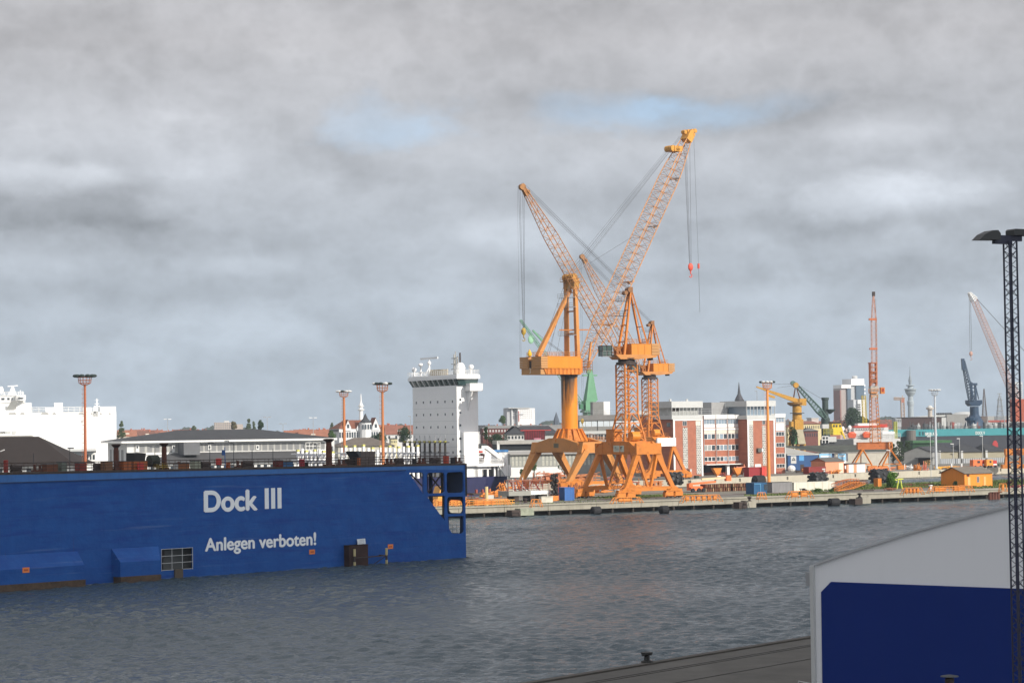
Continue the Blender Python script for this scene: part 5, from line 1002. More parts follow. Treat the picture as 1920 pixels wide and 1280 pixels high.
def brick_material():
    m = bpy.data.materials.new('brick_wall'); m.use_nodes = True; nt = m.node_tree; N = nt.nodes; L = nt.links; b = N['Principled BSDF']; b.inputs['Roughness'].default_value = .85
    tc = N.new('ShaderNodeTexCoord'); mp = N.new('ShaderNodeMapping'); mp.inputs['Rotation'].default_value = (math.radians(90), 0, 0); L.new(tc.outputs['Object'], mp.inputs[0]); br = N.new('ShaderNodeTexBrick'); L.new(mp.outputs[0], br.inputs['Vector'])
    br.inputs['Scale'].default_value = 1; br.inputs['Brick Width'].default_value = .5; br.inputs['Row Height'].default_value = .16; br.inputs['Mortar Size'].default_value = .015
    br.inputs['Color1'].default_value = (.42, .135, .075, 1); br.inputs['Color2'].default_value = (.34, .10, .06, 1); br.inputs['Mortar'].default_value = (.33, .20, .14, 1)
    n = N.new('ShaderNodeTexNoise'); L.new(tc.outputs['Object'], n.inputs['Vector']); n.inputs['Scale'].default_value = .5; n.inputs['Detail'].default_value = 6
    r = N.new('ShaderNodeMapRange'); L.new(n.outputs['Fac'], r.inputs[0]); r.inputs[1].default_value = .3; r.inputs[2].default_value = .7; r.inputs[3].default_value = .86; r.inputs[4].default_value = 1.1
    v = N.new('ShaderNodeVectorMath'); v.operation = 'SCALE'; L.new(br.outputs[0], v.inputs[0]); L.new(r.outputs[0], v.inputs['Scale']); L.new(v.outputs[0], b.inputs['Base Color']); return m
BRKW = brick_material()
def perforated():
    m = bpy.data.materials.new('perforated_screen'); m.use_nodes = True; nt = m.node_tree; N = nt.nodes; L = nt.links; b = N['Principled BSDF']; b.inputs['Roughness'].default_value = .8
    tc = N.new('ShaderNodeTexCoord'); mp = N.new('ShaderNodeMapping'); mp.inputs['Rotation'].default_value = (math.radians(90), 0, 0); L.new(tc.outputs['Object'], mp.inputs[0]); br = N.new('ShaderNodeTexBrick'); L.new(mp.outputs[0], br.inputs['Vector'])
    br.inputs['Scale'].default_value = 1; br.inputs['Brick Width'].default_value = .85; br.inputs['Row Height'].default_value = .6; br.inputs['Mortar Size'].default_value = .10; br.inputs['Color1'].default_value = (.10, .10, .10, 1); br.inputs['Color2'].default_value = (.30, .30, .28, 1); br.inputs['Mortar'].default_value = (.62, .61, .57, 1); L.new(br.outputs[0], b.inputs['Base Color']); return m
def office():
    T = Thing('brick_office', 'red brick office block with two projecting stair towers and white framed windows', 'office building', 1317, 742, 33); h = T.h
    scr = perforated(); zr = h(1350, 777)[1]; X = lambda px, py=840, off=0: h(px, py, off)[0]
    # main wings behind the towers; the plane of the recessed fronts is 5 m back
    R = 5.0
    xa = X(1317, 840, R); xb = X(1403, 840, R); xc = X(1453, 840, R); xd = X(1472, 840, R); f0 = h(1350, 886, R)[1]
    st = [h(1350, y, R)[1] for y in (877, 862, 854.5, 843.5, 833, 822.5, 812, 803, 795, 785, 777)]
    ctr = (xa+xb)/2
    zz = lambda y: h(1360, y, R)[1]
    b = MB(); b.box(xa-14, xb+.5, R, R+16, zz(869), zz(778.5)); b.box(xa-14, xb+.5, R+6, R+16, 0, zz(869)); b.box(xc-2, xd, R, R+16, 0, zz(778.5)); T.part('wall', b, BRKW)
    T.part('roof', MB().box(xa-14, xd+.3, R-.3, R+16.3, zz(778.5), zz(778.5)+.35), LGR)
    # canopy and ground floor recess
    T.part('canopy', MB().box(xa, xb+3, R-2.2, R+6, zz(870.5), zz(869)), WHT); T.part('pillar', MB().box(ctr-.1, ctr+1.0, R-.8, R, 0, zz(870.5)), WHT)
    T.part('ground_glazing', MB().box(xa, xb, R+5.9, R+6, .8, zz(870.5)-.3), GLS)
    bays = [(X(1319.5, 840, R), X(1341, 840, R)), (X(1342.5, 840, R), X(1363.5, 840, R)), (X(1364.5, 840, R), X(1385, 840, R))]
    rnd = random.Random(4)
    for (x0, x1) in bays:
        for (ya, yb) in ((822.5, 812.5), (843.8, 833.3), (863.8, 855.2)):
            nx = 3; wd = (x1-x0)/3
            for i in range(3): win(T, x0+i*wd, x0+(i+1)*wd, zz(ya), zz(yb), R, pane=rnd.choice([GLS, GLS, GLB, mat('curtained_glass', (.30, .32, .31), .3, var=.2)]))
        T.part('parapet_panel', MB().box(x0, x1, R-.5, R, zz(785), zz(778)), WHT)
        win(T, x0, x1, zz(794.8), zz(785.5), R, pane=GLB, nx=4, name='ribbon_window', ft=.1)
        T.part('white_panel', MB().box(x0, x1, R-.12, R, zz(801), zz(795)), WHT); T.part('white_panel', MB().box(x0, x1, R-.3, R, zz(806), zz(802)), WHT); T.part('cream_panel', MB().box(x0, x1, R-.1, R, zz(812), zz(806.5)), mat('cream_panel', (.68, .66, .56), .6))
    for px in (1318.5, 1341.7, 1364, 1386): x = X(px, 840, R); T.part('downpipe', MB().box(x-.07, x+.07, R-.62, R-.45, zz(869), zz(778)), GRY)
    # right end bay
    x0, x1 = xc+.5, xd-.3
    for ya, yb, nx in ((819, 810.5, 3), (840, 831.5, 3), (860, 852, 3), (879.5, 872, 3)): win(T, x0, x1, zz(ya), zz(yb), R, nx=nx)
    win(T, x0, x1, zz(793), zz(784), R, pane=GLB, nx=3); T.part('white_panel', MB().box(x0, x1, R-.12, R, zz(809), zz(794)), WHT); T.part('parapet_panel', MB().box(xc, xd, R-.5, R, zz(783.5), zz(776.5)), WHT)
    T.part('corner_post', MB().box(xd-.25, xd+.15, R-.2, R+.1, 0, zz(777)), LGR)
    # stair towers
    def tower(pl, pr, pq, screens, wins, mirror=False):
        xl, xr = X(pl), X(pr); zt = h(pl, 787)[1] if pl < 1350 else h(pl, 785)[1]; y_ = lambda y: h((pl+pr)/2, y)[1]
        T.part('stair_tower', MB().box(xl, xr, 0, R+8, 0, y_(786)), BRKW)
        for x in (xl, xr-.45): T.part('white_pilaster', MB().box(x-.1, x+.55, -.18, .0, 0, y_(785)), WHT)
        T.part('white_band', MB().box(xl-.15, xr+.15, -.2, 0, y_(788), y_(785)), WHT)
        for (a, b_, yt, yb2) in screens: T.part('screen_panel', MB().box(X(a), X(b_), -.06, 0, y_(yb2), y_(yt)), scr)
        for (a, b_, yt, yb2) in wins: win(T, X(a), X(b_), y_(yb2), y_(yt), 0, frame=LGR, nx=2)
        return y_
    y_ = tower(1263, 1317, None, [(1280.5, 1289.5, 801, 878), (1305.5, 1314.5, 797, 889)], [(1280.5, 1288.5, 789, 798)])
    T.part('door', MB().box(X(1281.5), X(1285.5), -.1, 0, 0, h(1283, 879)[1]), WHT); T.part('door', MB().box(X(1285.6), X(1290.5), -.08, 0, 0, h(1288, 879)[1]), DKR); T.part('door', MB().box(X(1290.6), X(1294), -.7, -.6, 0, h(1292, 879)[1]), LGR)
    T.part('cream_slab', MB().box(X(1305), X(1314), -.07, 0, y_(797), y_(789)), mat('cream_panel', (.68, .66, .56), .6))
    y2 = tower(1402, 1453, None, [(1405, 1412.5, 796, 875), (1429.5, 1436.5, 798, 872)], [(1430, 1436, 787, 796)])
    T.part('cream_slab', MB().box(X(1404.5), X(1412.5), -.07, 0, y2(796), y2(788)), mat('cream_panel', (.68, .66, .56), .6))
    T.part('wall_clock', MB().box(X(1418.5), X(1425.5), -.9, 0, y2(847), y2(839.5)), mat('clock_grey', (.12, .12, .11), .6), label='square grey wall clock box on the right stair tower'); T.part('clock_side', MB().box(X(1425.5), X(1427.5), -.9, 0, y2(846.5), y2(839.8)), WHT)
    b = MB().box(X(1415), X(1426), -.1, 0, y2(875), y2(869.5)); b.mi = 1; b.box(X(1418), X(1420.5), -.11, -.1, y2(873), y2(871.5)); b.box(X(1421.5), X(1423.5), -.11, -.1, y2(873.6), y2(871.0)); T.part('sign_board', b, [WHT, LGR])
    # penthouses
    def pent(pl, pr, ytop, ymid, ybot, back, glass):
        xl, xr = X(pl)-.3, X(pr)+.3; q = lambda y: h((pl+pr)/2, y)[1]
        T.part('white_storey', MB().box(xl, xr, -.3, R+9, q(785.5), q(778)), LGR); T.part('penthouse_cap', MB().box(xl-.1, xr+.1, -.4, R+9, q(ymid), q(ytop)), LGR)
        T.part('penthouse_core', MB().box(xl+1.2, xr-.6, 1.4, R+8, q(778), q(ymid)), glass)
        for i in range(9): x = xl+.1+(xr-xl-.4)*i/8; T.part('penthouse_post', MB().box(x, x+.16, -.2, 0, q(778), q(ymid)), LGR)
    pent(1261, 1316, 752, 764, 778, 0, mat('penthouse_glass_mix', (.42, .43, .41), .3, var=.3, scale=.8)); pent(1401.5, 1453, 751, 761.5, 776.5, 0, GLB)
    q = lambda y: h(1262, y)[1]; T.part('dark_opening', MB().box(X(1264), X(1279), 1.25, 1.4, q(771), q(764.5)), DKR); b = MB().rail([(X(1262), -.15, q(778)), (X(1316), -.15, q(778))], q(771)-q(778), .05, 1.2, 2); T.part('balcony_rail', b, GRY)
    xm0, xm1 = X(1341, 770, R+4), X(1366, 770, R+4); T.part('plant_room', MB().box(xm0, xm1+10, R+6, R+14, zz(777), zz(753.5)), mat('panel_grey', (.30, .30, .30), .7)); T.part('plant_room', MB().box(xm1, xm1+3, R+5.8, R+6, zz(764), zz(753.5)), WHT)
    b = MB().rail([(X(1317, 770, R), R+1, zz(778)), (X(1366, 770, R), R+1, zz(778))], 2.2, .05, 2, 2); T.part('roof_rail', b, GRY)
    # left flank, seen edge on
    T.part('flank_window', MB().box(X(1263)-.08, X(1263), 1.5, 3.5, h(1263, 800)[1], h(1263, 792)[1]), GLS)
    for i in range(2): x = X(1272+i*31); T.part('roof_vent', MB().tube((x, 4, h(1290, 752)[1]), (x, 4, h(1290, 752)[1]+.8), .4, n=8), LGR)
office()
def wing():
    T = Thing('office_wing', 'long pale grey office wing with ribbon windows behind the orange crane towers', 'office building', 1085, 800, 6); h = T.h; X = lambda px, y=800: h(px, y)[0]; Z = lambda y: h(1165, y)[1]
    x0, x1 = X(1086), X(1245); ga = mat('wing_grey', (.30, .30, .28), .7, streak=.15)
    T.part('wall', MB().box(x0, x1, 0, 14, 0, Z(778)), ga); T.part('fascia', MB().box(x0-.4, x1, -.5, 14, Z(787), Z(777)), mat('fascia_grey', (.20, .195, .19), .7)); T.part('plinth', MB().box(x0, x1, -.25, 0, 0, Z(830)), mat('wing_brick', (.22, .08, .055), .85))
    n = 14; w = (x1-x0)/n
    for i in range(n):
        xa = x0+i*w+.15; T.part('window', MB().box(xa, xa+w-.2, -.06, 0, Z(798.5), Z(788.5)), mat('sky_glass', (.60, .66, .70), .25, var=.12, scale=.8)); T.part('spandrel', MB().box(xa, xa+w-.2, -.1, 0, Z(806), Z(799)), mat('wing_band', (.24, .24, .23), .6))
        win(T, xa, xa+w-.25, Z(823.5), Z(813), 0, nx=2)
        if i % 3 == 0: T.part('downpipe', MB().box(xa-.14, xa-.05, -.3, 0, 0, Z(787)), DGR)
    T.part('ledge', MB().box(x0, x1, -.5, 0, Z(812.5), Z(807)), LGR); T.part('roof_box', MB().box(X(1113.5, 765), X(1134, 765), 3, 9, Z(778), Z(752.5)), mat('roofbox_grey', (.22, .22, .21), .7)); T.part('roof_box', MB().box(X(1134, 765), X(1146, 765), 2.9, 9, Z(778), Z(752)), WHS)
    T.part('roof_rail', MB().rail([(X(1092), 1, Z(777)), (X(1200), 1, Z(777))], 1.6, .04, 2, 2), GRY)
    T.part('roof_box', MB().box(X(1200, 765), X(1242, 765), 4, 10, Z(778), Z(770)), LGR)
wing()
def ship():
    # container ship: local x runs toward its stern (right and away)
    T = Thing('container_ship', 'container ship with a tall white bridge tower and navy hull behind the pier', 'ship', 858, 612, 28, z0=0); h = T.h
    m = WHS; xt = 0.0; xr = h(900, 800)[0]; Z = lambda y, px=858: h(px, y)[1]; W_ = 30.0
    hx1 = h(962, 910)[0]; zh = h(920, 893)[1]; hull = mat('hull_navy', (.022, .025, .085), .5, var=.15, streak=.2, streakcol=(.04, .03, .05))
    b = MB(); pts = [(-108, W_/2), (-96, W_/2-6), (-80, 0), (hx1-8, 0), (hx1, 3), (hx1, W_-3), (hx1-8, W_), (-80, W_), (-96, W_/2+6)]; bot = [(-100, W_/2), (-92, W_/2-4), (-76, 1), (hx1-10, .5), (hx1-2, 3.5), (hx1-2, W_-4), (hx1-10, W_-.5), (-76, W_-1), (-92, W_/2+4)]
    n = len(pts); b.hull([(x, y, -1) for x, y in bot]+[(x, y, zh) for x, y in pts], [tuple(range(n-1, -1, -1)), tuple(range(n, 2*n))]+[(i, (i+1) % n, n+(i+1) % n, n+i) for i in range(n)]); T.part('hull', b, hull)
    T.part('deck_house', MB().box(0, xr+.5, 1.0, W_-1, zh-.05, zh+3), m)
    zt = Z(722); T.part('bridge_tower', MB().box(0, xr, 1.0, W_-1, zh+3, zt), m)
    # small ports
    xs = [(782, 796), (799, 812)]
    for row, y in enumerate((752, 776, 800, 823.5, 848)):
        for k in range(6):
            if row == 3 and k in (1, 2): continue
            yy = W_-1-2.4-k*4.6; T.part('port', MB().box(-.06, 0, yy-.28, yy+.28, Z(y+2.2), Z(y-2.2)), GLS)
    for row in range(4): z = Z(764.5+row*24.5); T.part('deck_seam', MB().box(-.03, 0, 1, W_-1, z, z+.06), LGR)
    for y in (748, 772, 796, 821, 845, 868): x = h(866, y)[0]; T.part('port', MB().box(x-.28, x+.28, .94, 1.0, Z(y+3), Z(y-1)), GLS)
    # wheelhouse with slanted windows, wings
    wz0, wz1 = Z(722), Z(710); b = MB()
    x0, x1 = -.15, xr-.5; b.hull([(x0+.5, .4, wz0), (x1, .4, wz0), (x1, W_-.4, wz0), (x0+.5, W_-.4, wz0), (x0-.4, -.3, wz1), (x1, -.3, wz1), (x1, W_-.1, wz1), (x0-.4, W_-.1, wz1)], [(3, 2, 1, 0), (4, 5, 6, 7), (0, 1, 5, 4), (1, 2, 6, 5), (2, 3, 7, 6), (3, 0, 4, 7)]); T.part('bridge_windows', b, mat('bridge_glass', (.03, .07, .07), .15, spec=.9))
    for i in range(19):
        y0 = .6+i*(W_-1.2)/18; T.part('window_post', MB().beam((x0+.46, y0, wz0), (x0-.55, y0+(y0/W_-.5)*.8, wz1), .10, .22), WHS if i % 2 else mat('post_dark', (.05, .08, .08), .5))
    T.part('bridge_roof', MB().box(x0-.7, x1+.3, -.9, W_+.3, wz1, wz1+.9).box(x0-.5, x1+.2, -.6, W_+.1, wz1+.9, wz1+1.25), m)
    T.part('bridge_wing', MB().box(2.5, x1+.4, -2.2, 1.0, wz0-1.6, wz0+.1).box(2.5, x1+.4, -2.2, 1.0, wz0+.1, wz0+.5), m); T.part('wing_bracket', MB().hull([(3.2, -2.0, wz0-1.6), (3.6, -2.0, wz0-1.6), (3.6, 1, wz0-7), (3.2, 1, wz0-7), (3.2, 1, wz0-1.8), (3.6, 1, wz0-1.8)], [(0, 3, 2, 1), (0, 1, 5, 4), (0, 4, 3), (1, 2, 5), (3, 4, 5, 2)]), m)
    T.part('funnel_casing', MB().box(xr-.3, xr+.4, 4, W_-3, zh+2, Z(724)), m); T.part('side_casing', MB().box(h(866, 870)[0]+.5, xr-.8, -.4, 1.0, zh+3, Z(810)), m)
    # roof gear
    zr = wz1+1.25; b = MB().rail([(x0-.6, -.5, zr), (x1+.2, -.5, zr), (x1+.2, W_+.5, zr), (x0-.6, W_+.5, zr)], 1.2, .05, 1.3, 2, True); T.part('railing', b, m)
    def mast(px, py, yy, r, cross=None, mm=None):
        x = h(px, 700, yy)[0]; z = h(px, py, yy)[1]; b = MB().tube((x, yy, zr), (x, yy, z), r, r*.6, 8)
        if cross: b.box(x-.1, x+.1, yy-cross, yy+cross, z, z+.3)
        return x, z, b
    x, z, b = mast(805, 674, 18, .32); b.box(x-.12, x+.12, 18-5.5, 18+5.5, z+.1, z+.6); b.ball((x, 18, z-1), .55); b.beam((x-1.5, 18, zr), (x, 18, zr+2.5), .2); T.part('radar_mast', b, m)
    x, z, b = mast(789, 684, 20, .3); b.ball((x, 20, z), .7, .7, .5); b.box(x-.1, x+.1, 18.8, 21.2, z-2.2, z-2); b.box(x-.1, x+.1, 19.2, 20.8, z-3.6, z-3.4); T.part('antenna_mast', b, m)
    x, z, b = mast(776.5, 693, 24.5, .35); b.ball((x, 24.5, z), .7); T.part('dome_mast', b, m)
    x, z, b = mast(852, 664, 7, .35); 
    for dy in (-1.6, 1.5, .2): b.tube((x+.5, 7+dy, zr), (x+.5, 7+dy*.6, z+(.8 if dy == .2 else -.8)), .14, n=5)
    for dz_ in (1.2, 2.8, 4.2): b.box(x-.1, x+.1, 7-1.8, 7+1.8, z-dz_, z-dz_+.2)
    T.part('signal_mast', b, mat('mast_grey', (.40, .40, .38), .6))
    T.part('exhaust_pipe', MB().tube((x+1.4, 6.2, zr), (x+1.4, 6.2, z+.4), .22, n=6), DKR); T.part('exhaust_pipe', MB().tube((x+1.6, 8.2, zr), (x+1.6, 8.2, z-.6), .22, n=6), DKR)
    x = h(862, 700, 4)[0]; T.part('satellite_dome', MB().lathe((x, 3.6, zr), [(1.2, 0), (1.4, .8), (1.4, 1.9), (1.0, 2.9), (.4, 3.3)], 14), m)
    x, z, b = mast(883.5, 688, 1.0, .3); b.ball((x, 1, z), .75); T.part('dome_mast', b, m)
    for k in range(4): T.part('rope_crate', MB().box(.5, 2.6, 11.2+k*1.9, 12.8+k*1.9, zr, zr+1.7), mat('crate_cream', (.55, .48, .36), .8, var=.4, scale=2))
    # lashing bridges: white near row to the left, dark row in front of the tower
    for k in range(9):
        x = h(775+k*8.9, 850, 1)[0] if False else -3.2; yy = 2+k*3.2
        T.part('lashing_post', MB().box(x-.25, x+.2, yy-.22, yy+.22, zh, Z(830)), mat('post_black_brown', (.035, .028, .022), .8)); T.part('post_head', MB().hull([(x-.3, yy-.5, Z(830)), (x+.2, yy-.5, Z(830)), (x+.2, yy+.9, Z(826)), (x-.3, yy+.9, Z(826)), (x-.3, yy-.5, Z(826)), (x+.2, yy-.5, Z(826))], [(0, 1, 2, 3), (4, 3, 2, 5), (0, 4, 5, 1), (0, 3, 4), (1, 5, 2)]), mat('head_yellow', (.42, .38, .03), .6))
        b = MB().tube((x, yy-.5, Z(826)), (x, yy, Z(815)), .05, n=4).tube((x, yy+.5, Z(826)), (x, yy, Z(815)), .05, n=4); T.part('hoop', b, GRY)
    b = MB(); 
    for y in (829.5, 849): b.box(-3.4, -2.9, 0, W_-1, Z(y), Z(y)+.25)
    T.part('lashing_walkway', b, DGR); b = MB().rail([(-3.6, 0, Z(859)), (-3.6, W_, Z(859))], 1.3, .05, 2.2, 2); T.part('railing', b, GRY)
    for r_, (xo, npst) in enumerate(((-12, 9), (-24, 9), (-37, 9))):
        for k in range(npst):
            yy = 1.0+k*3.0; zt_ = Z(835 - r_*0)+random.uniform(-.6, .6) - r_*.4
            T.part('lashing_post', MB().box(xo-.3, xo+.3, yy-.35, yy+.35, zh, zt_), m)
            if (k+r_) % 2 == 0: T.part('post_head', MB().box(xo-.35, xo+.35, yy-.4, yy+.6, zt_, zt_+.5), mat('head_pale_yellow', (.60, .56, .16), .6))
        T.part('lashing_walkway', MB().box(xo-.4, xo+.4, .5, W_-1, Z(848), Z(848)+.3).box(xo-.4, xo+.4, .5, W_-1, Z(860), Z(860)+.3), m)
        b = MB()
        for k in range(5): y0 = 1+k*5; b.beam((xo, y0, zh+1), (xo, y0+3, Z(848)), .3)
        T.part('lashing_brace', b, m)
    # stern: lifeboat cradle, ramps
    xs0 = xr+1; b = MB(); zc = Z(858, 925)
    X = lambda px, y=870: h(px, y)[0]
    T.part('stern_house', MB().box(X(888), X(898), 2, 16, zh, Z(868, 890)), m); T.part('stern_deck', MB().box(X(893), X(946), -.2, 20, Z(874, 915), Z(868.5, 915)), m)
    b = MB(); b.beam((X(915, 842), 1, h(915, 838)[1]), (X(953, 870), 1, h(953, 867)[1]), .9, 1.0); b.beam((X(915, 842), 6, h(915, 838)[1]), (X(953, 870), 6, h(953, 867)[1]), .9, 1.0); b.beam((X(905, 842), 1, h(905, 838)[1]), (X(916, 842), 1, h(915, 838)[1]), .8); T.part('davit', b, m)
    T.part('davit_panel', MB().hull([(X(907, 865), 1, zh+2), (X(924, 865), 1, zh+2), (X(924, 852), 1, h(924, 850)[1]), (X(915, 845), 1, h(915, 842)[1]), (X(907, 865), 1.3, zh+2), (X(924, 865), 1.3, zh+2), (X(924, 852), 1.3, h(924, 850)[1]), (X(915, 845), 1.3, h(915, 842)[1])], [(0, 1, 2, 3), (7, 6, 5, 4), (0, 4, 5, 1), (1, 5, 6, 2), (2, 6, 7, 3), (3, 7, 4, 0)]), m)
    for px in (898, 906, 918, 931, 938, 944, 955, 960): T.part('stern_post', MB().box(X(px, 882)-.25, X(px, 882)+.25, 1, 1.5, zh, Z(872, 915)), m)
    T.part('stern_block', MB().box(X(893, 880), X(899, 880), 1, 12, zh, zh+3.2), m); T.part('stern_bulwark', MB().box(X(944), X(953), 1, 12, zh, h(948, 861)[1]), m)
    b = MB().rail([(X(894), 0, Z(868.5, 915)), (X(944), 0, Z(868.5, 915))], 1.2, .06, 1.6, 2); b.rail([(X(902, 850), 1, h(902, 852)[1]), (X(912, 850), 1, h(912, 852)[1])], 1.2, .06, 1.2, 2); T.part('railing', b, m)
    T.part('crane_seat', MB().box(X(899, 855), X(909, 855), 1, 6, h(904, 858)[1], h(904, 855)[1]), m); T.part('red_sign', MB().box(X(901, 846), X(908, 846), .9, 1, h(904, 848)[1], h(904, 845)[1]), RED)
    for px in (903, 907, 911): T.part('fan_guard', MB().tube((X(px, 836), .8, h(px, 836)[1]), (X(px, 836), 1.2, h(px, 836)[1]), .7, n=10), DGR)
    T.part('stair', MB().beam((X(934, 876), 0, Z(872, 934)), (X(947, 892), 0, zh), .8, .15), m)
ship()
def roro():
    T = Thing('car_carrier', 'huge white car carrier ship at the left edge with bridge and radar', 'ship', 217, 900, 12, z0=0); h = T.h; m = mat('dazzling_white', (.90, .90, .88), .4, var=.01); X = lambda px, y=790: h(px, y)[0]; Z = lambda y, px=110: h(px, y)[1]
    zt = Z(772); T.part('hull', MB().hull([(-150, 0, 0), (0, 0, 0), (0, 30, 0), (-150, 30, 0), (-150, 0, zt), (0, 0, zt), (0, 30, zt), (-150, 30, zt)], [(3, 2, 1, 0), (4, 5, 6, 7), (0, 1, 5, 4), (1, 2, 6, 5), (2, 3, 7, 6), (3, 0, 4, 7)]), m)
    T.part('bulwark', MB().box(X(188), -.1, -.02, 28, zt, Z(763)).box(X(156), X(172), .3, 6, zt, Z(764)).box(X(86), X(118), 2, 10, zt, Z(763)), m)
    T.part('deck_house', MB().box(X(102), X(118), 4, 12, zt, Z(754.5)), m); T.part('deck_house', MB().box(X(86), X(105), 3, 12, zt, Z(763)), m)
    T.part('superstructure', MB().box(-150, X(59), 1, 28, zt, Z(754)), m); T.part('bridge_deck', MB().box(-150, X(47), .6, 27, Z(754), Z(741)), m)
    for a, c in ((2.5, 8.5), (13.5, 18), (21.5, 23.5), (27.5, 31)): T.part('bridge_window', MB().box(X(a, 746), X(c, 746), .5, .6, Z(748.5), Z(744.5)), GLS)
    T.part('wing_cab', MB().lathe((X(38, 745), -1, Z(750)), [(2.0, 0), (2.2, 1.6), (2.2, 2.0), (1.8, 2.3)], 8), m)
    for k in range(4): T.part('cab_window', MB().box(X(34.5+k*2.6, 745), X(36.3+k*2.6, 745), -3.3, -3.2, Z(747), Z(744)), GLS)
    T.part('wing_strut', MB().hull([(X(12), .4, Z(766)), (X(30), .4, Z(766)), (X(34), -2.5, Z(750)), (X(22), -2.5, Z(750))], [(0, 1, 2, 3)]), LGR)
    T.part('bridge_roof', MB().box(-150, X(35, 741), .2, 26, Z(741), Z(739.5)), m); T.part('railing', MB().rail([(-20-60, .5, Z(739.5)), (X(44, 738), .5, Z(739.5))], 1.3, .09, 2, 1), m)
    T.part('railing', MB().rail([(X(60), .5, zt), (X(86), .5, zt)], 1.9, .1, 2.2, 2).rail([(X(118), .5, zt), (X(160), .5, zt)], 1.9, .1, 2.2, 2), m)
    b = MB(); x = X(24, 730); b.hull([(x-1.8, 5, Z(739.5)), (x+1.4, 5, Z(739.5)), (x+.4, 5, Z(724)), (x-.6, 5, Z(724)), (x-1.8, 7, Z(739.5)), (x+1.4, 7, Z(739.5)), (x+.4, 7, Z(724)), (x-.6, 7, Z(724))], [(0, 1, 2, 3), (7, 6, 5, 4), (0, 4, 5, 1), (1, 5, 6, 2), (2, 6, 7, 3), (3, 7, 4, 0)]); T.part('radar_mast', b, m); T.part('radar_bar', MB().beam((X(14, 722.5), 6, Z(722.7)), (X(33, 722), 6, Z(721.4)), .4, .35), m)
    T.part('dome', MB().ball((X(2, 729), 6, Z(730)), 1.0*.9, .9, 1.6), m)
    for px, yt in ((8.5, 733), (19, 731), (38, 730), (41.5, 733)): T.part('aerial', MB().tube((X(px, 735), 3, Z(740)), (X(px, 735), 3, Z(yt)), .14, n=5), m)
    x = X(182, 755); b = MB().tube((x, 4, zt), (x, 4, Z(746.5, 182)), .35, .2, 6); b.box(x-1.2, x+1.2, 3.5, 4.5, Z(762, 182), Z(760.5, 182)); b.box(x-1.0, x+1.0, 3.5, 4.5, Z(757, 182), Z(756, 182)); b.box(x-.9, x+.9, 3.9, 4.1, Z(750, 182), Z(749.5, 182)); T.part('stern_mast', b, m)
    T.part('ladder_house', MB().box(X(174), X(184), .0, 3, zt-2, Z(764)), m); T.part('door', MB().box(X(177.3), X(179.5), -.06, 0, Z(774.5, 178), Z(770.5, 178)), GLS)
    for a, c in ((15, 31), (37, 47), (76, 92), (97.5, 106), (146, 158), (169, 174), (186, 192), (203, 208)): T.part('hull_recess', MB().hull([(X(a, 777), -.04, Z(777.5, a)), (X(c, 777), -.04, Z(777.5, a)), (X(c-3, 773), -.04, Z(773, a)), (X(a+3, 773), -.04, Z(773, a))], [(0, 1, 2, 3)]), mat('recess_pale', (.45, .45, .44), .7))
    T.part('seam', MB().box(-150, 0, -.03, 0, zt-.1, zt+.05), LGR); T.part('name_board', MB().box(X(-16, 811), X(9.2, 811), -.12, 0, Z(813, 4), Z(808.7, 4)), mat('name_black', (.03, .03, .035), .5)); lettering('lettering', 'HAVEN', T, X(-14, 811), X(7.6, 811), Z(812.2, 4), Z(809.5, 4), -.15, WHT, .02)
    T.part('side_gear', MB().box(X(11), X(20), -.5, 0, Z(812, 15), Z(808, 15)).box(X(23), X(30), -.5, 0, Z(813, 15), Z(807.5, 15)), LGR); T.part('port', MB().box(X(153), X(154.2), -.05, 0, Z(793, 153), Z(788, 153)), GLS)
    T.part('side_platform', MB().box(X(0), X(62), -2, 0, Z(817, 30), Z(814.8, 30)), mat('platform_pale', (.7, .7, .66), .5))
roro()
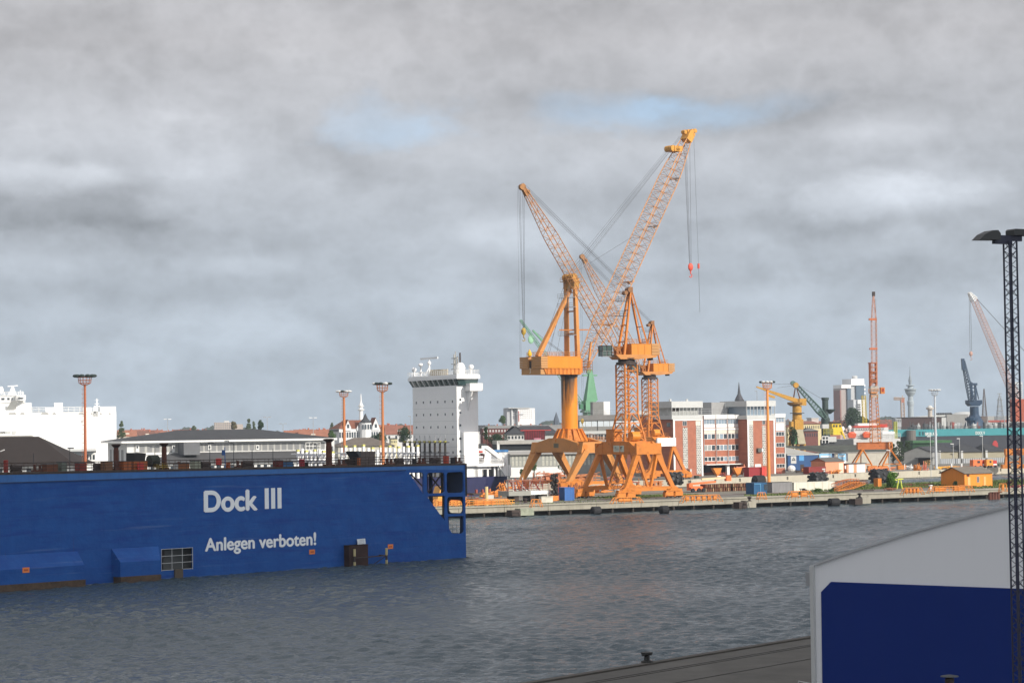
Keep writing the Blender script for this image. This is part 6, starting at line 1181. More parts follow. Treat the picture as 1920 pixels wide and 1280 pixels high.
def white_hall():
    T = Thing('terminal_hall', 'long white hall with a low dark hipped roof and grey window panels', 'hall', 236.5, 690, 20); h = T.h; X = lambda px, y=830, o=0: h(px, y, o)[0]; Z = lambda y, px=400: h(px, y)[1]
    x0, x1 = 0, X(612); ze = Z(830, 236); D_ = 2*(X(236.5)-0)+26; wall = mat('hall_white', (.66, .665, .66), .6, var=.03); gp = mat('hall_panel_grey', (.22, .225, .23), .6)
    T.part('wall', MB().box(x0, x1, 0, 34, 0, ze), wall)
    zrg = Z(806, 320); o = MB(); o.hip(x0-.4, x1+1.5, -.4, 34.4, ze+.5, h(340, 806, 17)[1], 20, over=1.5); T.part('roof', o, SLT)
    T.part('fascia', MB().box(x0-2, x1+3, -2, 36, ze-.1, ze+.5), WHT)
    zb = Z(846.5, 400); T.part('window_band', MB().box(X(251), x1-1.5, -.06, 0, zb, ze-.5), mat('band_grey', (.42, .42, .40), .6))
    k = 0
    for px in list(range(262, 330, 14))+list(range(372, 605, 12)):
        T.part('panel', MB().box(X(px), X(px)+1.5, -.12, -.06, zb+.2, ze-.9), gp); k += 1
    for px in (257, 325, 392.5, 482.5): T.part('window_frame', MB().box(X(px-3), X(px+3), -.35, -.06, h(px, 847)[1] if px < 330 else h(px, 843)[1], h(px, 834)[1]), WHT); win(T, X(px-2.2), X(px+2.2), h(px, 841)[1], h(px, 835)[1], -.35)
    T.part('white_sill', MB().box(X(236.5)+.1, x1, -.3, 0, zb-.6, zb), WHT)
    # shaded gable end on the left
    for y0, y1 in ((6, 10), (13, 24), (27, 30)): T.part('end_window', MB().box(-.06, 0, y0, y1, ze-6.2, ze-2.2), gp)
    # dormer box and lower lean-to roof
    T.part('dormer', MB().box(X(333.5, 840), X(363.5, 840), -9, 0, Z(852, 350), ze-.05), mat('dormer_grey', (.13, .135, .145), .7))
    b = MB(); za = Z(846.5, 450); zl = h(450, 864, -14)[1]
    b.hull([(X(325, 848), -.4, za), (X(567, 843), -.4, za), (X(618, 862, -14), -14, zl), (X(268, 866, -14), -14, zl), (X(325, 848), -.4, za-.3), (X(567, 843), -.4, za-.3), (X(618, 862, -14), -14, zl-.3), (X(268, 866, -14), -14, zl-.3)], [(0, 3, 2, 1), (4, 5, 6, 7), (0, 4, 7, 3), (3, 7, 6, 2), (2, 6, 5, 1), (0, 1, 5, 4)])
    T.part('lean_to_roof', b, mat('lean_roof', (.075, .075, .078), .85, var=.2)); T.part('lean_to_wall', MB().box(X(275, 866, -13), X(612, 866, -13), -13, -.5, 0, zl-.3), wall)
    for i in range(26): x = X(282+i*12.5, 868, -13); T.part('lean_to_window', MB().box(x, x+1.1, -13.06, -13, zl-2.9, zl-1.1), GLS)
    T.part('stair_cage', MB().rail([(X(572, 870), -1, Z(862, 590)), (X(600, 870), -1, Z(862, 590))], 5.5, .10, 1.1, 4).beam((X(560, 850), -1, Z(848, 560)), (X(602, 866), -1, Z(866, 602)), .3, .3), WHT)
    T.part('side_wing', MB().box(x1, x1+3.2, 2, 20, 0, ze), wall); T.part('side_wing_window', MB().box(x1+.8, x1+2.6, 1.9, 2, Z(852, 625), Z(836, 625)), GLS)
white_hall()
def other_buildings():
    # brown hipped roof hall at far left
    T = Thing('brown_roof_hall', 'hall with a wide dark brown hipped roof at the left edge', 'hall', -40, 500, 0); h = T.h; za = h(30, 873)[1]; zr = h(30, 818.5, 12)[1]; xr = h(143, 872)[0]; xk = h(72, 818.5, 12)[0]
    b = MB(); b.hull([(-60, 0, za), (xr, 0, za), (xr, 24, za), (-60, 24, za), (-50, 12, zr), (xk, 12, zr)], [(3, 2, 1, 0), (0, 1, 5, 4), (2, 3, 4, 5), (1, 2, 5), (3, 0, 4)]); T.part('roof', b, BRF); T.part('wall', MB().box(-58, xr-2, 1.5, 22, 0, za), WHT)
    for k in range(14): x = xr-4-k*3.2; T.part('window', MB().box(x-1.0, x, 1.44, 1.5, za-1.9, za-.6), GLS)
    q = h(10, 838, 5); T.part('roof_lamp', MB().beam((q[0]-.4, 2, q[1]-.9), (q[0]+.5, 2, q[1]-.55), .5, .2), LGR)
    # canopy and parked vehicles shed under the car carrier
    T = Thing('canopy_shed', 'low shed with a thin dark canopy between the brown roof and the white hall', 'shed', 105, 640, 12); h = T.h
    z = h(140, 846)[1]; T.part('canopy', MB().box(0, h(180, 845)[0], -1, 10, z, z+.6), LGR); T.part('canopy_edge', MB().box(0, h(180, 845)[0], -1.1, -1, z-.4, z+.05), DGR); T.part('wall', MB().box(0, h(180, 845)[0], 3, 10, 0, z), WHT)
    rnd = random.Random(2)
    for i in range(13): x = h(112+i*5.2, 855)[0]; zz = h(140, 853+rnd.random()*3)[1]; T.part('opening', MB().box(x, x+rnd.uniform(.3, .6), 2.94, 3, zz-1.2, zz+.2), GLS)
    # half timbered villa with turret
    T = Thing('villa', 'large white half timbered villa with steep red roof and slate turret between the orange masts', 'house', 634, 1150, 22); h = T.h; X = lambda px, y=800: h(px, y)[0]; Z = lambda y, px=680: h(px, y)[1]
    wl = mat('villa_white', (.66, .67, .68), .7, var=.08); x1 = X(713); ze = Z(803); zr = Z(787, 690)
    T.part('wall', MB().box(0, x1, 0, 16, 0, ze), wl); T.part('roof', MB().hip(0, x1, 0, 16, ze, h(680, 787, 8)[1], 5, over=.3), mat('villa_roof', (.20, .075, .045), .85, var=.25))
    for pc, wd, yt in ((652, 8, 788), (673, 6, 793), (704, 10, 784)):
        xc = X(pc); w = X(pc+wd/2)-X(pc-wd/2)+1; zt = h(pc, yt)[1]; o = T.part('gable', MB().prism([(xc-w/2, ze-1), (xc+w/2, ze-1), (xc+w/2, ze+.5), (xc, zt), (xc-w/2, ze+.5)], -.6, 6), wl)
        T.part('window', MB().box(xc-.6, xc+.6, -.65, -.6, ze+.3, ze+2.2), GLS, o)
        T.part('gable_roof', MB().gable(xc-w/2, xc+w/2, -.4, 6, ze+.5, zt+.2, over=.2, th=.25, axis='y'), mat('villa_roof', (.20, .075, .045), .85), o)
    xt = X(684); T.part('turret', MB().lathe((xt, -1, 0), [(3.2, 0), (3.2, Z(793)), (3.4, Z(793)+.1), (3.0, Z(792))], 10), wl); T.part('turret_roof', MB().lathe((xt, -1, Z(792)), [(3.4, 0), (1.6, 1.8), (1.2, 2.4), (.15, h(683, 775)[1]-Z(792))], 10), SLT)
    for k in range(17):
        x = X(636)+k*(x1-X(637))/16.5
        if k % 1 == 0: T.part('window', MB().box(x, x+.9, -.06, 0, ze-4.6, ze-1.8), GLS)
    for k in range(5): a = -2.3+k*.45; T.part('window', MB().box(xt+3.2*math.cos(a)-.4, xt+3.2*math.cos(a)+.4, -1+3.25*math.sin(a)-.1, -1+3.25*math.sin(a), ze-.4, ze+2), GLS)
    T.part('left_roof_slope', MB().hull([(-.6, 0, ze-1), (-.6, 16, ze-1), (5, 8, zr), (-.6, 0, ze-1.2), (-.6, 16, ze-1.2), (5, 8, zr-.2)], [(0, 1, 2), (5, 4, 3), (0, 3, 4, 1), (1, 4, 5, 2), (2, 5, 3, 0)]), SLT)
    # hipped brown roof shed behind the white posts
    T = Thing('store_shed', 'brown hipped roof shed behind the white posts of the ship', 'shed', 632, 800, 15); h = T.h; b = MB(); ze = h(680, 836)[1]; b.hip(0, h(740, 835)[0], 0, 14, ze, h(684, 820, 7)[1], 7, .5); T.part('roof', b, mat('shed_roof_brown', (.13, .11, .095), .85, var=.2)); T.part('wall', MB().box(0, h(740, 835)[0], .2, 14, 0, ze), mat('shed_wall', (.50, .48, .42), .7))
    T = Thing('yellow_house', 'small pale yellow house right of the second orange mast', 'house', 731, 830, 8); h = T.h; T.part('wall', MB().box(0, h(745, 830)[0], 0, 8, 0, h(738, 822.5)[1]), mat('house_cream', (.66, .60, .36), .7)); T.part('roof', MB().box(-.3, h(745.5, 830)[0], -.3, 8.3, h(738, 822.5)[1], h(738, 821)[1]), DGR)
    for k in range(4): x = h(733+k*3, 828)[0]; T.part('window', MB().box(x, x+.25, -.05, 0, h(738, 830)[1], h(738, 826)[1]), GLS)
    # low sheds between the ship and the column crane
    T = Thing('glass_shed', 'low glazed workshop with a pale flat roof left of the column crane', 'workshop', 953, 760, 8); h = T.h; Z = lambda y, px=990: h(px, y)[1]; X = lambda px, y=860: h(px, y)[0]
    T.part('roof', MB().box(0, X(1175), -1, 22, Z(852), Z(850.5)).hull([(0, -1, Z(850.5)), (X(1175), -1, Z(850.5)), (X(1175), 10, h(1000, 845, 10)[1]), (0, 10, h(1000, 845, 10)[1])], [(0, 1, 2, 3)]), mat('felt_grey', (.34, .33, .31), .8))
    T.part('wall', MB().box(0, X(1175), 0, 22, 0, Z(852)), mat('shed_pale', (.30, .31, .29), .7))
    for i in range(30):
        if i in (6, 7, 17, 23): continue
        x = .6+i*(X(1175)-1)/30; T.part('glazing', MB().box(x, x+.75, -.05, 0, Z(862), Z(854)).box(x, x+.75, -.05, 0, Z(873), Z(863)), mat('milky_glass', (.48, .48, .42), .4, var=.25, scale=1))
    T.part('base_wall', MB().box(0, X(1060), -.2, 0, 0, Z(875.5)), WHT)
    T = Thing('open_shed', 'long low shed with a dark open front left of the column crane', 'shed', 930, 840, 6); h = T.h; Z = lambda y: h(980, y)[1]; xe = h(1012, 835)[0]; T.part('roof', MB().box(0, xe, -1, 20, Z(832), Z(825.5)), mat('felt_pale', (.42, .41, .38), .8)); T.part('front', MB().box(0, xe, 0, .5, 0, Z(844)), LGR); T.part('opening', MB().box(0, xe, .2, 20, Z(844), Z(832)), mat('void_dark', (.02, .024, .028), .8)); T.part('pillar', MB().box(-.2, .7, -1.0, .2, 0, Z(826)), WHT)
    T = Thing('blue_cabin', 'white cabin with a blue roof edge behind the ship stern', 'cabin', 932, 742, 8); h = T.h; b = MB().box(0, h(952, 850)[0], 0, 5, 0, h(940, 847)[1]); T.part('wall', b, WHT); T.part('roof', MB().box(-2, h(953, 845)[0], -.2, 5.2, h(940, 847)[1], h(940, 843)[1]), mat('sky_blue', (.06, .22, .50), .5))
    # town blocks in the middle distance, centre
    def block(name, lab, cat, px0, px1, D, yt, yb, m_, deg=5, dep=12, wn=0, wr=1, roof=None, wm=None, side=None, z0=2.4, flat=True):
        T = Thing(name, lab, cat, px0, D, deg, z0); xe = T.h(px1, yt)[0]; z1 = T.h((px0+px1)/2, yt)[1]; T.part('wall', MB().box(0, xe, 0, dep, 0, z1), m_)
        if roof: T.part('roof', MB().box(-.3, xe+.3, -.3, dep+.3, z1, z1+.5) if flat else MB().hip(0, xe, 0, dep, z1, z1+dep*.28, dep*.35, .6), roof)
        zb = T.h((px0+px1)/2, yb)[1]; k = 0
        for r in range(wr):
            for i in range(wn):
                w = xe/wn; hh = (z1-zb)/wr; T.part('window', MB().box(i*w+w*.25, i*w+w*.75, -.07, 0, zb+r*hh+hh*.3, zb+r*hh+hh*.75), wm or GLS); k += 1
        return T
    block('brick_warehouse', 'dark red brick warehouse right of the white bridge tower', 'warehouse', 903, 955, 1000, 803, 822, mat('dark_brick', (.15, .05, .045), .85), 5, 16, 9, 2, roof=mat('roof_slab_grey', (.26, .26, .26), .8), wm=LGR)
    block('flat_roof_block', 'long grey flat roofed block below the white hospital tower', 'building', 908, 1060, 1150, 797, 803, mat('roof_slab_grey', (.26, .26, .26), .8), 4, 20, 0)
    T = block('steep_roof_house', 'white house with a dark slate roof left of the red steel hall', 'house', 949, 983, 900, 814, 826, mat('house_white', (.55, .55, .53), .7), 6, 12, 5, 1, roof=SLT, flat=False)
    T = Thing('slate_roof_row', 'long dark slate roof behind the red steel hall', 'building', 958, 985, 3); h = T.h; b = MB(); b.hip(0, h(1048, 800)[0], 0, 18, h(1000, 814)[1], h(1000, 798, 9)[1], 4, .5); T.part('roof', b, mat('slate_mottled', (.05, .048, .055), .9, var=.4, scale=1)); T.part('wall', MB().box(0, h(1048, 800)[0], .5, 18, 0, h(1000, 814)[1]), LGR)
    T = Thing('red_steel_hall', 'dark red steel framed structure with a bright red top rail', 'steel frame', 983, 870, 4); h = T.h; Z = lambda y: h(1000, y)[1]; T.part('frame', MB().box(0, h(1022, 815)[0], 0, 8, Z(824), Z(807)), mat('steel_red', (.20, .02, .03), .7, var=.4)); T.part('top_rail', MB().box(h(976, 806)[0], h(1033, 806)[0], -.3, 0, Z(807), Z(805.8)), mat('rail_red', (.60, .05, .04), .5)); T.part('pink_sheet', MB().box(h(1001, 820)[0], h(1014, 820)[0], -.4, 0, Z(824), Z(821)), mat('pink', (.5, .2, .26), .6))
    for i in range(9): x = h(984+i*4.5, 815)[0]; T.part('post', MB().box(x, x+.35, -.2, 0, Z(824), Z(807)), mat('steel_dark_red', (.10, .015, .02), .7))
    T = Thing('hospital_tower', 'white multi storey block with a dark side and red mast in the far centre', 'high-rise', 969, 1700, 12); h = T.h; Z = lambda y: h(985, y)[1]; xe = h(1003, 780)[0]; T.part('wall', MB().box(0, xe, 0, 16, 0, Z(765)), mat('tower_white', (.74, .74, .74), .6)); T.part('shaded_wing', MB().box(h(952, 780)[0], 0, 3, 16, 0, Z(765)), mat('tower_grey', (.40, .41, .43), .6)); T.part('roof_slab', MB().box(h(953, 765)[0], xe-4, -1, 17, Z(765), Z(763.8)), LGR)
    T.part('white_fin', MB().box(h(960, 780)[0], h(961.8, 780)[0], 1.5, 3.5, 0, Z(767)), WHS)
    for r in range(5):
        for i in range(6): x = h(976+i*4, 780)[0]; z = Z(784-r*3.6); T.part('window', MB().box(x, x+.5, -.1, 0, z, z+.7), GRY)
        for i in range(2): x = h(963.5+i*3, 780)[0]; T.part('window', MB().box(x, x+.6, 2.9, 3, Z(785-r*4), Z(785-r*4)+.8), DGR)
    T.part('red_strip', MB().box(h(972, 780)[0], h(973.4, 780)[0], -.4, 0, Z(790), Z(770)), mat('strip_red', (.45, .10, .08), .6)); T.part('crane_arm', MB().box(h(967, 776)[0], h(982, 776)[0], -1.2, -.8, Z(776), Z(775.2)), GRY)
    T = Thing('church_spire', 'thin dark blue grey church spire left of the round column', 'church spire', 1041, 1700, 0); T.part('spire', MB().lathe((0, 0, 0), [(2.4, 0), (2.2, T.h(1041, 788)[1]), (.1, T.h(1041, 772)[1])], 6), mat('spire_slate', (.09, .11, .14), .7))
    T = Thing('church_spire', 'tall dark gothic church spire rising behind the brick office roof', 'church spire', 1384, 1500, 0); h = T.h; T.part('spire', MB().lathe((0, 0, 0), [(3.0, 0), (2.8, h(1384, 752)[1]), (3.1, h(1384, 750)[1]), (1.0, h(1384, 738)[1]), (.6, h(1384, 728)[1]), (.1, h(1384, 716)[1])], 8), mat('spire_dark', (.055, .055, .065), .7)); T.part('tower', MB().box(-3.4, 3.4, -3.4, 3.4, 0, h(1384, 757)[1]), mat('spire_dark', (.055, .055, .065), .7))
    T.part('pinnacle', MB().lathe((-2.8, -2.8, h(1384, 757)[1]), [(.8, 0), (.1, 3)], 6), DGR); T.part('pinnacle', MB().lathe((2.8, -2.8, h(1384, 757)[1]), [(.8, 0), (.1, 3)], 6), DGR)
    # white broadcasting mast left
    T = Thing('broadcast_tower', 'slim white broadcasting tower behind the half timbered villa', 'tower', 675.5, 1900, 0); h = T.h; Z = lambda y: h(675, y)[1]; T.part('shaft', MB().lathe((0, 0, 0), [(2.2, 0), (1.6, Z(757)), (1.2, Z(757)+.3), (.7, Z(753))], 10), WHS); T.part('platform', MB().lathe((0, 0, Z(769)), [(2.8, 0), (3.2, .8), (1.6, 1.2)], 12), WHS); T.part('platform', MB().lathe((0, 0, Z(762)), [(2.4, 0), (2.8, .7), (1.4, 1.1)], 12), WHS); T.part('antenna', MB().lathe((0, 0, Z(753)), [(.6, 0), (.5, (Z(738)-Z(753))*.6), (.15, Z(738)-Z(753))], 6), WHS)
other_buildings()
# ================================================================== MASTS, PIER AND YARD THINGS
def highmast(px, yt, D, label, m_, heads, w=9.5, base=2.4):
    T = Thing('floodlight_mast', label, 'lamp mast', px, D, 0, base, group='high floodlight masts of the port'); s = D/FPX; H = T.h(px, yt)[1]; k = s*1.0
    T.part('pole', MB().tube((0, 0, 0), (0, 0, H-1.9), 3.3*s if w > 12 else 2.7*s, 2.2*s if w > 12 else 1.7*s, 12), m_)
    R = w*s; rg = R*.62; b = MB(); zb = H-2.0
    for z, r in ((H-.3, rg), (H-1.0, rg*.97), (zb+.35, rg*.88)):
        for i in range(12): a0, a1 = i*math.pi/6, (i+1)*math.pi/6; b.tube((r*math.cos(a0), r*math.sin(a0), z), (r*math.cos(a1), r*math.sin(a1), z), .06, n=4)
    for i in range(12): a = i*math.pi/6; b.tube((rg*math.cos(a), rg*math.sin(a), H-.3), (rg*.88*math.cos(a), rg*.88*math.sin(a), zb+.35), .05, n=4); b.tube((rg*.88*math.cos(a), rg*.88*math.sin(a), zb+.35), (0, 0, zb-.3), .05, n=4)
    T.part('basket', b, m_)
    for i in range(10):
        a = (i+.3)*math.pi/5; c = Vector((R*.84*math.cos(a), R*.84*math.sin(a), H)); d = Vector((math.cos(a), math.sin(a), 0)); b = MB(); b.ball(c, R*.27, R*.27, R*.15, 10, 5); b.tube(c-d*.2, Vector((rg*math.cos(a), rg*math.sin(a), H-.3)), .07, n=4); T.part('floodlight', b, heads[i % len(heads)])
    T.part('base_ring', MB().lathe((0, 0, 0), [(1.1, 0), (1.1, .25), (.7, .4)], 12), CON)
    b = MB(); 
    for i in range(int(H/1.0)-2): b.beam((-.62*k/.143-.25, 0, 1+i), (-.3, 0, 1+i), .05)
    b.beam((-.62*k/.143-.25, 0, 1), (-.42*k/.143-.2, 0, H-2.5), .04); T.part('ladder', b, m_)
    return T
dkh = mat('lamp_dark_green', (.02, .035, .03), .5); silver = mat('lamp_silver', (.62, .63, .62), .35)
highmast(158.5, 704.5, 505, 'orange floodlight mast with dark lamps before the white car carrier', mat('mast_red_orange', (.38, .115, .05), .5, var=.1), [dkh], 20.5)
highmast(643.5, 733.5, 760, 'orange floodlight mast with silver lamps right of the villa gable', MAST, [silver, dkh, silver], 14)
highmast(715.8, 719, 545, 'orange floodlight mast with dark lamps left of the ship tower', MAST, [dkh, dkh, silver], 17.5)
highmast(1437, 716, 612, 'orange floodlight mast in front of the brick office right tower', mat('mast_bright_orange', (.80, .30, .07), .5, var=.08), [silver, dkh, silver, silver], 14.5)
highmast(1750.5, 731, 786, 'light grey floodlight mast on the far yard between the teal dock and the sheds', mat('mast_grey_white', (.52, .55, .58), .5, var=.05), [silver], 11)
def thin_lamps():
    for px, yt, D, kind, lab in ((313, 785.5, 900, 2, 'tiny white twin street lamp above the dark hall roof'), (499.5, 782, 850, 2, 'tiny dark twin street lamp above the hall roof near a tree'), (585.5, 783, 850, 3, 'tiny white twin street lamp left of the villa'), (529, 794, 900, 2, 'smallest twin lamp above the hall roof end'),
                                 (768, 780, 800, 1, 'thin lamp beside the white ship tower'), (1417.5, 733, 900, 1, 'thin crooked antenna on the brick office roof'), (958, 764, 1500, 1, 'thin lamp pole left of the white hospital tower')):
        T = Thing('street_lamp', lab, 'lamp', px, D, 0, 2.4, group='small twin street lamps'); H = T.h(px, yt)[1]; s = D/FPX; T.part('pole', MB().tube((0, 0, 0), (0, 0, H), .16, .1, 5), GRY)
        if kind >= 2:
            for k in (-1, 1): T.part('lamp_head', MB().box(min(k*.3, k*1.5), max(k*.3, k*1.5), -.2, .2, H-.1, H+.15), WHS if kind == 3 or px == 313 else GRY)
        else: T.part('lamp_head', MB().box(-.9, .1, -.15, .15, H-.1, H+.1), GRY)
thin_lamps()
def container(label, px0, px1, y_t, y_b, D, deg, m_, w=2.6, wait=None, doors=None, z0=2.4, name='container', roof=None, lo=0):
    T = Thing(name, label, name.replace('_', ' '), px0, D, deg, z0); h = T.h; L_ = h(px1, (y_t+y_b)/2)[0]; H = h((px0+px1)/2, y_t)[1]
    b = MB().box(0, L_, 0, w, lo, H); n = max(4, int(L_/.42))
    for i in range(n): x = L_*(i+.25)/n; b.box(x, x+L_/n*.45, -.05, 0, lo+.2, H-.15)
    n2 = max(3, int(w/.42))
    for i in range(n2): y = w*(i+.25)/n2; b.box(-.05, 0, y, y+w/n2*.45, lo+.2, H-.15); 
    T.part('shell', b, m_)
    for x in (-.08, L_-.1): 
        for y in (-.08, w-.1): T.part('corner_post', MB().box(x, x+.18, y, y+.18, lo, H+.04), m_)
    T.part('top_frame', MB().box(-.08, L_+.08, -.08, w+.08, H, H+.07), roof or m_)
    if doors:
        for k in (0, 1): T.part('door', MB().box(doors[0]+k*(doors[1]-doors[0])/2+.03, doors[0]+(k+1)*(doors[1]-doors[0])/2-.03, -.1, -.05, .1, H-.2), doors[2])
    return T
def pierD(px, y): return DY(px, y)
def pier_things():
    DG = PDEG
    T = container('dark blue steel cabin at the water end of the grey sheds', 1409, 1437, 905, 931, 545, DG, mat('cabin_blue', (.02, .10, .22), .5), 3.2, name='cabin'); h = T.h; L_ = h(1425, 915)[0]; T.part('edge_frame', MB().box(L_, L_+.15, -.12, 0, 0, h(1425, 906)[1]).box(-.02, L_, -.12, 0, h(1425, 906)[1]-.15, h(1425, 906)[1]), mat('frame_light_blue', (.10, .30, .50), .5)); T.part('window', MB().box(L_+1.2, L_+2.3, -.12, -.06, 1.0, 2.4), GLS)
    container('grey corrugated metal shed between the blue cabin and the white container', 1443, 1484, 904, 927, 556, DG, mat('shed_grey', (.24, .235, .24), .6, streak=.3), 3.0, name='metal_shed', roof=DGR)
    container('long dirty white container beside the grey metal shed', 1484, 1565, 903.5, 922, 563, DG, mat('container_white', (.70, .69, .60), .6, streak=.5, streakcol=(.42, .33, .18)), 2.6)
    container('blue generator container with perforated dark end on the pier under the column crane', 1055, 1076, 914, 938, 520, 20, mat('gen_blue', (.04, .14, .40), .5), 4.5, name='generator_container')
    container('long red container side, coloured dark for its shade, in front of the brick office right tower', 1400, 1424, 876, 893.5, 722, 30, mat('container_red_shade', (.30, .025, .03), .5), 2.6)  # one container's shaded side and sunlit end, the light painted into two reds
    container('red container end, coloured bright for sun, beside the foot of the orange mast', 1424.5, 1437, 875.5, 893.5, 728, 30, mat('container_red_lit', (.62, .06, .05), .5), 3.0)
    T = container('maroon container with white markings on the far quay', 1512, 1548, 875, 890, 745, 35, mat('container_maroon', (.24, .035, .03), .6), 2.6); h = T.h; T.part('marking', MB().box(h(1541, 880)[0], h(1547, 880)[0], -.12, -.1, h(1541, 880.5)[1], h(1541, 878)[1]).box(h(1544, 880)[0], h(1547, 880)[0], -.12, -.1, h(1541, 884)[1], h(1541, 881.5)[1]), LGR)
    # salmon pink sheds on the far quay
    sal = mat('salmon_wall', (.68, .30, .17), .6, var=.05, streak=.1)
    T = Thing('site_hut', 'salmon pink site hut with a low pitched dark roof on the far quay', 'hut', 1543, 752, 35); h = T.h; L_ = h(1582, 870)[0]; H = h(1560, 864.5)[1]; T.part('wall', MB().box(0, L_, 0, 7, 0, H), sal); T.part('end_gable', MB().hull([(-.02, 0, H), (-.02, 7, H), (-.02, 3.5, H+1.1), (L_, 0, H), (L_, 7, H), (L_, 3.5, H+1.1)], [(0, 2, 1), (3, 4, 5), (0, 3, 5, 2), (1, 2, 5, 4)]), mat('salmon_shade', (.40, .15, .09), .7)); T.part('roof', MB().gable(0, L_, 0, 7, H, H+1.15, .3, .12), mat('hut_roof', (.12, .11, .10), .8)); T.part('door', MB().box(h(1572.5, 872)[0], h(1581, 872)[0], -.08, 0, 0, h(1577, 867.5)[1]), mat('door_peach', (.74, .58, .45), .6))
    T = Thing('site_hut', 'pink site hut with two white doors right of the pitched roof hut', 'hut', 1583, 760, 35); h = T.h; L_ = h(1623, 875)[0]; H = h(1600, 869.5)[1]; T.part('wall', MB().box(0, L_, 0, 4, 0, H), sal); T.part('roof', MB().box(-.2, L_+.2, -.3, 4.2, H, H+.25), DGR)
    for a, c in ((1591, 1600), (1606, 1622)): T.part('door', MB().box(h(a, 875)[0], h(c, 875)[0], -.08, 0, 0, H-.15), WHT)
    T.part('window', MB().box(h(1583.8, 875)[0], h(1586, 875)[0], -.08, 0, 1.3, 2.4), WHT)
    # orange house
    T = Thing('orange_house', 'bright orange gabled house with a grey roof on the grassy pier', 'house', 1803, 581, DG); h = T.h; X = lambda px: h(px, 895)[0]; L_ = X(1860.5); He = h(1830, 886.5)[1]; W_ = 9.2; Hr = h(1845, 874.5, W_/2)[1]
    oh = mat('house_orange', (.80, .27, .03), .6, var=.05, streak=.12); T.part('wall', MB().box(0, L_, 0, W_, 0, He), oh); T.part('gable', MB().hull([(0, 0, He), (0, W_, He), (0, W_/2, Hr), (L_, 0, He), (L_, W_, He), (L_, W_/2, Hr)], [(0, 2, 1), (3, 4, 5), (0, 1, 4, 3)]), oh)
    T.part('roof', MB().gable(0, L_, 0, W_, He, Hr, .4, .16), mat('house_roof_grey', (.17, .15, .125), .85, var=.15)); dm = mat('door_pale_orange', (.80, .42, .16), .6)
    for a, c in ((1814, 1819), (1844, 1848)): T.part('door', MB().box(X(a), X(c), -.08, 0, .1, He-1.0), dm)
    win(T, X(1831.5), X(1836), 1.1, He-.9, 0, frame=GRY, nx=2, nz=3); T.part('vent', MB().box(X(1812.5), X(1817.5), -.07, 0, He-.8, He-.2), BRN)
    for px in (1797.5, 1816.5): T.part('chimney', MB().tube((X(px)+4, W_*.8, Hr-1), (X(px)+4, W_*.8, Hr+1.0), .25, n=8), WHT)
    # barriers along the edge: orange frames with splayed ends
    def barrier(px0, px1, yt, yb, lab, panel=0, D=None, bars=1):
        y0 = yb; D = D or pierD(px0, yb); T = Thing('edge_barrier', lab, 'barrier', px0, D, DG, 2.42, group='orange crash barriers along the pier edge'); L_ = T.h(px1, yb-3)[0]; H = max(.9, T.h((px0+px1)/2, yt)[1]); b = MB(); sp = min(L_*.22, 1.1); r = .06; om = mat('barrier_orange', (.66, .23, .04), .5)
        for y in (0, 1.1):
            b.beam((0, y, 0), (sp, y, H), .12); b.beam((L_, y, 0), (L_-sp, y, H), .12); b.beam((sp, y, H), (L_-sp, y, H), .12); 
            for q in range(1, bars+1): t = q/(bars+1); b.beam((sp*t, y, H*t), (L_-sp*t, y, H*t), .09)
            n = max(1, int((L_-2*sp)/1.8))
            for i in range(n+1): x = sp+(L_-2*sp)*i/n; b.beam((x, y, 0), (x, y, H), .09)
        for x in (0, L_): b.beam((x, 0, .05), (x, 1.1, .05), .1)
        T.part('frame', b, om)
        for i in range(panel): x = sp+(L_-2*sp)*(i+.15)/panel; T.part('panel', MB().box(x, x+(L_-2*sp)/panel*.55, .3, .8, H*.25, H*.85), om)
    barrier(993, 1018, 936, 951, 'small orange frame above the green pontoon on the pier edge'); barrier(1143, 1207, 932, 944.5, 'orange barrier at the front crane bogies', 1); barrier(1274, 1356, 928, 943, 'long orange barrier right of the front crane', 6)
    barrier(1418, 1438, 923, 936.5, 'short orange barrier before the blue cabin'); barrier(1472, 1527, 920.5, 935.5, 'orange barrier before the white container', 2); barrier(1687, 1734, 914, 928, 'orange barrier left of the white post', 4, bars=1); barrier(1737, 1828, 911, 925, 'longest orange barrier in front of the orange house', 2, bars=2); barrier(1872, 1889, 906.5, 922, 'short orange barrier right of the orange house', 1)
    barrier(868, 960, 936, 951, 'long low orange railing on the pier beside the dock end', 1, bars=2); barrier(806, 862, 936, 952, 'orange railing seen through the dock openings', 1, bars=3)
    # yellow deck strip with orange lattice along left part
    T = Thing('walkway_ramp', 'long flat orange ramp with cell pattern lying on the pier by the dock end', 'ramp', 883, 498, DG); L_ = T.h(965, 942)[0]; b = MB().box(0, L_, 0, 3.4, .3, .42); 
    for i in range(16): x = L_*i/16; b.box(x, x+.12, -.06, .0, .1, .9)
    b.box(0, L_, -.08, .0, .85, 1.0).box(0, L_, -.08, 0, .05, .15); T.part('side_girder', b, mat('ramp_orange', (.70, .34, .06), .5)); T.part('deck', MB().box(0, L_, 0, 3.4, .86, .98), mat('ramp_deck', (.42, .33, .20), .8, var=.2))
    T = Thing('orange_block', 'big orange steel block seen through the dock openings', 'steel block', 842, 500, 25); b = MB().box(0, 5.5, 0, 5, 0, T.h(850, 935)[1]); T.part('body', b, mat('ramp_orange', (.70, .34, .06), .5)); T.part('rail', MB().rail([(-.2, -.2, 0), (5.7, -.2, 0)], 2.2, .06, .9, 3), mat('barrier_rust', (.50, .14, .04), .6)); T.part('wedge', MB().prism([(-3.5, 0), (0, 0), (0, 4.2), (-2.2, 4.2)], .5, 4), mat('ramp_orange', (.70, .34, .06), .5))
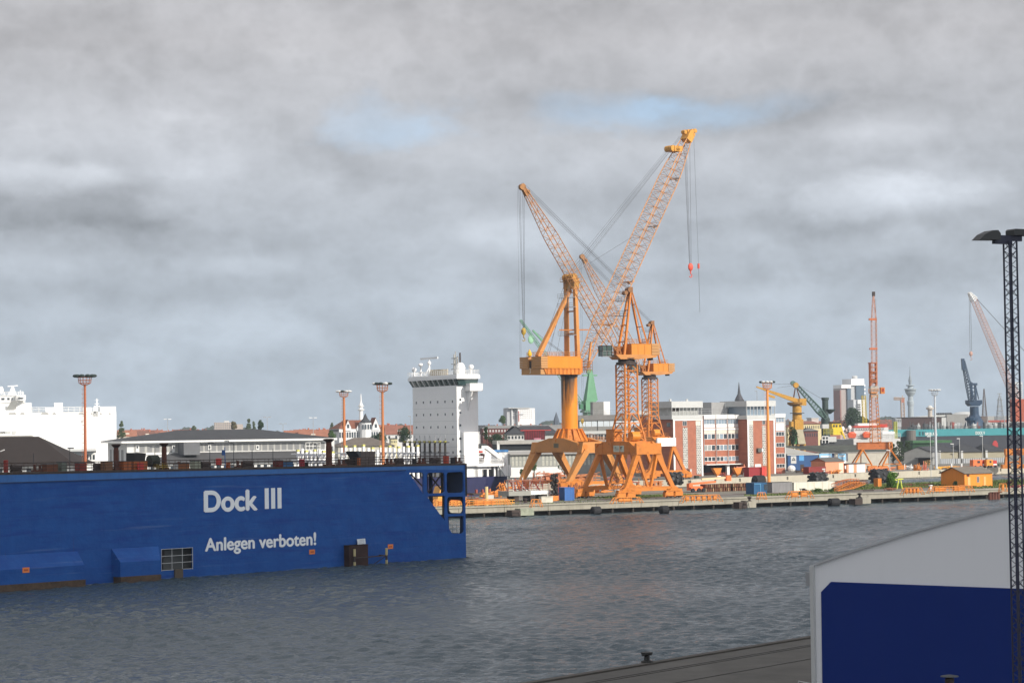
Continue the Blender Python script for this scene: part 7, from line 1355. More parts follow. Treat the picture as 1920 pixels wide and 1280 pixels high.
    # bollards & pontoons & fenders on the edge
    for px, lab in ((981, 'mooring bollard on the pier edge above the green pontoon'), (1400, 'mooring bollard on the concrete block under the far mast'), (1606, 'mooring bollard on the right concrete block of the pier')):
        D = pierD(px, 944 if px < 1000 else (941 if px < 1500 else 934)); T = Thing('bollard', lab, 'bollard', px, D, DG, 2.62, group='dark bollards on the pier edge'); T.part('post', MB().lathe((0, 0, 0), [(.5, 0), (.5, .1), (.26, .2), (.24, .6), (.5, .75), (.5, .9), (.15, 1.0)], 12), DKR)
    for px0, px1, yt, yb, lab, mm in ((967, 997, 953, 965.5, 'greenish weathered concrete pontoon hanging on the pier edge', mat('pontoon_green', (.28, .30, .23), .85, var=.4, scale=1)), (1390, 1413, 938, 951, 'pale concrete block on the pier edge below the orange mast', CON), (1606, 1628, 932, 943.5, 'pale concrete block on the pier edge right of the red white buoy', CON)):
        D = PIER(0, 0); dd = DY(px0, yb-1, .6); T = Thing('concrete_block', lab, 'concrete block', px0, dd-.6, DG, 0); L_ = T.h(px1, yb-5)[0]; T.part('body', MB().box(0, L_, -1.0, 1.4, .45, T.h(px0+5, yt)[1]), mm); T.part('timber_fender', MB().box(-2.2, 0, -1.1, 1.2, .3, T.h(px0+5, yt)[1]-.3), DKR)
    rub = BLK
    def fender(px0, px1, yc, r, lab, tyres=False, D=None, z=None, deg=DG, group=None):
        D = D or DY(px0, yc, 1.0); T = Thing('fender', lab, 'fender', px0, D, deg, 0, group=group); L_ = T.h(px1, yc)[0]; zc = T.h((px0+px1)/2, yc)[1] if z is None else z
        b = MB(); b.tube((.3*r, 0, zc), (L_-.3*r, 0, zc), r, n=14); b.tube((0, 0, zc), (.3*r, 0, zc), r*.55, r, n=14); b.tube((L_-.3*r, 0, zc), (L_, 0, zc), r, r*.55, n=14); T.part('body', b, rub)
        if tyres:
            n = max(3, int(L_/1.5))
            for i in range(n):
                for j in range(9):
                    a = j*2*math.pi/9+(i % 2)*.35; x = .4+(L_-.8)*i/(n-1); c = Vector((x, -(r+.12)*math.cos(a), zc+(r+.12)*math.sin(a))); q = MB(); ax = Vector((0, -math.cos(a), math.sin(a)))
                    q.tube(c-ax*.14, c+ax*.14, .55, .46, n=10); T.part('tyre', q, mat('tyre_black', (.03, .03, .032), .7, var=.4) if (i+j) % 3 else mat('tyre_dark_grey', (.08, .08, .082), .7))
        return T
    fender(1104, 1126, 957, .95, 'black cylindrical fender hanging on the pier edge below the front crane'); fender(1232, 1253, 955.5, .95, 'grey black drum fender on the pier edge right of the front crane legs'); fender(1548, 1573, 941.5, 1.0, 'black fender with a red mark beside the right concrete block')
    fender(1250, 1277, 905, 1.7, 'black tyre clad fender behind the front crane right leg', True, 655, 2.0+2.4-.6, 25, 'big tyre covered fenders'); fender(1517, 1545, 893, 1.9, 'black tyre clad fender behind the white container', True, 690, 2.2, 35, 'big tyre covered fenders'); fender(1632, 1662, 890.5, 2.1, 'black tyre clad fender near the green bush', True, 715, 2.2, 35, 'big tyre covered fenders')
    fender(1407, 1434, 899, 1.8, 'smooth dark rounded fender at the foot of the orange mast', False, 640, 3.0, 25)
    T = Thing('mooring_dolphin', 'cluster of four dark rusty piles at the pier edge near the right', 'dolphin', 1853, 552, DG, 0)
    for i in range(4): x = T.h(1853+i*5.2, 930)[0]; T.part('pile', MB().tube((x, -.6, -1), (x, -.6, T.h(1860, 923)[1]), .42, n=8), mat('pile_rust', (.13, .05, .035), .85, var=.3))
    T.part('cap_beam', MB().box(-.5, T.h(1870, 924)[0]+.6, -1.1, .2, T.h(1860, 923.5)[1], T.h(1860, 922)[1]), BRN)
pier_things()
def yard_clutter():
    om = mat('barrier_orange', (.66, .23, .04), .5); DG = PDEG
    def frame_pile(px0, px1, yb, H, lab, m_, seed, D=None, n=26, name='steel_scrap', cat='scrap heap', dep=3, th=.14):
        D = D or pierD(px0, yb); T = Thing(name, lab, cat, px0, D, DG); L_ = T.h(px1, yb)[0]; rnd = random.Random(seed); b = MB()
        for i in range(n):
            x0 = rnd.uniform(0, L_*.8); y = rnd.uniform(0, dep); z0 = rnd.uniform(.1, H*.8)
            if i % 5 == 0: b.beam((x0, y, 0), (x0+rnd.uniform(-.2, .2), y, H*rnd.uniform(.6, 1.05)), th)
            else: b.beam((x0, y, z0), (min(L_, x0+rnd.uniform(.15, .55)*L_), y+rnd.uniform(-.5, .5), max(.1, min(H, z0+(rnd.uniform(-.08, .08) if i % 3 else rnd.uniform(-.3, .4))*H))), th*rnd.uniform(.7, 2.2))
        for i in range(max(3, n//4)): x0 = rnd.uniform(0, L_*.85); w = rnd.uniform(.06, .16)*L_; y = rnd.uniform(0, dep); T.part('block', MB().box(x0, x0+w, y, y+.8, 0, rnd.uniform(.3, .8)*H), m_)
        T.part('beams', b, m_); return T
    # brown stacked keel blocks row (dark rusty toothed stacks)
    T = Thing('keel_block_stack', 'long row of rusty brown keel blocks stacked on the pier', 'stacked blocks', 1318, 570, DG); L_ = T.h(1412, 920)[0]; rnd = random.Random(9); kb = mat('keel_brown', (.17, .075, .045), .85, var=.5, scale=1.5)
    n = 26
    for i in range(n):
        if i in (14,): continue
        x = L_*i/n
        for j in range(2): T.part('keel_block', MB().box(x+.05, x+L_/n*.62, rnd.uniform(-.1, .1), 2.4, j*1.02+.05, j*1.02+.92), kb if (i+j) % 4 else mat('keel_pale', (.34, .22, .13), .85, var=.4))
    for i in range(n-1): T.part('gap_block', MB().box(L_*i/n+L_/n*.6, L_*(i+1)/n, .7, 2.2, 0, 1.7), DKR)
    # orange boom lift lying left of the blocks
    T = Thing('boom_lift', 'orange boom lift with folded arm and black wheels beside the keel blocks', 'boom lift', 1287, 568, DG); h = T.h; ro = mat('lift_orange', (.78, .17, .05), .5); xe = h(1372, 905)[0]; z1 = h(1330, 903)[1]
    T.part('boom', MB().beam((.4, 0, z1-.4), (xe*.62, 0, z1+.0), .45, .5), ro); T.part('boom_section', MB().beam((xe*.3, .1, z1+.75), (xe*.93, .1, z1+1.0), .4, .45), mat('lift_cream', (.72, .55, .33), .6)); T.part('head', MB().box(xe*.86, xe*.97, -.4, .6, z1+.1, z1+1.5), ro); T.part('chassis', MB().hull([(.2, -.6, .5), (4.6, -.6, .5), (3.6, -.6, 1.5), (.4, -.6, 1.6), (.2, 1.4, .5), (4.6, 1.4, .5), (3.6, 1.4, 1.5), (.4, 1.4, 1.6)], [(0, 1, 2, 3), (7, 6, 5, 4), (0, 4, 5, 1), (1, 5, 6, 2), (2, 6, 7, 3), (3, 7, 4, 0)]), ro)
    for x in (.7, 2.6, 4.0): T.part('wheel', MB().tube((x, -.95, .55), (x, -.55, .55), .55, n=12), BLK)
    T.part('basket', MB().box(-.2, .9, -.5, .7, 1.3, 2.3), ro)
    # lattice boom section lying on the pier
    T = Thing('boom_section', 'orange lattice boom sections lying on the pier right of the white container', 'crane boom', 1562, 556, DG); h = T.h; xe = h(1622, 915)[0]; b = MB()
    b.lattice((0, 0, .5), (xe*.55, .3, 1.5), 1.4, lambda t: .5+1.1*t, 6, .065, .03); b.lattice((xe*.55, .3, 1.5), (xe, .6, 1.9), 1.4, lambda t: 1.6-1.2*t, 5, .065, .03); T.part('lower_section', b, om); b = MB(); b.lattice((.8, 2.2, 1.6), (xe*.97, 2.6, 2.7), 1.2, lambda t: .6+1.5*t*(1-t)*2, 9, .06, .028); T.part('upper_section', b, mat('barrier_rust', (.50, .14, .04), .6))
    T.part('hose', MB().tube((xe*.9, -.5, .15), (xe+2.2, -.6, .15), .18, n=6), DKR)
    # green-yellow stand, orange cube, white post
    T = Thing('yellow_trestle', 'lime yellow steel trestle beside the green bush', 'trestle', 1682, 572, DG); H = T.h(1682, 898)[1]; m = mat('lime_yellow', (.62, .66, .10), .5); T.part('frame', MB().beam((-1.0, 0, 0), (-.4, 0, H), .2).beam((.7, 0, 0), (.2, 0, H), .2).beam((-.4, 1, 0), (-.3, 0, H), .2), m); T.part('head', MB().box(-.9, .9, -.3, .3, H-.1, H+.15).beam((-.9, 0, H-.3), (-1.6, 0, H-.05), .2), m)
    container('orange steel cube on the grassy pier left of the green bush', 1641, 1652, 897, 909, 585, DG, om, 1.6, name='steel_cube')
    T = Thing('white_post', 'short white mooring post between two orange barriers', 'post', 1739, 553, DG); T.part('post', MB().lathe((0, 0, 0), [(.28, 0), (.26, 1.1), (.5, 1.25), (.5, 1.5)], 10), WHT)
    frame_pile(1584, 1626, 909, 1.9, 'pile of dark rusty steel on the pier behind the boom sections', mat('scrap_brown', (.13, .05, .03), .85, var=.4), 1, 600, 22)
    frame_pile(1560, 1620, 918, 1.2, 'low dark scrap under the boom sections', DKR, 2, 566, 14)
    frame_pile(1655, 1690, 919, .7, 'rusty plates lying before the green bush', mat('scrap_red', (.22, .09, .05), .85, var=.4), 3, 560, 12)
    frame_pile(1697, 1722, 907, .8, 'low rusty heap left of the second heap near the orange house', mat('scrap_brown', (.13, .05, .03), .85), 4, 590, 12)
    frame_pile(1728, 1765, 908, .8, 'low rusty heap in the grass left of the orange house', mat('scrap_brown', (.13, .05, .03), .85), 5, 585, 14)
    frame_pile(1768, 1822, 909, .6, 'rusty beams lying along the orange house wall', mat('scrap_red', (.22, .09, .05), .85), 6, 573, 14)
    frame_pile(1884, 1915, 906, 1.4, 'dark rusty wreckage right of the orange house', BRN, 7, 590, 14); frame_pile(1895, 1925, 925, 1.2, 'pink red junk at the right edge of the pier', mat('scrap_pink', (.40, .14, .12), .8), 8, 562, 10)
    frame_pile(1500, 1520, 926, 1.3, 'dark scrap in the bushes before the white container', DKR, 9, 553, 10); frame_pile(1408, 1420, 912, 2.0, 'rusty scrap left of the blue cabin', BRN, 10, 560, 12)
    # things under the column crane
    rs = mat('rig_red', (.30, .07, .05), .7, var=.3)
    T = Thing('barge_deck', 'flat white and grey work pontoon standing on trestles with pipe racks on top', 'work platform', 950, 515, DG); h = T.h; xe = h(1029, 925)[0]; z1, z0 = h(985, 920)[1], h(985, 927)[1]; T.part('deck', MB().box(0, xe*.55, 0, 5, z0-.2, z1), mat('barge_grey', (.30, .30, .27), .7)); T.part('white_deck', MB().box(xe*.55, xe, 0, 5, z0, z1), WHT); 
    for x in (xe*.22, xe*.62, xe*.93): T.part('trestle', MB().box(x-.6, x+.6, .5, 4, 0, z0-.2), DKR)
    rnd = random.Random(11)
    for i in range(22): x = .8+i*(xe-1.5)/22; T.part('pipe', MB().tube((x, rnd.uniform(.3, 4), z1), (x+rnd.uniform(-.3, .3), rnd.uniform(.5, 4), z1+rnd.uniform(1.0, 3.2)), rnd.uniform(.08, .16), n=5), [rs, LGR, WHT, rs][i % 4])
    T.part('rack', MB().rail([(0, .2, z1+.1), (xe, .2, z1+.1)], 2.0, .07, 1.5, 3), rs); T.part('rack_top', MB().box(.5, xe-1, .4, 3, z1+2.4, z1+2.55), mat('rack_rust', (.32, .12, .07), .8))
    T = Thing('chain_bundle', 'tall black tangled hose and chain bundle on an orange foot under the column crane', 'chain bundle', 1035, 520, 10); H = T.h(1035, 889)[1]; b = MB(); rnd = random.Random(5)
    for i in range(60): z = rnd.uniform(1.4, H); b.ball((rnd.uniform(-.8, .8), rnd.uniform(-.5, .5), z), .28, .28, .34, 6, 4)
    for i in range(6): b.tube((rnd.uniform(-.8, .8), 0, 1), (rnd.uniform(-.8, .8), 0, H), .12, n=5)
    T.part('hoses', b, mat('chain_black', (.03, .026, .024), .7, var=.5)); T.part('foot', MB().box(-.9, .9, -.6, .6, 0, 1.2), om); T.part('frame', MB().beam((-1.1, 0, 0), (-.9, 0, H), .12).beam((1.1, 0, 0), (.9, 0, H), .12), rs)
    specs = [(888, 916, 941, .9, 'row of small reddish bollards on the pier beside the dock end', rs, 21, 14), (905, 950, 933, 2.2, 'orange machine parts stacked beside the ship hull', om, 22, 24), (937, 962, 927, 3.4, 'orange gear box pile right of the navy hull', om, 23, 20), (1000, 1036, 934, 1.0, 'white and rusty bits under the work pontoon', LGR, 24, 16),
             (1046, 1064, 919, 3.6, 'orange frames standing right of the chain bundle', om, 25, 20), (1078, 1110, 930, 3.4, 'brown orange machinery between the two crane portals', mat('mach_brown', (.30, .10, .04), .7, var=.3), 26, 26), (1106, 1150, 925, 2.4, 'orange winches inside the front crane portal', om, 27, 30), (1150, 1180, 921, 2.2, 'grey white machinery inside the front crane portal', LGR, 28, 18), (1178, 1215, 923, 2.2, 'orange pipework behind the front crane sill', om, 29, 24), (1202, 1250, 915, 2.6, 'orange and red gear behind the front crane right leg', mat('gear_red_orange', (.44, .16, .055), .6), 30, 26),
             (1062, 1130, 905, 3.0, 'orange steel clutter behind the column crane legs', mat('gear_red_orange', (.44, .16, .055), .6), 31, 36), (1000, 1062, 903, 3.2, 'rusty and orange steel heap behind the left crane leg', mat('scrap_orange_rust', (.48, .17, .08), .7, var=.4), 32, 40), (1140, 1200, 906, 2.4, 'red rusty frames behind the front crane', rs, 33, 24)]
    for a, c, yb, H, lab, m_, sd, n in specs: frame_pile(a, c, yb, H, lab, m_, sd, None, n, 'machinery', 'machinery', 4, .16)
    T = Thing('timber_pile_post', 'tall yellowish post right of the dock end fender', 'post', 908.5, 492, 0, 0); T.part('post', MB().tube((0, 0, 0), (0, 0, T.h(908, 912)[1]), .35, n=8), mat('post_yellow', (.66, .52, .25), .7)); 
    T = Thing('concrete_cube', 'light grey concrete cube right of the yellowish post', 'concrete cube', 911, 505, DG); T.part('body', MB().box(0, 1.5, 0, 1.5, 0, T.h(916, 928)[1]).box(-.1, 1.6, -.1, 1.6, 0, .15), mat('cube_grey', (.5, .5, .47), .8)); 
    T = Thing('dark_jetty', 'dark timber jetty beside the dock end in front of the navy hull', 'jetty', 884, 500, DG, 0); xe = T.h(905, 925)[0]; T.part('deck', MB().box(0, xe, 0, 3, 4.6, 5.0), DKR); T.part('deck', MB().box(0, xe, 0, 3, 3.4, 3.7), DKR); T.part('gravel', MB().box(0, xe, -.3, 2, 2.4, 2.9), mat('gravel', (.3, .3, .27), .9))
    for i in range(3): T.part('rusty_bitt', MB().box(1+i*1.6-.2, 1+i*1.6+.2, .2, .8, 5, 5.8), rs)
    T = Thing('crate', 'white crate under the work pontoon on the pier', 'crate', 1011, 508, DG); T.part('body', MB().box(0, 3.0, 0, 1.2, 0, 1.3).box(-.1, 3.1, -.1, 1.3, 1.3, 1.4), mat('crate_dirty_white', (.55, .52, .44), .8, var=.3))
    # second quay things
    for px, lab in ((1342, 'orange tilting skip standing on a white foot before the brick office'), (1380, 'orange skip right of the first skip before the brick office')):
        T = Thing('tilting_skip', lab, 'skip', px-3, 728, 30); T.part('tub', MB().hull([(-1.2, 0, 2.8), (2.2, 0, 2.8), (2.2, 1.5, 2.8), (-1.2, 1.5, 2.8), (.1, .1, .8), (1.5, .1, .8), (1.5, 1.4, .8), (.1, 1.4, .8)], [(0, 1, 2, 3), (7, 6, 5, 4), (0, 4, 5, 1), (1, 5, 6, 2), (2, 6, 7, 3), (3, 7, 4, 0)]), om); T.part('leg', MB().box(.4, 1.1, .3, 1, 0, .9), om); T.part('foot', MB().box(.5, 2.0, .2, 1.2, 0, .25), WHT)
    T = Thing('rack_frame', 'red and white tilted steel frame between the skips and the red container', 'steel frame', 1367, 730, 30); b = MB(); zt = T.h(1380, 874)[1]; b.beam((0, 0, .2), (2.4, 0, zt), .3).beam((2.2, 0, zt-.4), (5.4, 0, zt-.2), .3).beam((5.0, 0, zt+.6), (6.4, 0, .8), .28).beam((1.5, .5, zt-.2), (3.0, .5, 1.2), .25); T.part('frame', b, mat('frame_red_salmon', (.60, .22, .14), .6)); T.part('rusty_arm', MB().beam((-.4, 0, 0), (1.6, 0, zt-1), .4), rs); T.part('white_tub', MB().box(5.5, 8, 0, 1, 0, 1.1), WHT)
    frame_pile(1350, 1366, 889, 1.5, 'red bundle behind the orange skips', rs, 41, 735, 10); frame_pile(1450, 1472, 886, .8, 'red scrap at the foot of the office end bay', rs, 42, 758, 8)
    T = Thing('dark_box', 'low dark green box on the far quay edge before the office', 'box', 1300.5, 712, 33); T.part('body', MB().box(0, 1.3, 0, 1, 0, .75).box(-.05, 1.35, -.05, 1.05, .75, .82), mat('box_dark_green', (.03, .05, .035), .7))
    T = Thing('white_tank', 'tilted white tank beside the office corner', 'tank', 1474, 765, 0); T.part('body', MB().ball((1.0, 0, 1.5), 1.4, 1.0, 1.2, 10, 6), WHT)
    specs = [(1560, 1582, 884, 1.6, 'orange forklift parts before the pink hut', om, 51, 742, 14), (1545, 1560, 886, .9, 'dark red scrap before the pink hut', rs, 52, 738, 10), (1625, 1680, 880, 1.6, 'orange pipes under the tower crane portal', mat('pipe_orange', (.66, .22, .08), .6), 53, 775, 30), (1632, 1672, 886, 1.2, 'red brown beams before the tower crane feet', mat('scrap_red', (.22, .09, .05), .85), 54, 750, 20),
             (1700, 1718, 878, 2.2, 'white drums and bags on the far yard', WHS, 55, 790, 14), (1720, 1731, 883, 2.8, 'orange boxes stacked beside the pink machine', om, 56, 772, 14), (1733, 1742, 883, 3.2, 'salmon machine left of the grey mast', mat('salmon_machine', (.75, .25, .16), .5), 57, 772, 12), (1755, 1800, 878, 1.2, 'yellow and orange rails right of the grey mast', mat('rail_yellow_orange', (.75, .38, .06), .6), 58, 790, 18), (1770, 1820, 874, .9, 'long orange pipes behind the orange house', om, 59, 800, 14),
             (1736, 1745, 872, 3.0, 'ochre rack behind the salmon machine', mat('ochre', (.40, .25, .08), .7), 60, 830, 12), (1500, 1530, 876, 1.6, 'orange frames on top of the maroon container yard', om, 61, 770, 12), (1590, 1640, 866, 4.5, 'dark heaped coils under the tower crane girder', mat('coil_brown', (.07, .045, .035), .85, var=.5), 62, 830, 46), (1868, 1884, 868, 1.2, 'green boxes left of the right gantry base', mat('box_green_grey', (.12, .17, .13), .7), 63, 830, 8), (1490, 1512, 883, 1.0, 'dark trolleys before the blue shed', DKR, 64, 770, 12)]
    for a, c, yb, H, lab, m_, sd, D, n in specs: frame_pile(a, c, yb, H, lab, m_, sd, D, n, 'yard_gear', 'yard gear', 3, .16)
    # fire truck like orange red vehicles
    for px0, px1, c1, lab in ((1820, 1842, mat('truck_red_orange', (.75, .18, .05), .5), 'orange red yard truck with dark windows behind the orange house'), (1845, 1862, mat('truck_orange', (.82, .30, .04), .5), 'orange box truck with red white tail right of the first truck')):
        T = Thing('yard_truck', lab, 'truck', px0, 800, 20); xe = T.h(px1, 872)[0]; T.part('body', MB().box(0, xe, 0, 2.4, .7, 3.0), c1); T.part('cab', MB().box(xe, xe+1.6, 0, 2.4, .7, 2.7), RED); T.part('window', MB().box(xe*.45, xe*.75, -.05, 0, 1.8, 2.6), GLS)
        for x in (.8, xe-.8, xe+1): T.part('wheel', MB().tube((x, -.1, .5), (x, .3, .5), .5, n=10), BLK)
        T.part('stripe', MB().box(xe+.1, xe+1.5, -.06, 0, 1.0, 1.5), WHT)
    # thin light poles of the yard
    for px, yt, yb, D, lab in ((1740.5, 818, 900, 690, 'thin pale lamp post left of the grey floodlight mast'), (1663.5, 844, 876, 760, 'white lamp post before the tower crane portal'), (1795, 822, 862, 880, 'thin lamp pole in front of the teal dock'), (1838, 817, 862, 880, 'thin lamp pole below the teal dock lettering'), (1783, 832, 865, 860, 'thin pole before the black dock hull')):
        T = Thing('lamp_post', lab, 'lamp', px, D, 0); H = T.h(px, yt)[1]; T.part('pole', MB().tube((0, 0, 0), (0, 0, H), .16 if px < 1700 else .12, .09, 6), LGR); T.part('lamp_head', MB().box(-1.0, .2, -.2, .2, H-.1, H+.15), WHS)
yard_clutter()
def right_background():
    # blue shed
    T = Thing('blue_shed', 'dark blue corrugated shed with a pale hipped roof right of the brick office', 'shed', 1473, 800, 20); h = T.h; X = lambda px, y=850: h(px, y)[0]; Z = lambda y: h(1520, y)[1]; bl = mat('shed_blue', (.015, .07, .20), .5, streak=.15)
    xe = X(1534); T.part('wall', MB().box(0, xe, 0, 16, 0, Z(852.5)), bl); T.part('eave', MB().box(-.3, xe+.2, -.3, 16, Z(852.5), Z(850)), LGR)
    b = MB(); zr = h(1500, 834, 14)[1]; b.hull([(-.5, -.5, Z(850)), (X(1530), -.5, Z(850)), (X(1508, 835)-4, 14, zr), (-8, 14, zr), (-8, -.5, Z(850))], [(0, 1, 2, 3, 4)]); T.part('roof', b, mat('shed_roof_pale', (.36, .355, .33), .7))
    T.part('light_panel', MB().box(X(1498), X(1507), -.1, 0, Z(863), Z(852.5)), mat('panel_light_blue', (.08, .30, .60), .4)); b = MB().box(X(1482.5), X(1492.5), -.12, 0, Z(868), Z(854)); b.mi = 1; xm = (X(1482.5)+X(1492.5))/2; b.box(xm-.7, xm+.7, -.14, -.12, Z(862.5), Z(861)); b.beam((xm-.5, -.14, Z(861)), (xm, -.14, Z(857)), .2); b.beam((xm+.5, -.14, Z(861)), (xm, -.14, Z(857)), .2); T.part('sign', b, [LGR, DGR]); T.part('opening', MB().box(X(1500), X(1507), -.05, 0, 0, Z(870)), DKR)
    T = Thing('long_shed', 'long shed with a mottled dark green grey roof and light blue wall panels', 'shed', 1535, 810, 16); h = T.h; X = lambda px, y=850: h(px, y)[0]; Z = lambda y: h(1600, y)[1]; xe = X(1668); T.part('wall', MB().box(0, xe, 0, 16, 0, Z(848.5)), mat('shed_cream', (.46, .44, .38), .7, streak=.2)); T.part('gutter', MB().box(-.2, xe, -.3, 0, Z(848.5), Z(847)), LGR)
    zr = h(1600, 833.5, 15)[1]; b = MB(); b.hull([(-.5, -.5, Z(847)), (xe+.5, -.5, Z(847)), (xe+2, 15, zr), (X(1510, 835)-4, 15, zr)], [(0, 1, 2, 3)])
    T.part('roof', b, mat('mossy_roof', (.060, .066, .055), .9, var=.6, scale=.45)); lb = mat('panel_sky_blue', (.28, .55, .80), .5)
    for a, c, nm in ((1536, 1559.5, 1), (1571, 1586, 1)): T.part('blue_panel', MB().box(X(a), X(c), -.1, 0, Z(862), Z(849.2)), lb); T.part('white_panel', MB().box(X(a), X(c), -.1, 0, Z(868), Z(862.2)).box(X(a)+.5, X(c)-.5, -.12, -.1, Z(855.5), Z(853)), WHT)
    T.part('dark_door', MB().box(X(1560), X(1564), -.1, 0, Z(864), Z(848.5)), mat('navy_post', (.02, .04, .10), .6)); T.part('sign_post', MB().box(X(1587), X(1589), -.1, 0, Z(864), Z(849)), mat('navy_post', (.02, .04, .10), .6))
    # grey sheds far right
    for i, (a, c, yr, ye, yb, wm, lab) in enumerate(((1691, 1748, 838, 848, 866, mat('shed_wall_grey', (.28, .28, .27), .7), 'grey gable ended shed left of the grey floodlight mast'), (1757, 1796, 838, 846.5, 868, mat('wall_tan', (.33, .30, .22), .8), 'shed with tan wall panels right of the grey mast'), (1799, 1842, 837, 847, 866, mat('wall_tan', (.33, .30, .22), .8), 'middle tan shed with a dark pitched roof'), (1845, 1884, 836, 846, 865, mat('wall_tan', (.33, .30, .22), .8), 'right tan shed with a flat dark roof'))):
        T = Thing('storage_shed', lab, 'shed', a, 880+i*8, -24 if i == 0 else 12, 2.4); h = T.h; xe = h(c, 855)[0]; ze = h((a+c)/2, ye)[1]; zr = h((a+c)/2, yr)[1]; T.part('wall', MB().box(0, xe, 0, 14, 0, ze), wm)
        if i == 0: T.part('gable', MB().prism([(0, ze), (xe, ze), (xe*.5, zr)], 0, .3), wm); T.part('roof', MB().gable(0, xe, 0, 30, ze, zr, .2, .2, 'y'), SLT); T.part('canopy', MB().box(xe*.45, xe+1.5, -4, 0, ze*.55, ze*.6), DGR); T.part('door', MB().box(xe*.5, xe*.95, -.1, 0, 0, ze*.55), DKR)
        else:
            b = MB(); b.hip(0, xe, -.2, 18, ze, zr+.8, xe*.28, .4); T.part('roof', b, SLT); T.part('low_wall', MB().box(-.3, xe+.6, -1.2, -.2, 0, ze*.42), mat('fence_grey', (.40, .42, .44), .6)); T.part('white_corner', MB().box(-.5, .4, -.3, 0, 0, ze+.5), LGR)
            for k in range(9): x = xe*k/9; T.part('fence_post', MB().box(x, x+.15, -1.3, -1.2, 0, ze*.45), DGR)
    # green long roof
    T = Thing('green_shed', 'dark green long flat roof in front of the teal dock', 'shed', 1708, 1000, 5); h = T.h; xe = h(1785, 830)[0]; T.part('roof', MB().box(0, xe, 0, 14, h(1740, 830)[1], h(1740, 825.5)[1]), mat('roof_green', (.05, .14, .06), .7, var=.2)); T.part('wall', MB().box(0, xe-7, .8, 13, 0, h(1740, 830)[1]), mat('wall_green_dark', (.02, .06, .03), .8))
    # teal floating dock V
    T = Thing('teal_dock', 'long teal and black floating dock lettered DOCK V in the right background', 'floating dock', 1665, 1250, 12, 0); h = T.h; X = lambda px, y=815: h(px, y)[0]; xe = X(2010); zt0, zt1 = h(1700, 805)[1], h(1880, 802.5)[1]; zm0, zm1 = h(1740, 817.5)[1], h(1880, 815.5)[1]; zt = (zt0+zt1)/2; zm = (zm0+zm1)/2
    teal = mat('teal_paint', (.035, .25, .28), .5, var=.12, scale=.15, streak=.25, streakcol=(.02, .15, .17)); T.part('hull', MB().box(X(1708), xe, .3, 24, 0, zm), mat('hull_black_blue', (.025, .028, .04), .6)); T.part('upper_wall', MB().box(X(1665), xe, 0, 24, zm, zt), teal)
    T.part('deck_rail', MB().rail([(X(1665), .2, zt), (xe, .2, zt)], 1.4, .12, 4, 1), DGR)
    for px, w in ((1723, 3), (1729, 3), (1734, 2)): T.part('dark_recess', MB().box(X(px), X(px+w), -.15, 0, zm+.6, zt-1.2), mat('teal_dark', (.008, .055, .07), .6))
    lt = mat('dock_letters', (.72, .76, .74), .6); lettering('lettering', 'DOCK V', T, X(1828.8), X(1846.5), h(1838, 814)[1], h(1838, 808.2)[1], -.2, lt, .05); lettering('lettering', 'BREB A G', T, X(1734.5), X(1757), h(1745, 816)[1], h(1745, 810)[1], -.2, lt, .05)
    T.part('red_patch', MB().tube((X(1866, 829), .2, h(1866, 829.5)[1]), (X(1866, 829), .0, h(1866, 829.5)[1]), 1.2, n=14).box(X(1861), X(1871), .1, .3, 4, h(1866, 830)[1]), mat('patch_red', (.40, .03, .03), .6)); T.part('tank', MB().tube((X(1706, 818), -2, h(1706, 825)[1]), (X(1706, 818), -2, h(1706, 806)[1]), 2.6, n=14), mat('tank_grey_brown', (.14, .13, .12), .7))
    rnd = random.Random(8)
    for i in range(30): x = X(1712)+i*(X(1890)-X(1712))/30+rnd.uniform(-2, 2); T.part('deck_gear', MB().box(x, x+rnd.uniform(.8, 2.5), 2, 4, zt, zt+rnd.uniform(1, 4)).box(x+.3, x+.6, 2, 2.5, zt, zt+rnd.uniform(3, 5)), rnd.choice([DGR, GRY, mat('gear_dull_red', (.28, .07, .06), .7), LGR]))
    # long brown building and big grey hall
    T = Thing('brown_block', 'dark brown long block with a pale frame behind the teal dock', 'building', 1676, 1450, 3); h = T.h; xe = h(1774, 790)[0]; T.part('wall', MB().box(h(1690, 790)[0], xe-2, 0, 14, 0, h(1720, 782)[1]), mat('block_brown', (.065, .04, .038), .8, var=.3)); T.part('frame', MB().box(xe-3, xe, -.2, 14, 0, h(1774, 782)[1]), LGR); T.part('pale_end', MB().box(0, h(1690, 790)[0], 0, 10, 0, h(1680, 784)[1]), mat('end_pale', (.40, .42, .44), .7)); T.part('roof_edge', MB().box(-.5, xe+.5, -.5, 14, h(1720, 782.6)[1], h(1720, 781.6)[1]), DGR)
    for k in range(4): x = h(1678+k*3, 788)[0]; T.part('window', MB().box(x, x+.5, -.1, 0, h(1680, 791)[1], h(1680, 786)[1]), DGR)
    T = Thing('grey_hall', 'large plain light grey industrial hall behind the navy crane', 'hall', 1772, 1550, 2); h = T.h; xe = h(1925, 785)[0]; T.part('wall', MB().box(0, h(1815, 785)[0], 0, 40, 0, h(1795, 776.5)[1]), mat('hall_dull_grey', (.29, .29, .28), .7)); T.part('annex', MB().box(h(1815, 785)[0], xe, 2, 40, 0, h(1850, 780)[1]), mat('annex_grey', (.36, .36, .35), .7)); T.part('roof_slope', MB().prism([(h(1725, 782)[0], h(1725, 783)[1]-8), (0, h(1725, 783)[1]-8), (0, h(1772, 777)[1]), (h(1725, 782)[0], h(1725, 781)[1])], 1, 30), LGR)
    for k in range(7): x = h(1757+k*4.5, 775)[0]; T.part('roof_fan', MB().lathe((x, 3, h(1772, 777.5)[1]), [(1.0, 0), (1.4, .8), (.6, 1.5)], 8), DGR)
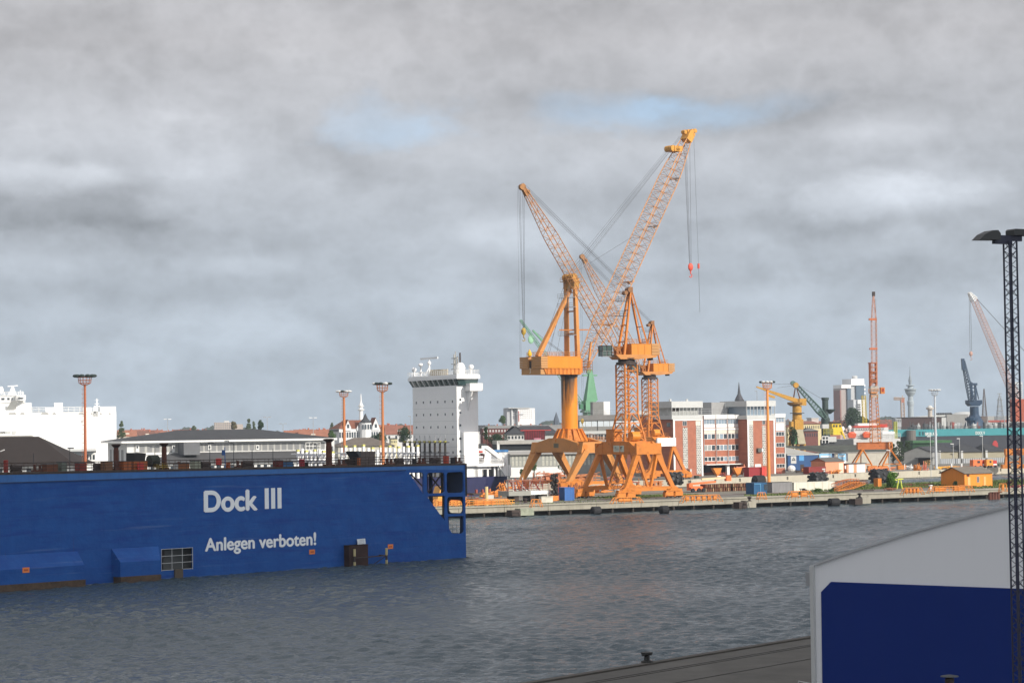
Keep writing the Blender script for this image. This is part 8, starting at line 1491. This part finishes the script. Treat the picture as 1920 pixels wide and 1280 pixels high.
    # pale tank behind
    T = Thing('domed_tank', 'pale low dome between the navy crane and the ship masts', 'tank', 1806, 1700, 0); T.part('dome', MB().lathe((0, 0, 0), [(10, 0), (10, T.h(1806, 776)[1]), (7, T.h(1806, 773)[1]), (2, T.h(1806, 771.5)[1])], 18), LGR)
    # red white ships in the middle right
    T = Thing('offshore_ship', 'white and red offshore ship with orange lifeboats behind the long shed', 'ship', 1585, 1050, 3, 0); h = T.h; X = lambda px, y=815: h(px, y)[0]; Z = lambda y, px=1640: h(px, y)[1]
    T.part('hull', MB().box(X(1575), X(1688), 0, 14, 0, Z(822)), mat('ship_white_dull', (.58, .58, .57), .6)); T.part('deck_house', MB().box(X(1602), X(1667), 1, 13, Z(822), Z(801)), mat('ship_white_dull', (.58, .58, .57), .6)); T.part('red_band', MB().box(X(1603), X(1660), .6, 13.4, Z(801), Z(797.5)), mat('ship_red', (.50, .06, .04), .5)); T.part('red_house', MB().box(X(1650), X(1666), 2, 10, Z(801), Z(795)), mat('ship_red', (.50, .06, .04), .5)); T.part('upper_house', MB().box(X(1612), X(1650), 3, 11, Z(797.5), Z(793)), WHS); T.part('stern_house', MB().box(X(1655), X(1678), .5, 12, Z(822), Z(809)), WHS)
    for a, c in ((1589, 1605), (1617, 1632)): z0, z1 = Z(820), Z(812); b = MB(); b.hull([(X(a), -1.5, z1), (X(c), -1.5, z1), (X(c-2), -1.2, z0), (X(a+2), -1.2, z0), (X(a), 1, z1), (X(c), 1, z1), (X(c-2), 1, z0), (X(a+2), 1, z0)], [(0, 3, 2, 1), (4, 5, 6, 7), (0, 4, 7, 3), (1, 2, 6, 5), (0, 1, 5, 4), (3, 7, 6, 2)]); b.ball(((X(a)+X(c))/2, -.2, z1), (X(c)-X(a))*.46, 1.0, .9, 12, 6); T.part('lifeboat', b, mat('boat_orange_red', (.68, .12, .05), .5))
    for px, yt in ((1595, 798), (1622, 800), (1582, 800), (1673, 810)): T.part('dome', MB().ball((X(px), 2, Z(yt+3)), .9, .9, 1.2, 10, 6).tube((X(px), 2, Z(822)), (X(px), 2, Z(yt+3)), .3, n=6), WHS)
    for k in range(12): T.part('window', MB().box(X(1606+k*4.5), X(1608+k*4.5), .5, .6, Z(805.5), Z(803.5)), DGR)
    b = MB(); b.lattice((X(1626), 5, Z(800)), (X(1625), 5, Z(741)+0), 1.7, 1.7, 10, .13, .06, up=(0, 1, 0)); T.part('yellow_mast', b, mat('mast_yellow', (.55, .42, .05), .6)); b = MB(); b.lattice((X(1682), 3, Z(822)), (X(1682), 3, Z(791)), 1.2, 1.2, 8, .2, .1, up=(0, 1, 0)); T.part('yellow_mast', b, mat('mast_yellow_green', (.40, .42, .08), .6))
    T.part('railing', MB().rail([(X(1585), -.2, Z(822)), (X(1688), -.2, Z(822))], 2.2, .12, 3, 2), LGR)
    T = Thing('tug_boat', 'bright yellow tug wheelhouse with a black top right of the dark green deck crane', 'tug', 1560, 960, 5, 0); h = T.h; X = lambda px, y=805: h(px, y)[0]; Z = lambda y: h(1570, y)[1]; yl = mat('tug_yellow', (.72, .50, .02), .5); T.part('hull', MB().box(X(1545), X(1600), 0, 8, 0, Z(824)), DGR)
    T.part('wheelhouse', MB().hull([(X(1562), 0, Z(815)), (X(1582), 0, Z(815)), (X(1577), .5, Z(793)), (X(1560), .5, Z(793)), (X(1562), 6, Z(815)), (X(1582), 6, Z(815)), (X(1577), 5.5, Z(793)), (X(1560), 5.5, Z(793))], [(0, 1, 2, 3), (7, 6, 5, 4), (0, 4, 5, 1), (1, 5, 6, 2), (2, 6, 7, 3), (3, 7, 4, 0)]), yl); T.part('top', MB().box(X(1559), X(1578), 0, 6, Z(793), Z(790.5)), DKR); T.part('brace', MB().beam((X(1578), 0, Z(808)), (X(1584), 0, Z(822)), .7, .5), yl)
    for a in (1563, 1568, 1574.5): T.part('window', MB().box(X(a), X(a+2.6), .1, .4, Z(800), Z(796)), GLS)
    b = MB(); b.rail([(X(1544), 0, Z(815)), (X(1562), 0, Z(815))], 2.6, .15, 1.2, 3); T.part('railing', b, mat('rail_dull_yellow', (.35, .32, .07), .6)); T.part('grey_box', MB().box(X(1553), X(1567), -1, 3, Z(828), Z(818)), LGR); T.part('white_frame', MB().rail([(X(1540), -1, Z(830)), (X(1552), -1, Z(830))], 2.8, .18, 1.3, 1), WHS)
    # masts and superstructures of hidden ships on the right
    T = Thing('naval_mast', 'grey lattice ship mast with radars above a red and white ship at right', 'ship mast', 1872, 1450, 0, 0); h = T.h; X = lambda px, y=770: h(px, y)[0]; Z = lambda y: h(1872, y)[1]; b = MB(); b.lattice((0, 0, Z(800)), (0, 0, Z(745)), lambda t: 5-3.6*t, lambda t: 5-3.6*t, 9, .2, .09, up=(0, 1, 0))
    for y, w in ((738, 4), (743, 3), (750, 4.5), (762, 5.5), (770, 6)): b.box(-w*.35/1, w*.35, -.5, .5, Z(y)-.2, Z(y)+.3)
    b.tube((0, 0, Z(745)), (0, 0, Z(737)), .3, n=6); T.part('mast', b, mat('naval_grey', (.30, .32, .34), .6)); T.part('arch', MB().box(-3.5, 3.5, -1, 1, Z(790), Z(780)), mat('naval_grey', (.30, .32, .34), .6))
    T = Thing('lattice_mast', 'thin dark lattice mast right of the navy crane', 'mast', 1843, 1400, 0, 0); b = MB(); b.lattice((0, 0, T.h(1843, 800)[1]), (0, 0, T.h(1842.5, 729)[1]), lambda t: 3.4-3.0*t, lambda t: 3.4-3.0*t, 12, .18, .08, up=(0, 1, 0)); T.part('lattice', b, mat('mast_brown_grey', (.14, .11, .10), .7)); T.part('block', MB().box(-3, 1.5, -2, 2, T.h(1843, 800)[1], T.h(1843, 771)[1]-6).box(-2.4, 1.6, -1.5, 1.5, T.h(1843, 775)[1]-6, T.h(1843, 771)[1]-3), mat('mast_brown_grey', (.14, .11, .10), .7))
    T = Thing('ferry_bridge', 'white ship bridge with a red roof band behind the teal dock at right', 'ship', 1850, 1430, 0, 0); h = T.h; X = lambda px, y=790: h(px, y)[0]; Z = lambda y: h(1870, y)[1]; T.part('bridge', MB().box(X(1852), X(1892), 0, 8, Z(806), Z(791)), LGR); T.part('red_roof', MB().box(X(1853), X(1891), -.5, 8, Z(791), Z(787.5)), mat('roof_band_red', (.40, .09, .07), .6)); T.part('grey_house', MB().box(X(1876), X(1886), -1, 4, Z(806), Z(795)), GRY)
    for k in range(8): T.part('window', MB().box(X(1855+k*4.4), X(1858+k*4.4), -.1, 0, Z(796), Z(793)), DGR)
    T = Thing('control_tower', 'small pale control tower with a round dish in the right background', 'tower', 1741, 1500, 0); h = T.h; T.part('shaft', MB().lathe((0, 0, 0), [(1.6, 0), (1.5, h(1741, 768)[1]), (2.6, h(1741, 767)[1]), (2.6, h(1741, 764)[1])], 10), mat('shaft_pale', (.48, .43, .38), .7)); T.part('dish', MB().ball((0, 0, h(1741, 764)[1]), 1.8, 1.0, 1.6, 10, 6), LGR); T.part('antenna', MB().beam((3, 0, 0), (3, 0, h(1747, 763)[1]), .5), GRY)
    # television tower
    T = Thing('television_tower', 'concrete television tower with ring platforms and a needle on the right', 'tower', 1705, 2300, 0); h = T.h; Z = lambda y: h(1705, y)[1]; s = 2300/FPX; tc = mat('tower_concrete', (.33, .38, .41), .7); T.part('shaft', MB().lathe((0, 0, 0), [(3.6, 0), (2.6, Z(742))], 14), tc)
    T.part('collar', MB().lathe((0, 0, 0), [(3.4, Z(760)), (3.6, Z(752)), (3.0, Z(751))], 14), tc); T.part('restaurant', MB().lathe((0, 0, 0), [(2.6, Z(743)), (9.5*s, Z(736)), (10*s, Z(734)), (10*s, Z(731)), (12*s, Z(730)), (12*s, Z(729)), (5.5*s, Z(728))], 20), tc); T.part('upper_pod', MB().lathe((0, 0, 0), [(5.5*s, Z(728)), (4.6*s, Z(724)), (8.2*s, Z(723)), (8.2*s, Z(721.5)), (3.4*s, Z(721))], 18), tc); T.part('window_band', MB().lathe((0, 0, 0), [(10.1*s, Z(733.6)), (10.1*s, Z(732))], 20), mat('band_dark', (.10, .12, .14), .4))
    T.part('antenna', MB().lathe((0, 0, 0), [(2.6*s, Z(721)), (3.2*s, Z(713)), (2*s, Z(706)), (1.0*s, Z(704)), (.7*s, Z(695)), (.3*s, Z(687))], 10), mat('antenna_grey', (.24, .28, .31), .7))
    # high-rises
    def tall(px0, px1, yt, D, deg, dep, front, side, lab, rows=0, cols=0, cap=None, wm=None, sw=0):
        T = Thing('apartment_tower', lab, 'high-rise', px0, D, deg); h = T.h; X = lambda px: h(px, 760)[0]; Z = lambda y: h((px0+px1)/2, y)[1]; xe = X(px1); T.part('front_wall', MB().box(0, xe, 0, dep, 0, Z(yt)), front)
        if sw: T.part('pale_side', MB().box(X(px0-sw), 0, 2, dep, 0, Z(yt)), side)
        if cap: T.part('crown', MB().box(X(px0-sw), xe, -.5, dep, Z(yt), Z(cap)), WHS)
        for r in range(rows):
            for c in range(cols): x = xe*(c+.2)/cols; z = Z(yt)-(r+.7)*(Z(yt)-Z(800))/rows; T.part('balcony', MB().box(x, x+xe/cols*.6, -.5, 0, z, z+1.1), wm or GLS)
        return T
    gb = mat('tower_glass_blue', (.075, .12, .17), .4, var=.05); wh = mat('tower_pale', (.52, .54, .56), .7)
    T = tall(1603.5, 1621, 722, 2500, 18, 22, gb, mat('tower_white_grey', (.46, .47, .48), .7), 'tallest blue glass high-rise with a white stepped crown', sw=7, cap=710); h = T.h; T.part('roof_ring', MB().lathe((h(1607, 708)[0], 6, h(1607, 709)[1]), [(3, 0), (3.2, 2), (2, 3)], 12), LGR)
    for k in range(10): T.part('balcony', MB().box(h(1621, 760)[0], h(1623.5, 760)[0], 0, 5, h(1621, 722+k*7.2)[1]-1, h(1621, 722+k*7.2)[1]+.6), WHS)
    tall(1587, 1596, 727.5, 2480, 18, 20, gb, mat('tower_beige', (.36, .32, .30), .7), 'narrow blue and beige high-rise left of the tallest one', sw=9, cap=721)
    tall(1573, 1577.5, 731.5, 2460, 18, 16, mat('tower_brick', (.26, .12, .10), .7), mat('tower_brick', (.26, .12, .10), .7), 'thin brick red high-rise slab at the left of the group')
    T = tall(1606, 1622, 749, 2350, 18, 16, mat('tower_white2', (.70, .70, .70), .6), wh, 'white balcony block in front of the blue high-rise', sw=4); h = T.h
    for k in range(9): T.part('balcony', MB().box(h(1608, 760)[0], h(1613, 760)[0], -.6, 0, h(1610, 757+k*4.4)[1]-1.4, h(1610, 757+k*4.4)[1]), DGR)
    T = Thing('apartment_tower', 'blue white high-rise half hidden behind the near lattice mast', 'high-rise', 1897, 2300, 10); h = T.h; T.part('front_wall', MB().box(0, h(1918, 760)[0], 0, 16, 0, h(1905, 716)[1]), wh)
    for k in range(20): T.part('window_row', MB().box(.5, h(1917, 760)[0], -.15, 0, h(1905, 721+k*3.8)[1]-.9, h(1905, 721+k*3.8)[1]), gb)
    # apartment blocks far left
    T = Thing('apartment_block', 'beige apartment block far left above the hall roof', 'apartment block', 400, 2300, 8); h = T.h; X = lambda px: h(px, 800)[0]; T.part('wall', MB().box(0, X(437), 0, 16, 0, h(420, 791.5)[1]), mat('block_beige', (.42, .36, .32), .7)); T.part('wall', MB().box(X(437), X(456), 5, 20, 0, h(446, 795)[1]), mat('block_beige', (.42, .36, .32), .7)); T.part('roof_hut', MB().box(X(420), X(430), 3, 10, h(420, 791.5)[1], h(420, 788.5)[1]), LGR)
    for r in range(4):
        for c in range(9): x = X(401.5+c*4); z = h(420, 803.5-r*3.1)[1]; T.part('window', MB().box(x, x+1.1, -.1, 0, z, z+.9), mat('far_window', (.16, .17, .18), .5))
    for (a, c, yt, yb, D, lab, wm, rm, kk) in ((1474, 1503, 797.5, 804, 1150, 'cream house row with a red roof left of the ochre crane', mat('cream_wall', (.66, .56, .32), .7), RTI, 8), (1497, 1540, 792, 803, 1250, 'cream building with a brown red roof right of the ochre crane', mat('cream_wall', (.66, .56, .32), .7), RTI, 10), (1505, 1534, 805, 822, 1020, 'dark brick hall with a grey roof below the deck crane', mat('brick_dull', (.18, .07, .06), .8), mat('roof_mid_grey', (.17, .17, .17), .8), 6),
                                               (1519, 1535, 784, 797, 1500, 'pale pink flat block behind the deck crane', mat('pink_pale', (.58, .50, .46), .7), LGR, 0), (1478, 1516, 788, 796, 1600, 'long white flat block behind the ochre crane', mat('white_far', (.52, .53, .53), .7), LGR, 0)):
        T = Thing('town_house', lab, 'building', a, D, 8); h = T.h; xe = h(c, yb)[0]; ze = h((a+c)/2, yt+(0 if kk == 0 else 2.5))[1]; T.part('wall', MB().box(0, xe, 0, 12, 0, ze), wm)
        T.part('roof', MB().box(-.4, xe+.4, -.4, 12, ze, ze+.5) if kk == 0 else MB().hip(0, xe, 0, 12, ze, h((a+c)/2, yt-3)[1], 4, .6), rm)
        for k in range(kk): x = xe*(k+.3)/kk; T.part('window', MB().box(x, x+xe/kk*.4, -.08, 0, ze-2.6, ze-1.0), GLS)
right_background()
# ================================================================== TOWN, TREES, GRASS
def town():
    roofs = [RTI, mat('roof_tile_orange', (.29, .12, .075), .8, var=.2), mat('roof_tile_brown', (.16, .075, .055), .85, var=.2), SLT]; walls = [mat('wall_cream', (.60, .55, .46), .8), mat('wall_white', (.62, .62, .61), .8), mat('wall_brick_far', (.28, .11, .085), .85), mat('wall_pink', (.56, .42, .36), .8)]
    rcol = ['red', 'orange', 'brown', 'slate']; wcol = ['cream', 'white', 'brick', 'pink']; rnd = random.Random(21); protos = {}
    def house(px, D, w, hh, rh, ri, wi, lab, deg):
        T = Thing('town_house', lab, 'house', px, D, deg, 2.4, group='red roofed town houses'); T.part('wall', MB().box(-w/2, w/2, 0, 10, 0, hh), walls[wi]); o = T.part('roof', MB().gable(-w/2, w/2, 0, 10, hh, hh+rh, .4, .3).prism([(-w/2+.05, hh-.2), (w/2-.05, hh-.2), (w/2-.05, hh), (-w/2+.05, hh)], 0, 10), roofs[ri]); T.part('chimney', MB().box(w*.2, w*.2+.8, 4, 4.8, hh+rh*.5, hh+rh+1.2), BRK, o)
        b = MB(); 
        T.part('gable_wall', MB().hull([(-w/2, 0, hh), (-w/2, 10, hh), (-w/2, 5, hh+rh), (w/2, 0, hh), (w/2, 10, hh), (w/2, 5, hh+rh)], [(0, 2, 1), (3, 4, 5)]), walls[wi])
        for k in range(max(2, int(w/3))): x = -w/2+(k+.3)*w/max(2, int(w/3)); T.part('window', MB().box(x, x+1.0, -.06, 0, hh-2.4, hh-.9), GLS)
        T.part('dormer', MB().box(-1.2, 1.2, 1.2, 4, hh+.2, hh+2.0), walls[wi], o)
    where = []
    for i in range(16): where.append((238+i*9.5, 1500+rnd.uniform(-120, 200), 'above the left hall roof'))
    for i in range(17): where.append((552+i*5.6, 1300+rnd.uniform(-100, 160), 'left of the villa'))
    for i in range(7): where.append((716+i*8, 1250+rnd.uniform(-100, 120), 'between the villa and the ship tower'))
    for i in range(9): where.append((904+i*17, 1450+rnd.uniform(-80, 160), 'below the hospital tower'))
    for i in range(9): where.append((1476+i*14, 1700+rnd.uniform(-80, 200), 'behind the ochre crane'))
    for i in range(5): where.append((1640+i*10, 2100+rnd.uniform(-80, 200), 'between the tower crane and the television tower'))
    seq = ['first', 'second', 'third', 'fourth', 'fifth', 'sixth', 'seventh', 'eighth', 'ninth', 'tenth', 'eleventh', 'twelfth', 'thirteenth', 'fourteenth', 'fifteenth', 'sixteenth', 'seventeenth']; cnt = {}
    for px, D, place in where:
        k = cnt.get(place, 0); cnt[place] = k+1; ri = rnd.choice([0, 0, 1, 1, 2]) if place != 'below the hospital tower' else 3; wi = rnd.randrange(4); z_top = CAMZ-(803.5-hor(px)+rnd.uniform(-1.5, 3))*D/FPX; z_top = min(max(z_top, 10), 24); rh = rnd.uniform(3, 4.2)
        if px < 700: z_top = CAMZ+(hor(px)-807+rnd.uniform(-2.5, 1.5))*D/FPX
        elif px < 800: z_top = CAMZ+(hor(px)-799+rnd.uniform(-2, 2))*D/FPX
        elif px < 1100: z_top = CAMZ+(hor(px)-798+rnd.uniform(-1, 1))*D/FPX
        elif px < 1620: z_top = CAMZ+(hor(px)-789+rnd.uniform(-2, 1))*D/FPX
        else: z_top = CAMZ+(hor(px)-788+rnd.uniform(-1, 1))*D/FPX
        hh = max(4, z_top-2.4-rh); house(px, D, rnd.uniform(10, 17), hh, rh, ri, wi, '%s roofed %s house, %s from the left %s' % (rcol[ri], wcol[wi], seq[k], place), rnd.uniform(-15, 35))
town()
LEAF = {}
def leafmat(key, col):
    if key in LEAF: return LEAF[key]
    m = mat(key, col, .75, var=.30, scale=1.2, spec=.2); LEAF[key] = m; return m
def tree(label, cat, px, D, yt, wpx, m_, z0=2.4, yb=None, shape='round', seed=1, n=None, leaf=None, name='tree', group=None, trunk=True):
    T = Thing(name, label, cat, px, D, 0, z0, group=group); s = D/FPX; H = T.h(px, yt)[1]; R = wpx*s/2; rnd = random.Random(seed); base = (T.h(px, yb)[1] if yb else H*.3); base = max(base, .1); leaf = leaf or max(.24, s*2.3); n = n or int(700+R*H*22); n = min(n, 3800)
    lumps = []
    for i in range(24 if shape != 'bush' else 14):
        t = rnd.random(); z = base+(H-base)*(.12+.86*t); rr = R*(1-abs(t-.45)*1.25 if shape == 'round' else (1-t)*.95+.12 if shape == 'cone' else 1-.75*t*t); a = rnd.uniform(0, 6.28); q = rnd.uniform(0, .72)*rr; lumps.append((q*math.cos(a), q*math.sin(a), z, max(.28*R, rr*rnd.uniform(.34, .52))))
    b = MB()
    for i in range(n):
        lx, ly, lz, lr = rnd.choice(lumps); u = rnd.uniform(-1, 1); a = rnd.uniform(0, 6.28); q = math.sqrt(1-u*u); rad = lr*rnd.uniform(.72, 1.06); c = Vector((lx+rad*q*math.cos(a), ly+rad*q*math.sin(a), lz+rad*u*.9)); w = Vector((rnd.uniform(-1, 1), rnd.uniform(-1, 1), rnd.uniform(-1, 1))).normalized(); v = w.orthogonal().normalized(); k = leaf*rnd.uniform(.6, 1.3)
        if c.z < 0: continue
        b.add([c-w*k*.5, c+v*k*.35, c+w*k*.5, c-v*k*.35], [(0, 1, 2, 3)])
    T.part('crown', b, m_)
    if trunk:
        b = MB(); b.tube((0, 0, 0), (0, 0, base+(H-base)*.5), R*.09+.08, R*.04+.04, 7)
        for lx, ly, lz, lr in lumps[:6]: b.tube((0, 0, max(.1, base*.7)), (lx*.8, ly*.8, lz*.95), R*.04+.03, .03, 5)
        T.part('trunk', b, mat('bark', (.07, .05, .035), .9))
g1 = leafmat('leaf_dark', (.022, .045, .018)); g2 = leafmat('leaf_mid', (.045, .085, .022)); g3 = leafmat('leaf_grey', (.075, .10, .055)); g4 = leafmat('leaf_bright', (.07, .15, .02)); g5 = leafmat('leaf_autumn', (.10, .085, .04))
tree('slender grey green poplar beside the white car carrier', 'tree', 227, 850, 790, 15, g3, yb=822, shape='col', seed=1)
tree('small dark tree above the hall roof left of the apartment block', 'tree', 362, 1400, 799, 11, g3, yb=808, seed=2); tree('brownish tree before the beige apartment block', 'tree', 436, 1500, 791, 16, g5, yb=806, seed=3); tree('pointed green tree right of the beige apartment block', 'tree', 465, 1300, 785, 14, g3, yb=808, shape='cone', seed=4); tree('smaller pointed tree next to the pointed tree', 'tree', 474, 1320, 790, 10, g3, yb=808, shape='cone', seed=5)
tree('dark pointed tree beside the twin lamp above the hall', 'tree', 486.5, 1200, 788, 15, g1, yb=806, seed=6); tree('small conical tree left of the villa', 'tree', 620.5, 1200, 793, 10, g3, yb=806, shape='cone', seed=7); tree('light green bush left of the villa wall', 'tree', 620, 1050, 809, 26, g2, yb=824, seed=8)
tree('broad dark tree left of the white ship tower', 'tree', 755, 900, 799, 36, g1, yb=828, seed=9); tree('dark tree crown between the villa and the second mast', 'tree', 708, 950, 815, 44, g1, yb=832, seed=10); tree('dark tree right of the white ship tower', 'tree', 909, 820, 801, 14, g1, yb=826, seed=11); tree('low dark shrub row right of the ship tower', 'tree', 930, 880, 818, 50, g1, yb=828, seed=12); tree('pale green tree left of the hospital tower', 'tree', 941, 1500, 781, 20, g2, yb=792, seed=13)
tree('green tree before the glazed workshop', 'tree', 998, 735, 852, 22, g2, yb=884, seed=14); tree('second green tree behind the portal of the column crane', 'tree', 1055, 735, 866, 30, g2, yb=888, seed=15); tree('low green bush before the workshop base wall', 'bush', 975, 700, 880, 12, g2, yb=890, seed=16, name='bush')
tree('big dark tree crown in front of the high-rises', 'tree', 1594, 1400, 768, 60, g1, yb=812, seed=17, n=3600, leaf=1.0); tree('smaller dark crown right of the big dark tree', 'tree', 1618, 1420, 780, 32, g1, yb=810, seed=18, leaf=.9); tree('dark tree behind the legs of the ochre crane', 'tree', 1484, 900, 800, 26, g1, yb=836, seed=19)
tree('dark green tree mass right of the tower crane portal', 'tree', 1682, 900, 826, 34, leafmat('leaf_olive', (.03, .05, .02)), yb=868, seed=20); tree('second dark green tree beside the tower crane portal', 'tree', 1697, 915, 826, 26, leafmat('leaf_olive', (.03, .05, .02)), yb=868, seed=21); tree('dark green tree touching the portal girder end', 'tree', 1670, 905, 832, 22, leafmat('leaf_olive', (.03, .05, .02)), yb=868, seed=22)
tree('bright green bush on the pier beside the yellow trestle', 'bush', 1668, 577, 888, 40, g4, yb=919, shape='bush', seed=23, name='bush', n=3600, leaf=.36, z0=2.2)
tree('low green shrub before the white container', 'bush', 1527, 556, 918, 26, g2, yb=926, shape='bush', seed=24, name='bush', leaf=.25); tree('low shrub at the foot of the white container right end', 'bush', 1554, 558, 919, 18, g2, yb=926, shape='bush', seed=25, name='bush', leaf=.25)
tree('dark bush at the left corner of the orange house', 'bush', 1786, 578, 903, 14, g1, yb=910, shape='bush', seed=26, name='bush', leaf=.25)
def greens():
    rnd = random.Random(31); gm = mat('grass_blades', (.10, .135, .035), .8, var=.4, scale=.3); b = MB()
    def patch(s0, s1, n0, n1, cnt, h0, h1):
        for i in range(cnt):
            p = PIER(rnd.uniform(s0, s1), rnd.uniform(n0, n1)); a = rnd.uniform(0, 3.14); w = rnd.uniform(.12, .32); hh = rnd.uniform(h0, h1); dx, dy = w*math.cos(a), w*math.sin(a); k = rnd.uniform(-.2, .2)
            b.add([(p.x-dx, p.y-dy, 2.40), (p.x+dx, p.y+dy, 2.40), (p.x+k, p.y+k, 2.4+hh)], [(0, 1, 2)])
    patch(148, 230, 26, 55, 9000, .2, .75); patch(110, 150, 26, 40, 2600, .2, .6); patch(52, 78, 22, 34, 1800, .15, .45); patch(82, 110, 8, 14, 900, .15, .5); patch(150, 220, 8, 26, 3000, .15, .5); patch(-12, 40, 6, 9, 250, .1, .25); patch(10, 60, 14, 30, 350, .1, .25)
    structure('grass', b, gm, 'stuff')
    b = MB(); d = Vector((.868, .496)); r = Vector((-.496, .868)); 
    def sheet(s0, s1, n0, n1, z):
        pts = []; m = 18
        for i in range(m): a = 2*math.pi*i/m; k = 1+rnd.uniform(-.18, .12); pts.append(PIER((s0+s1)/2+(s1-s0)/2*k*math.cos(a), (n0+n1)/2+(n1-n0)/2*k*math.sin(a)))
        b.add([(p.x, p.y, z) for p in pts], [tuple(range(m))])
    sheet(146, 236, 22, 60, 2.412); sheet(108, 152, 26, 42, 2.416); sheet(50, 80, 20, 36, 2.416); sheet(80, 112, 7.5, 15, 2.412); structure('grass_ground', b, mat('turf', (.12, .13, .05), .9, var=.4, scale=.5))
    # far treeline on the horizon
    b = MB(); 
    for i in range(2600):
        px = rnd.uniform(-60, 2000); D = rnd.uniform(3400, 4200); p = P(px, 790, D); w = rnd.uniform(10, 22); hh = rnd.uniform(6, 13)+5*math.sin(px*.02)+3*math.sin(px*.11+1); b.ball((p.x, p.y, 2.4+hh*.5), w*.6, w*.6, hh*.75, 6, 4, .2)
    structure('far_woods', b, mat('far_woods', (.035, .05, .035), .9, var=.2, scale=.01), 'stuff')
greens()
def haze():
    m = bpy.data.materials.new('haze_air'); m.use_nodes = True; nt = m.node_tree; N = nt.nodes; N.clear(); o = N.new('ShaderNodeOutputMaterial'); v = N.new('ShaderNodeVolumePrincipled'); v.inputs['Color'].default_value = (.80, .90, 1.0, 1); v.inputs['Density'].default_value = .00010; v.inputs['Anisotropy'].default_value = .2
    nt.links.new(v.outputs[0], o.inputs['Volume']); b = MB().box(-3600, 3600, -420, 4650, -4.2, 150); structure('haze', b, m, 'stuff')
haze()
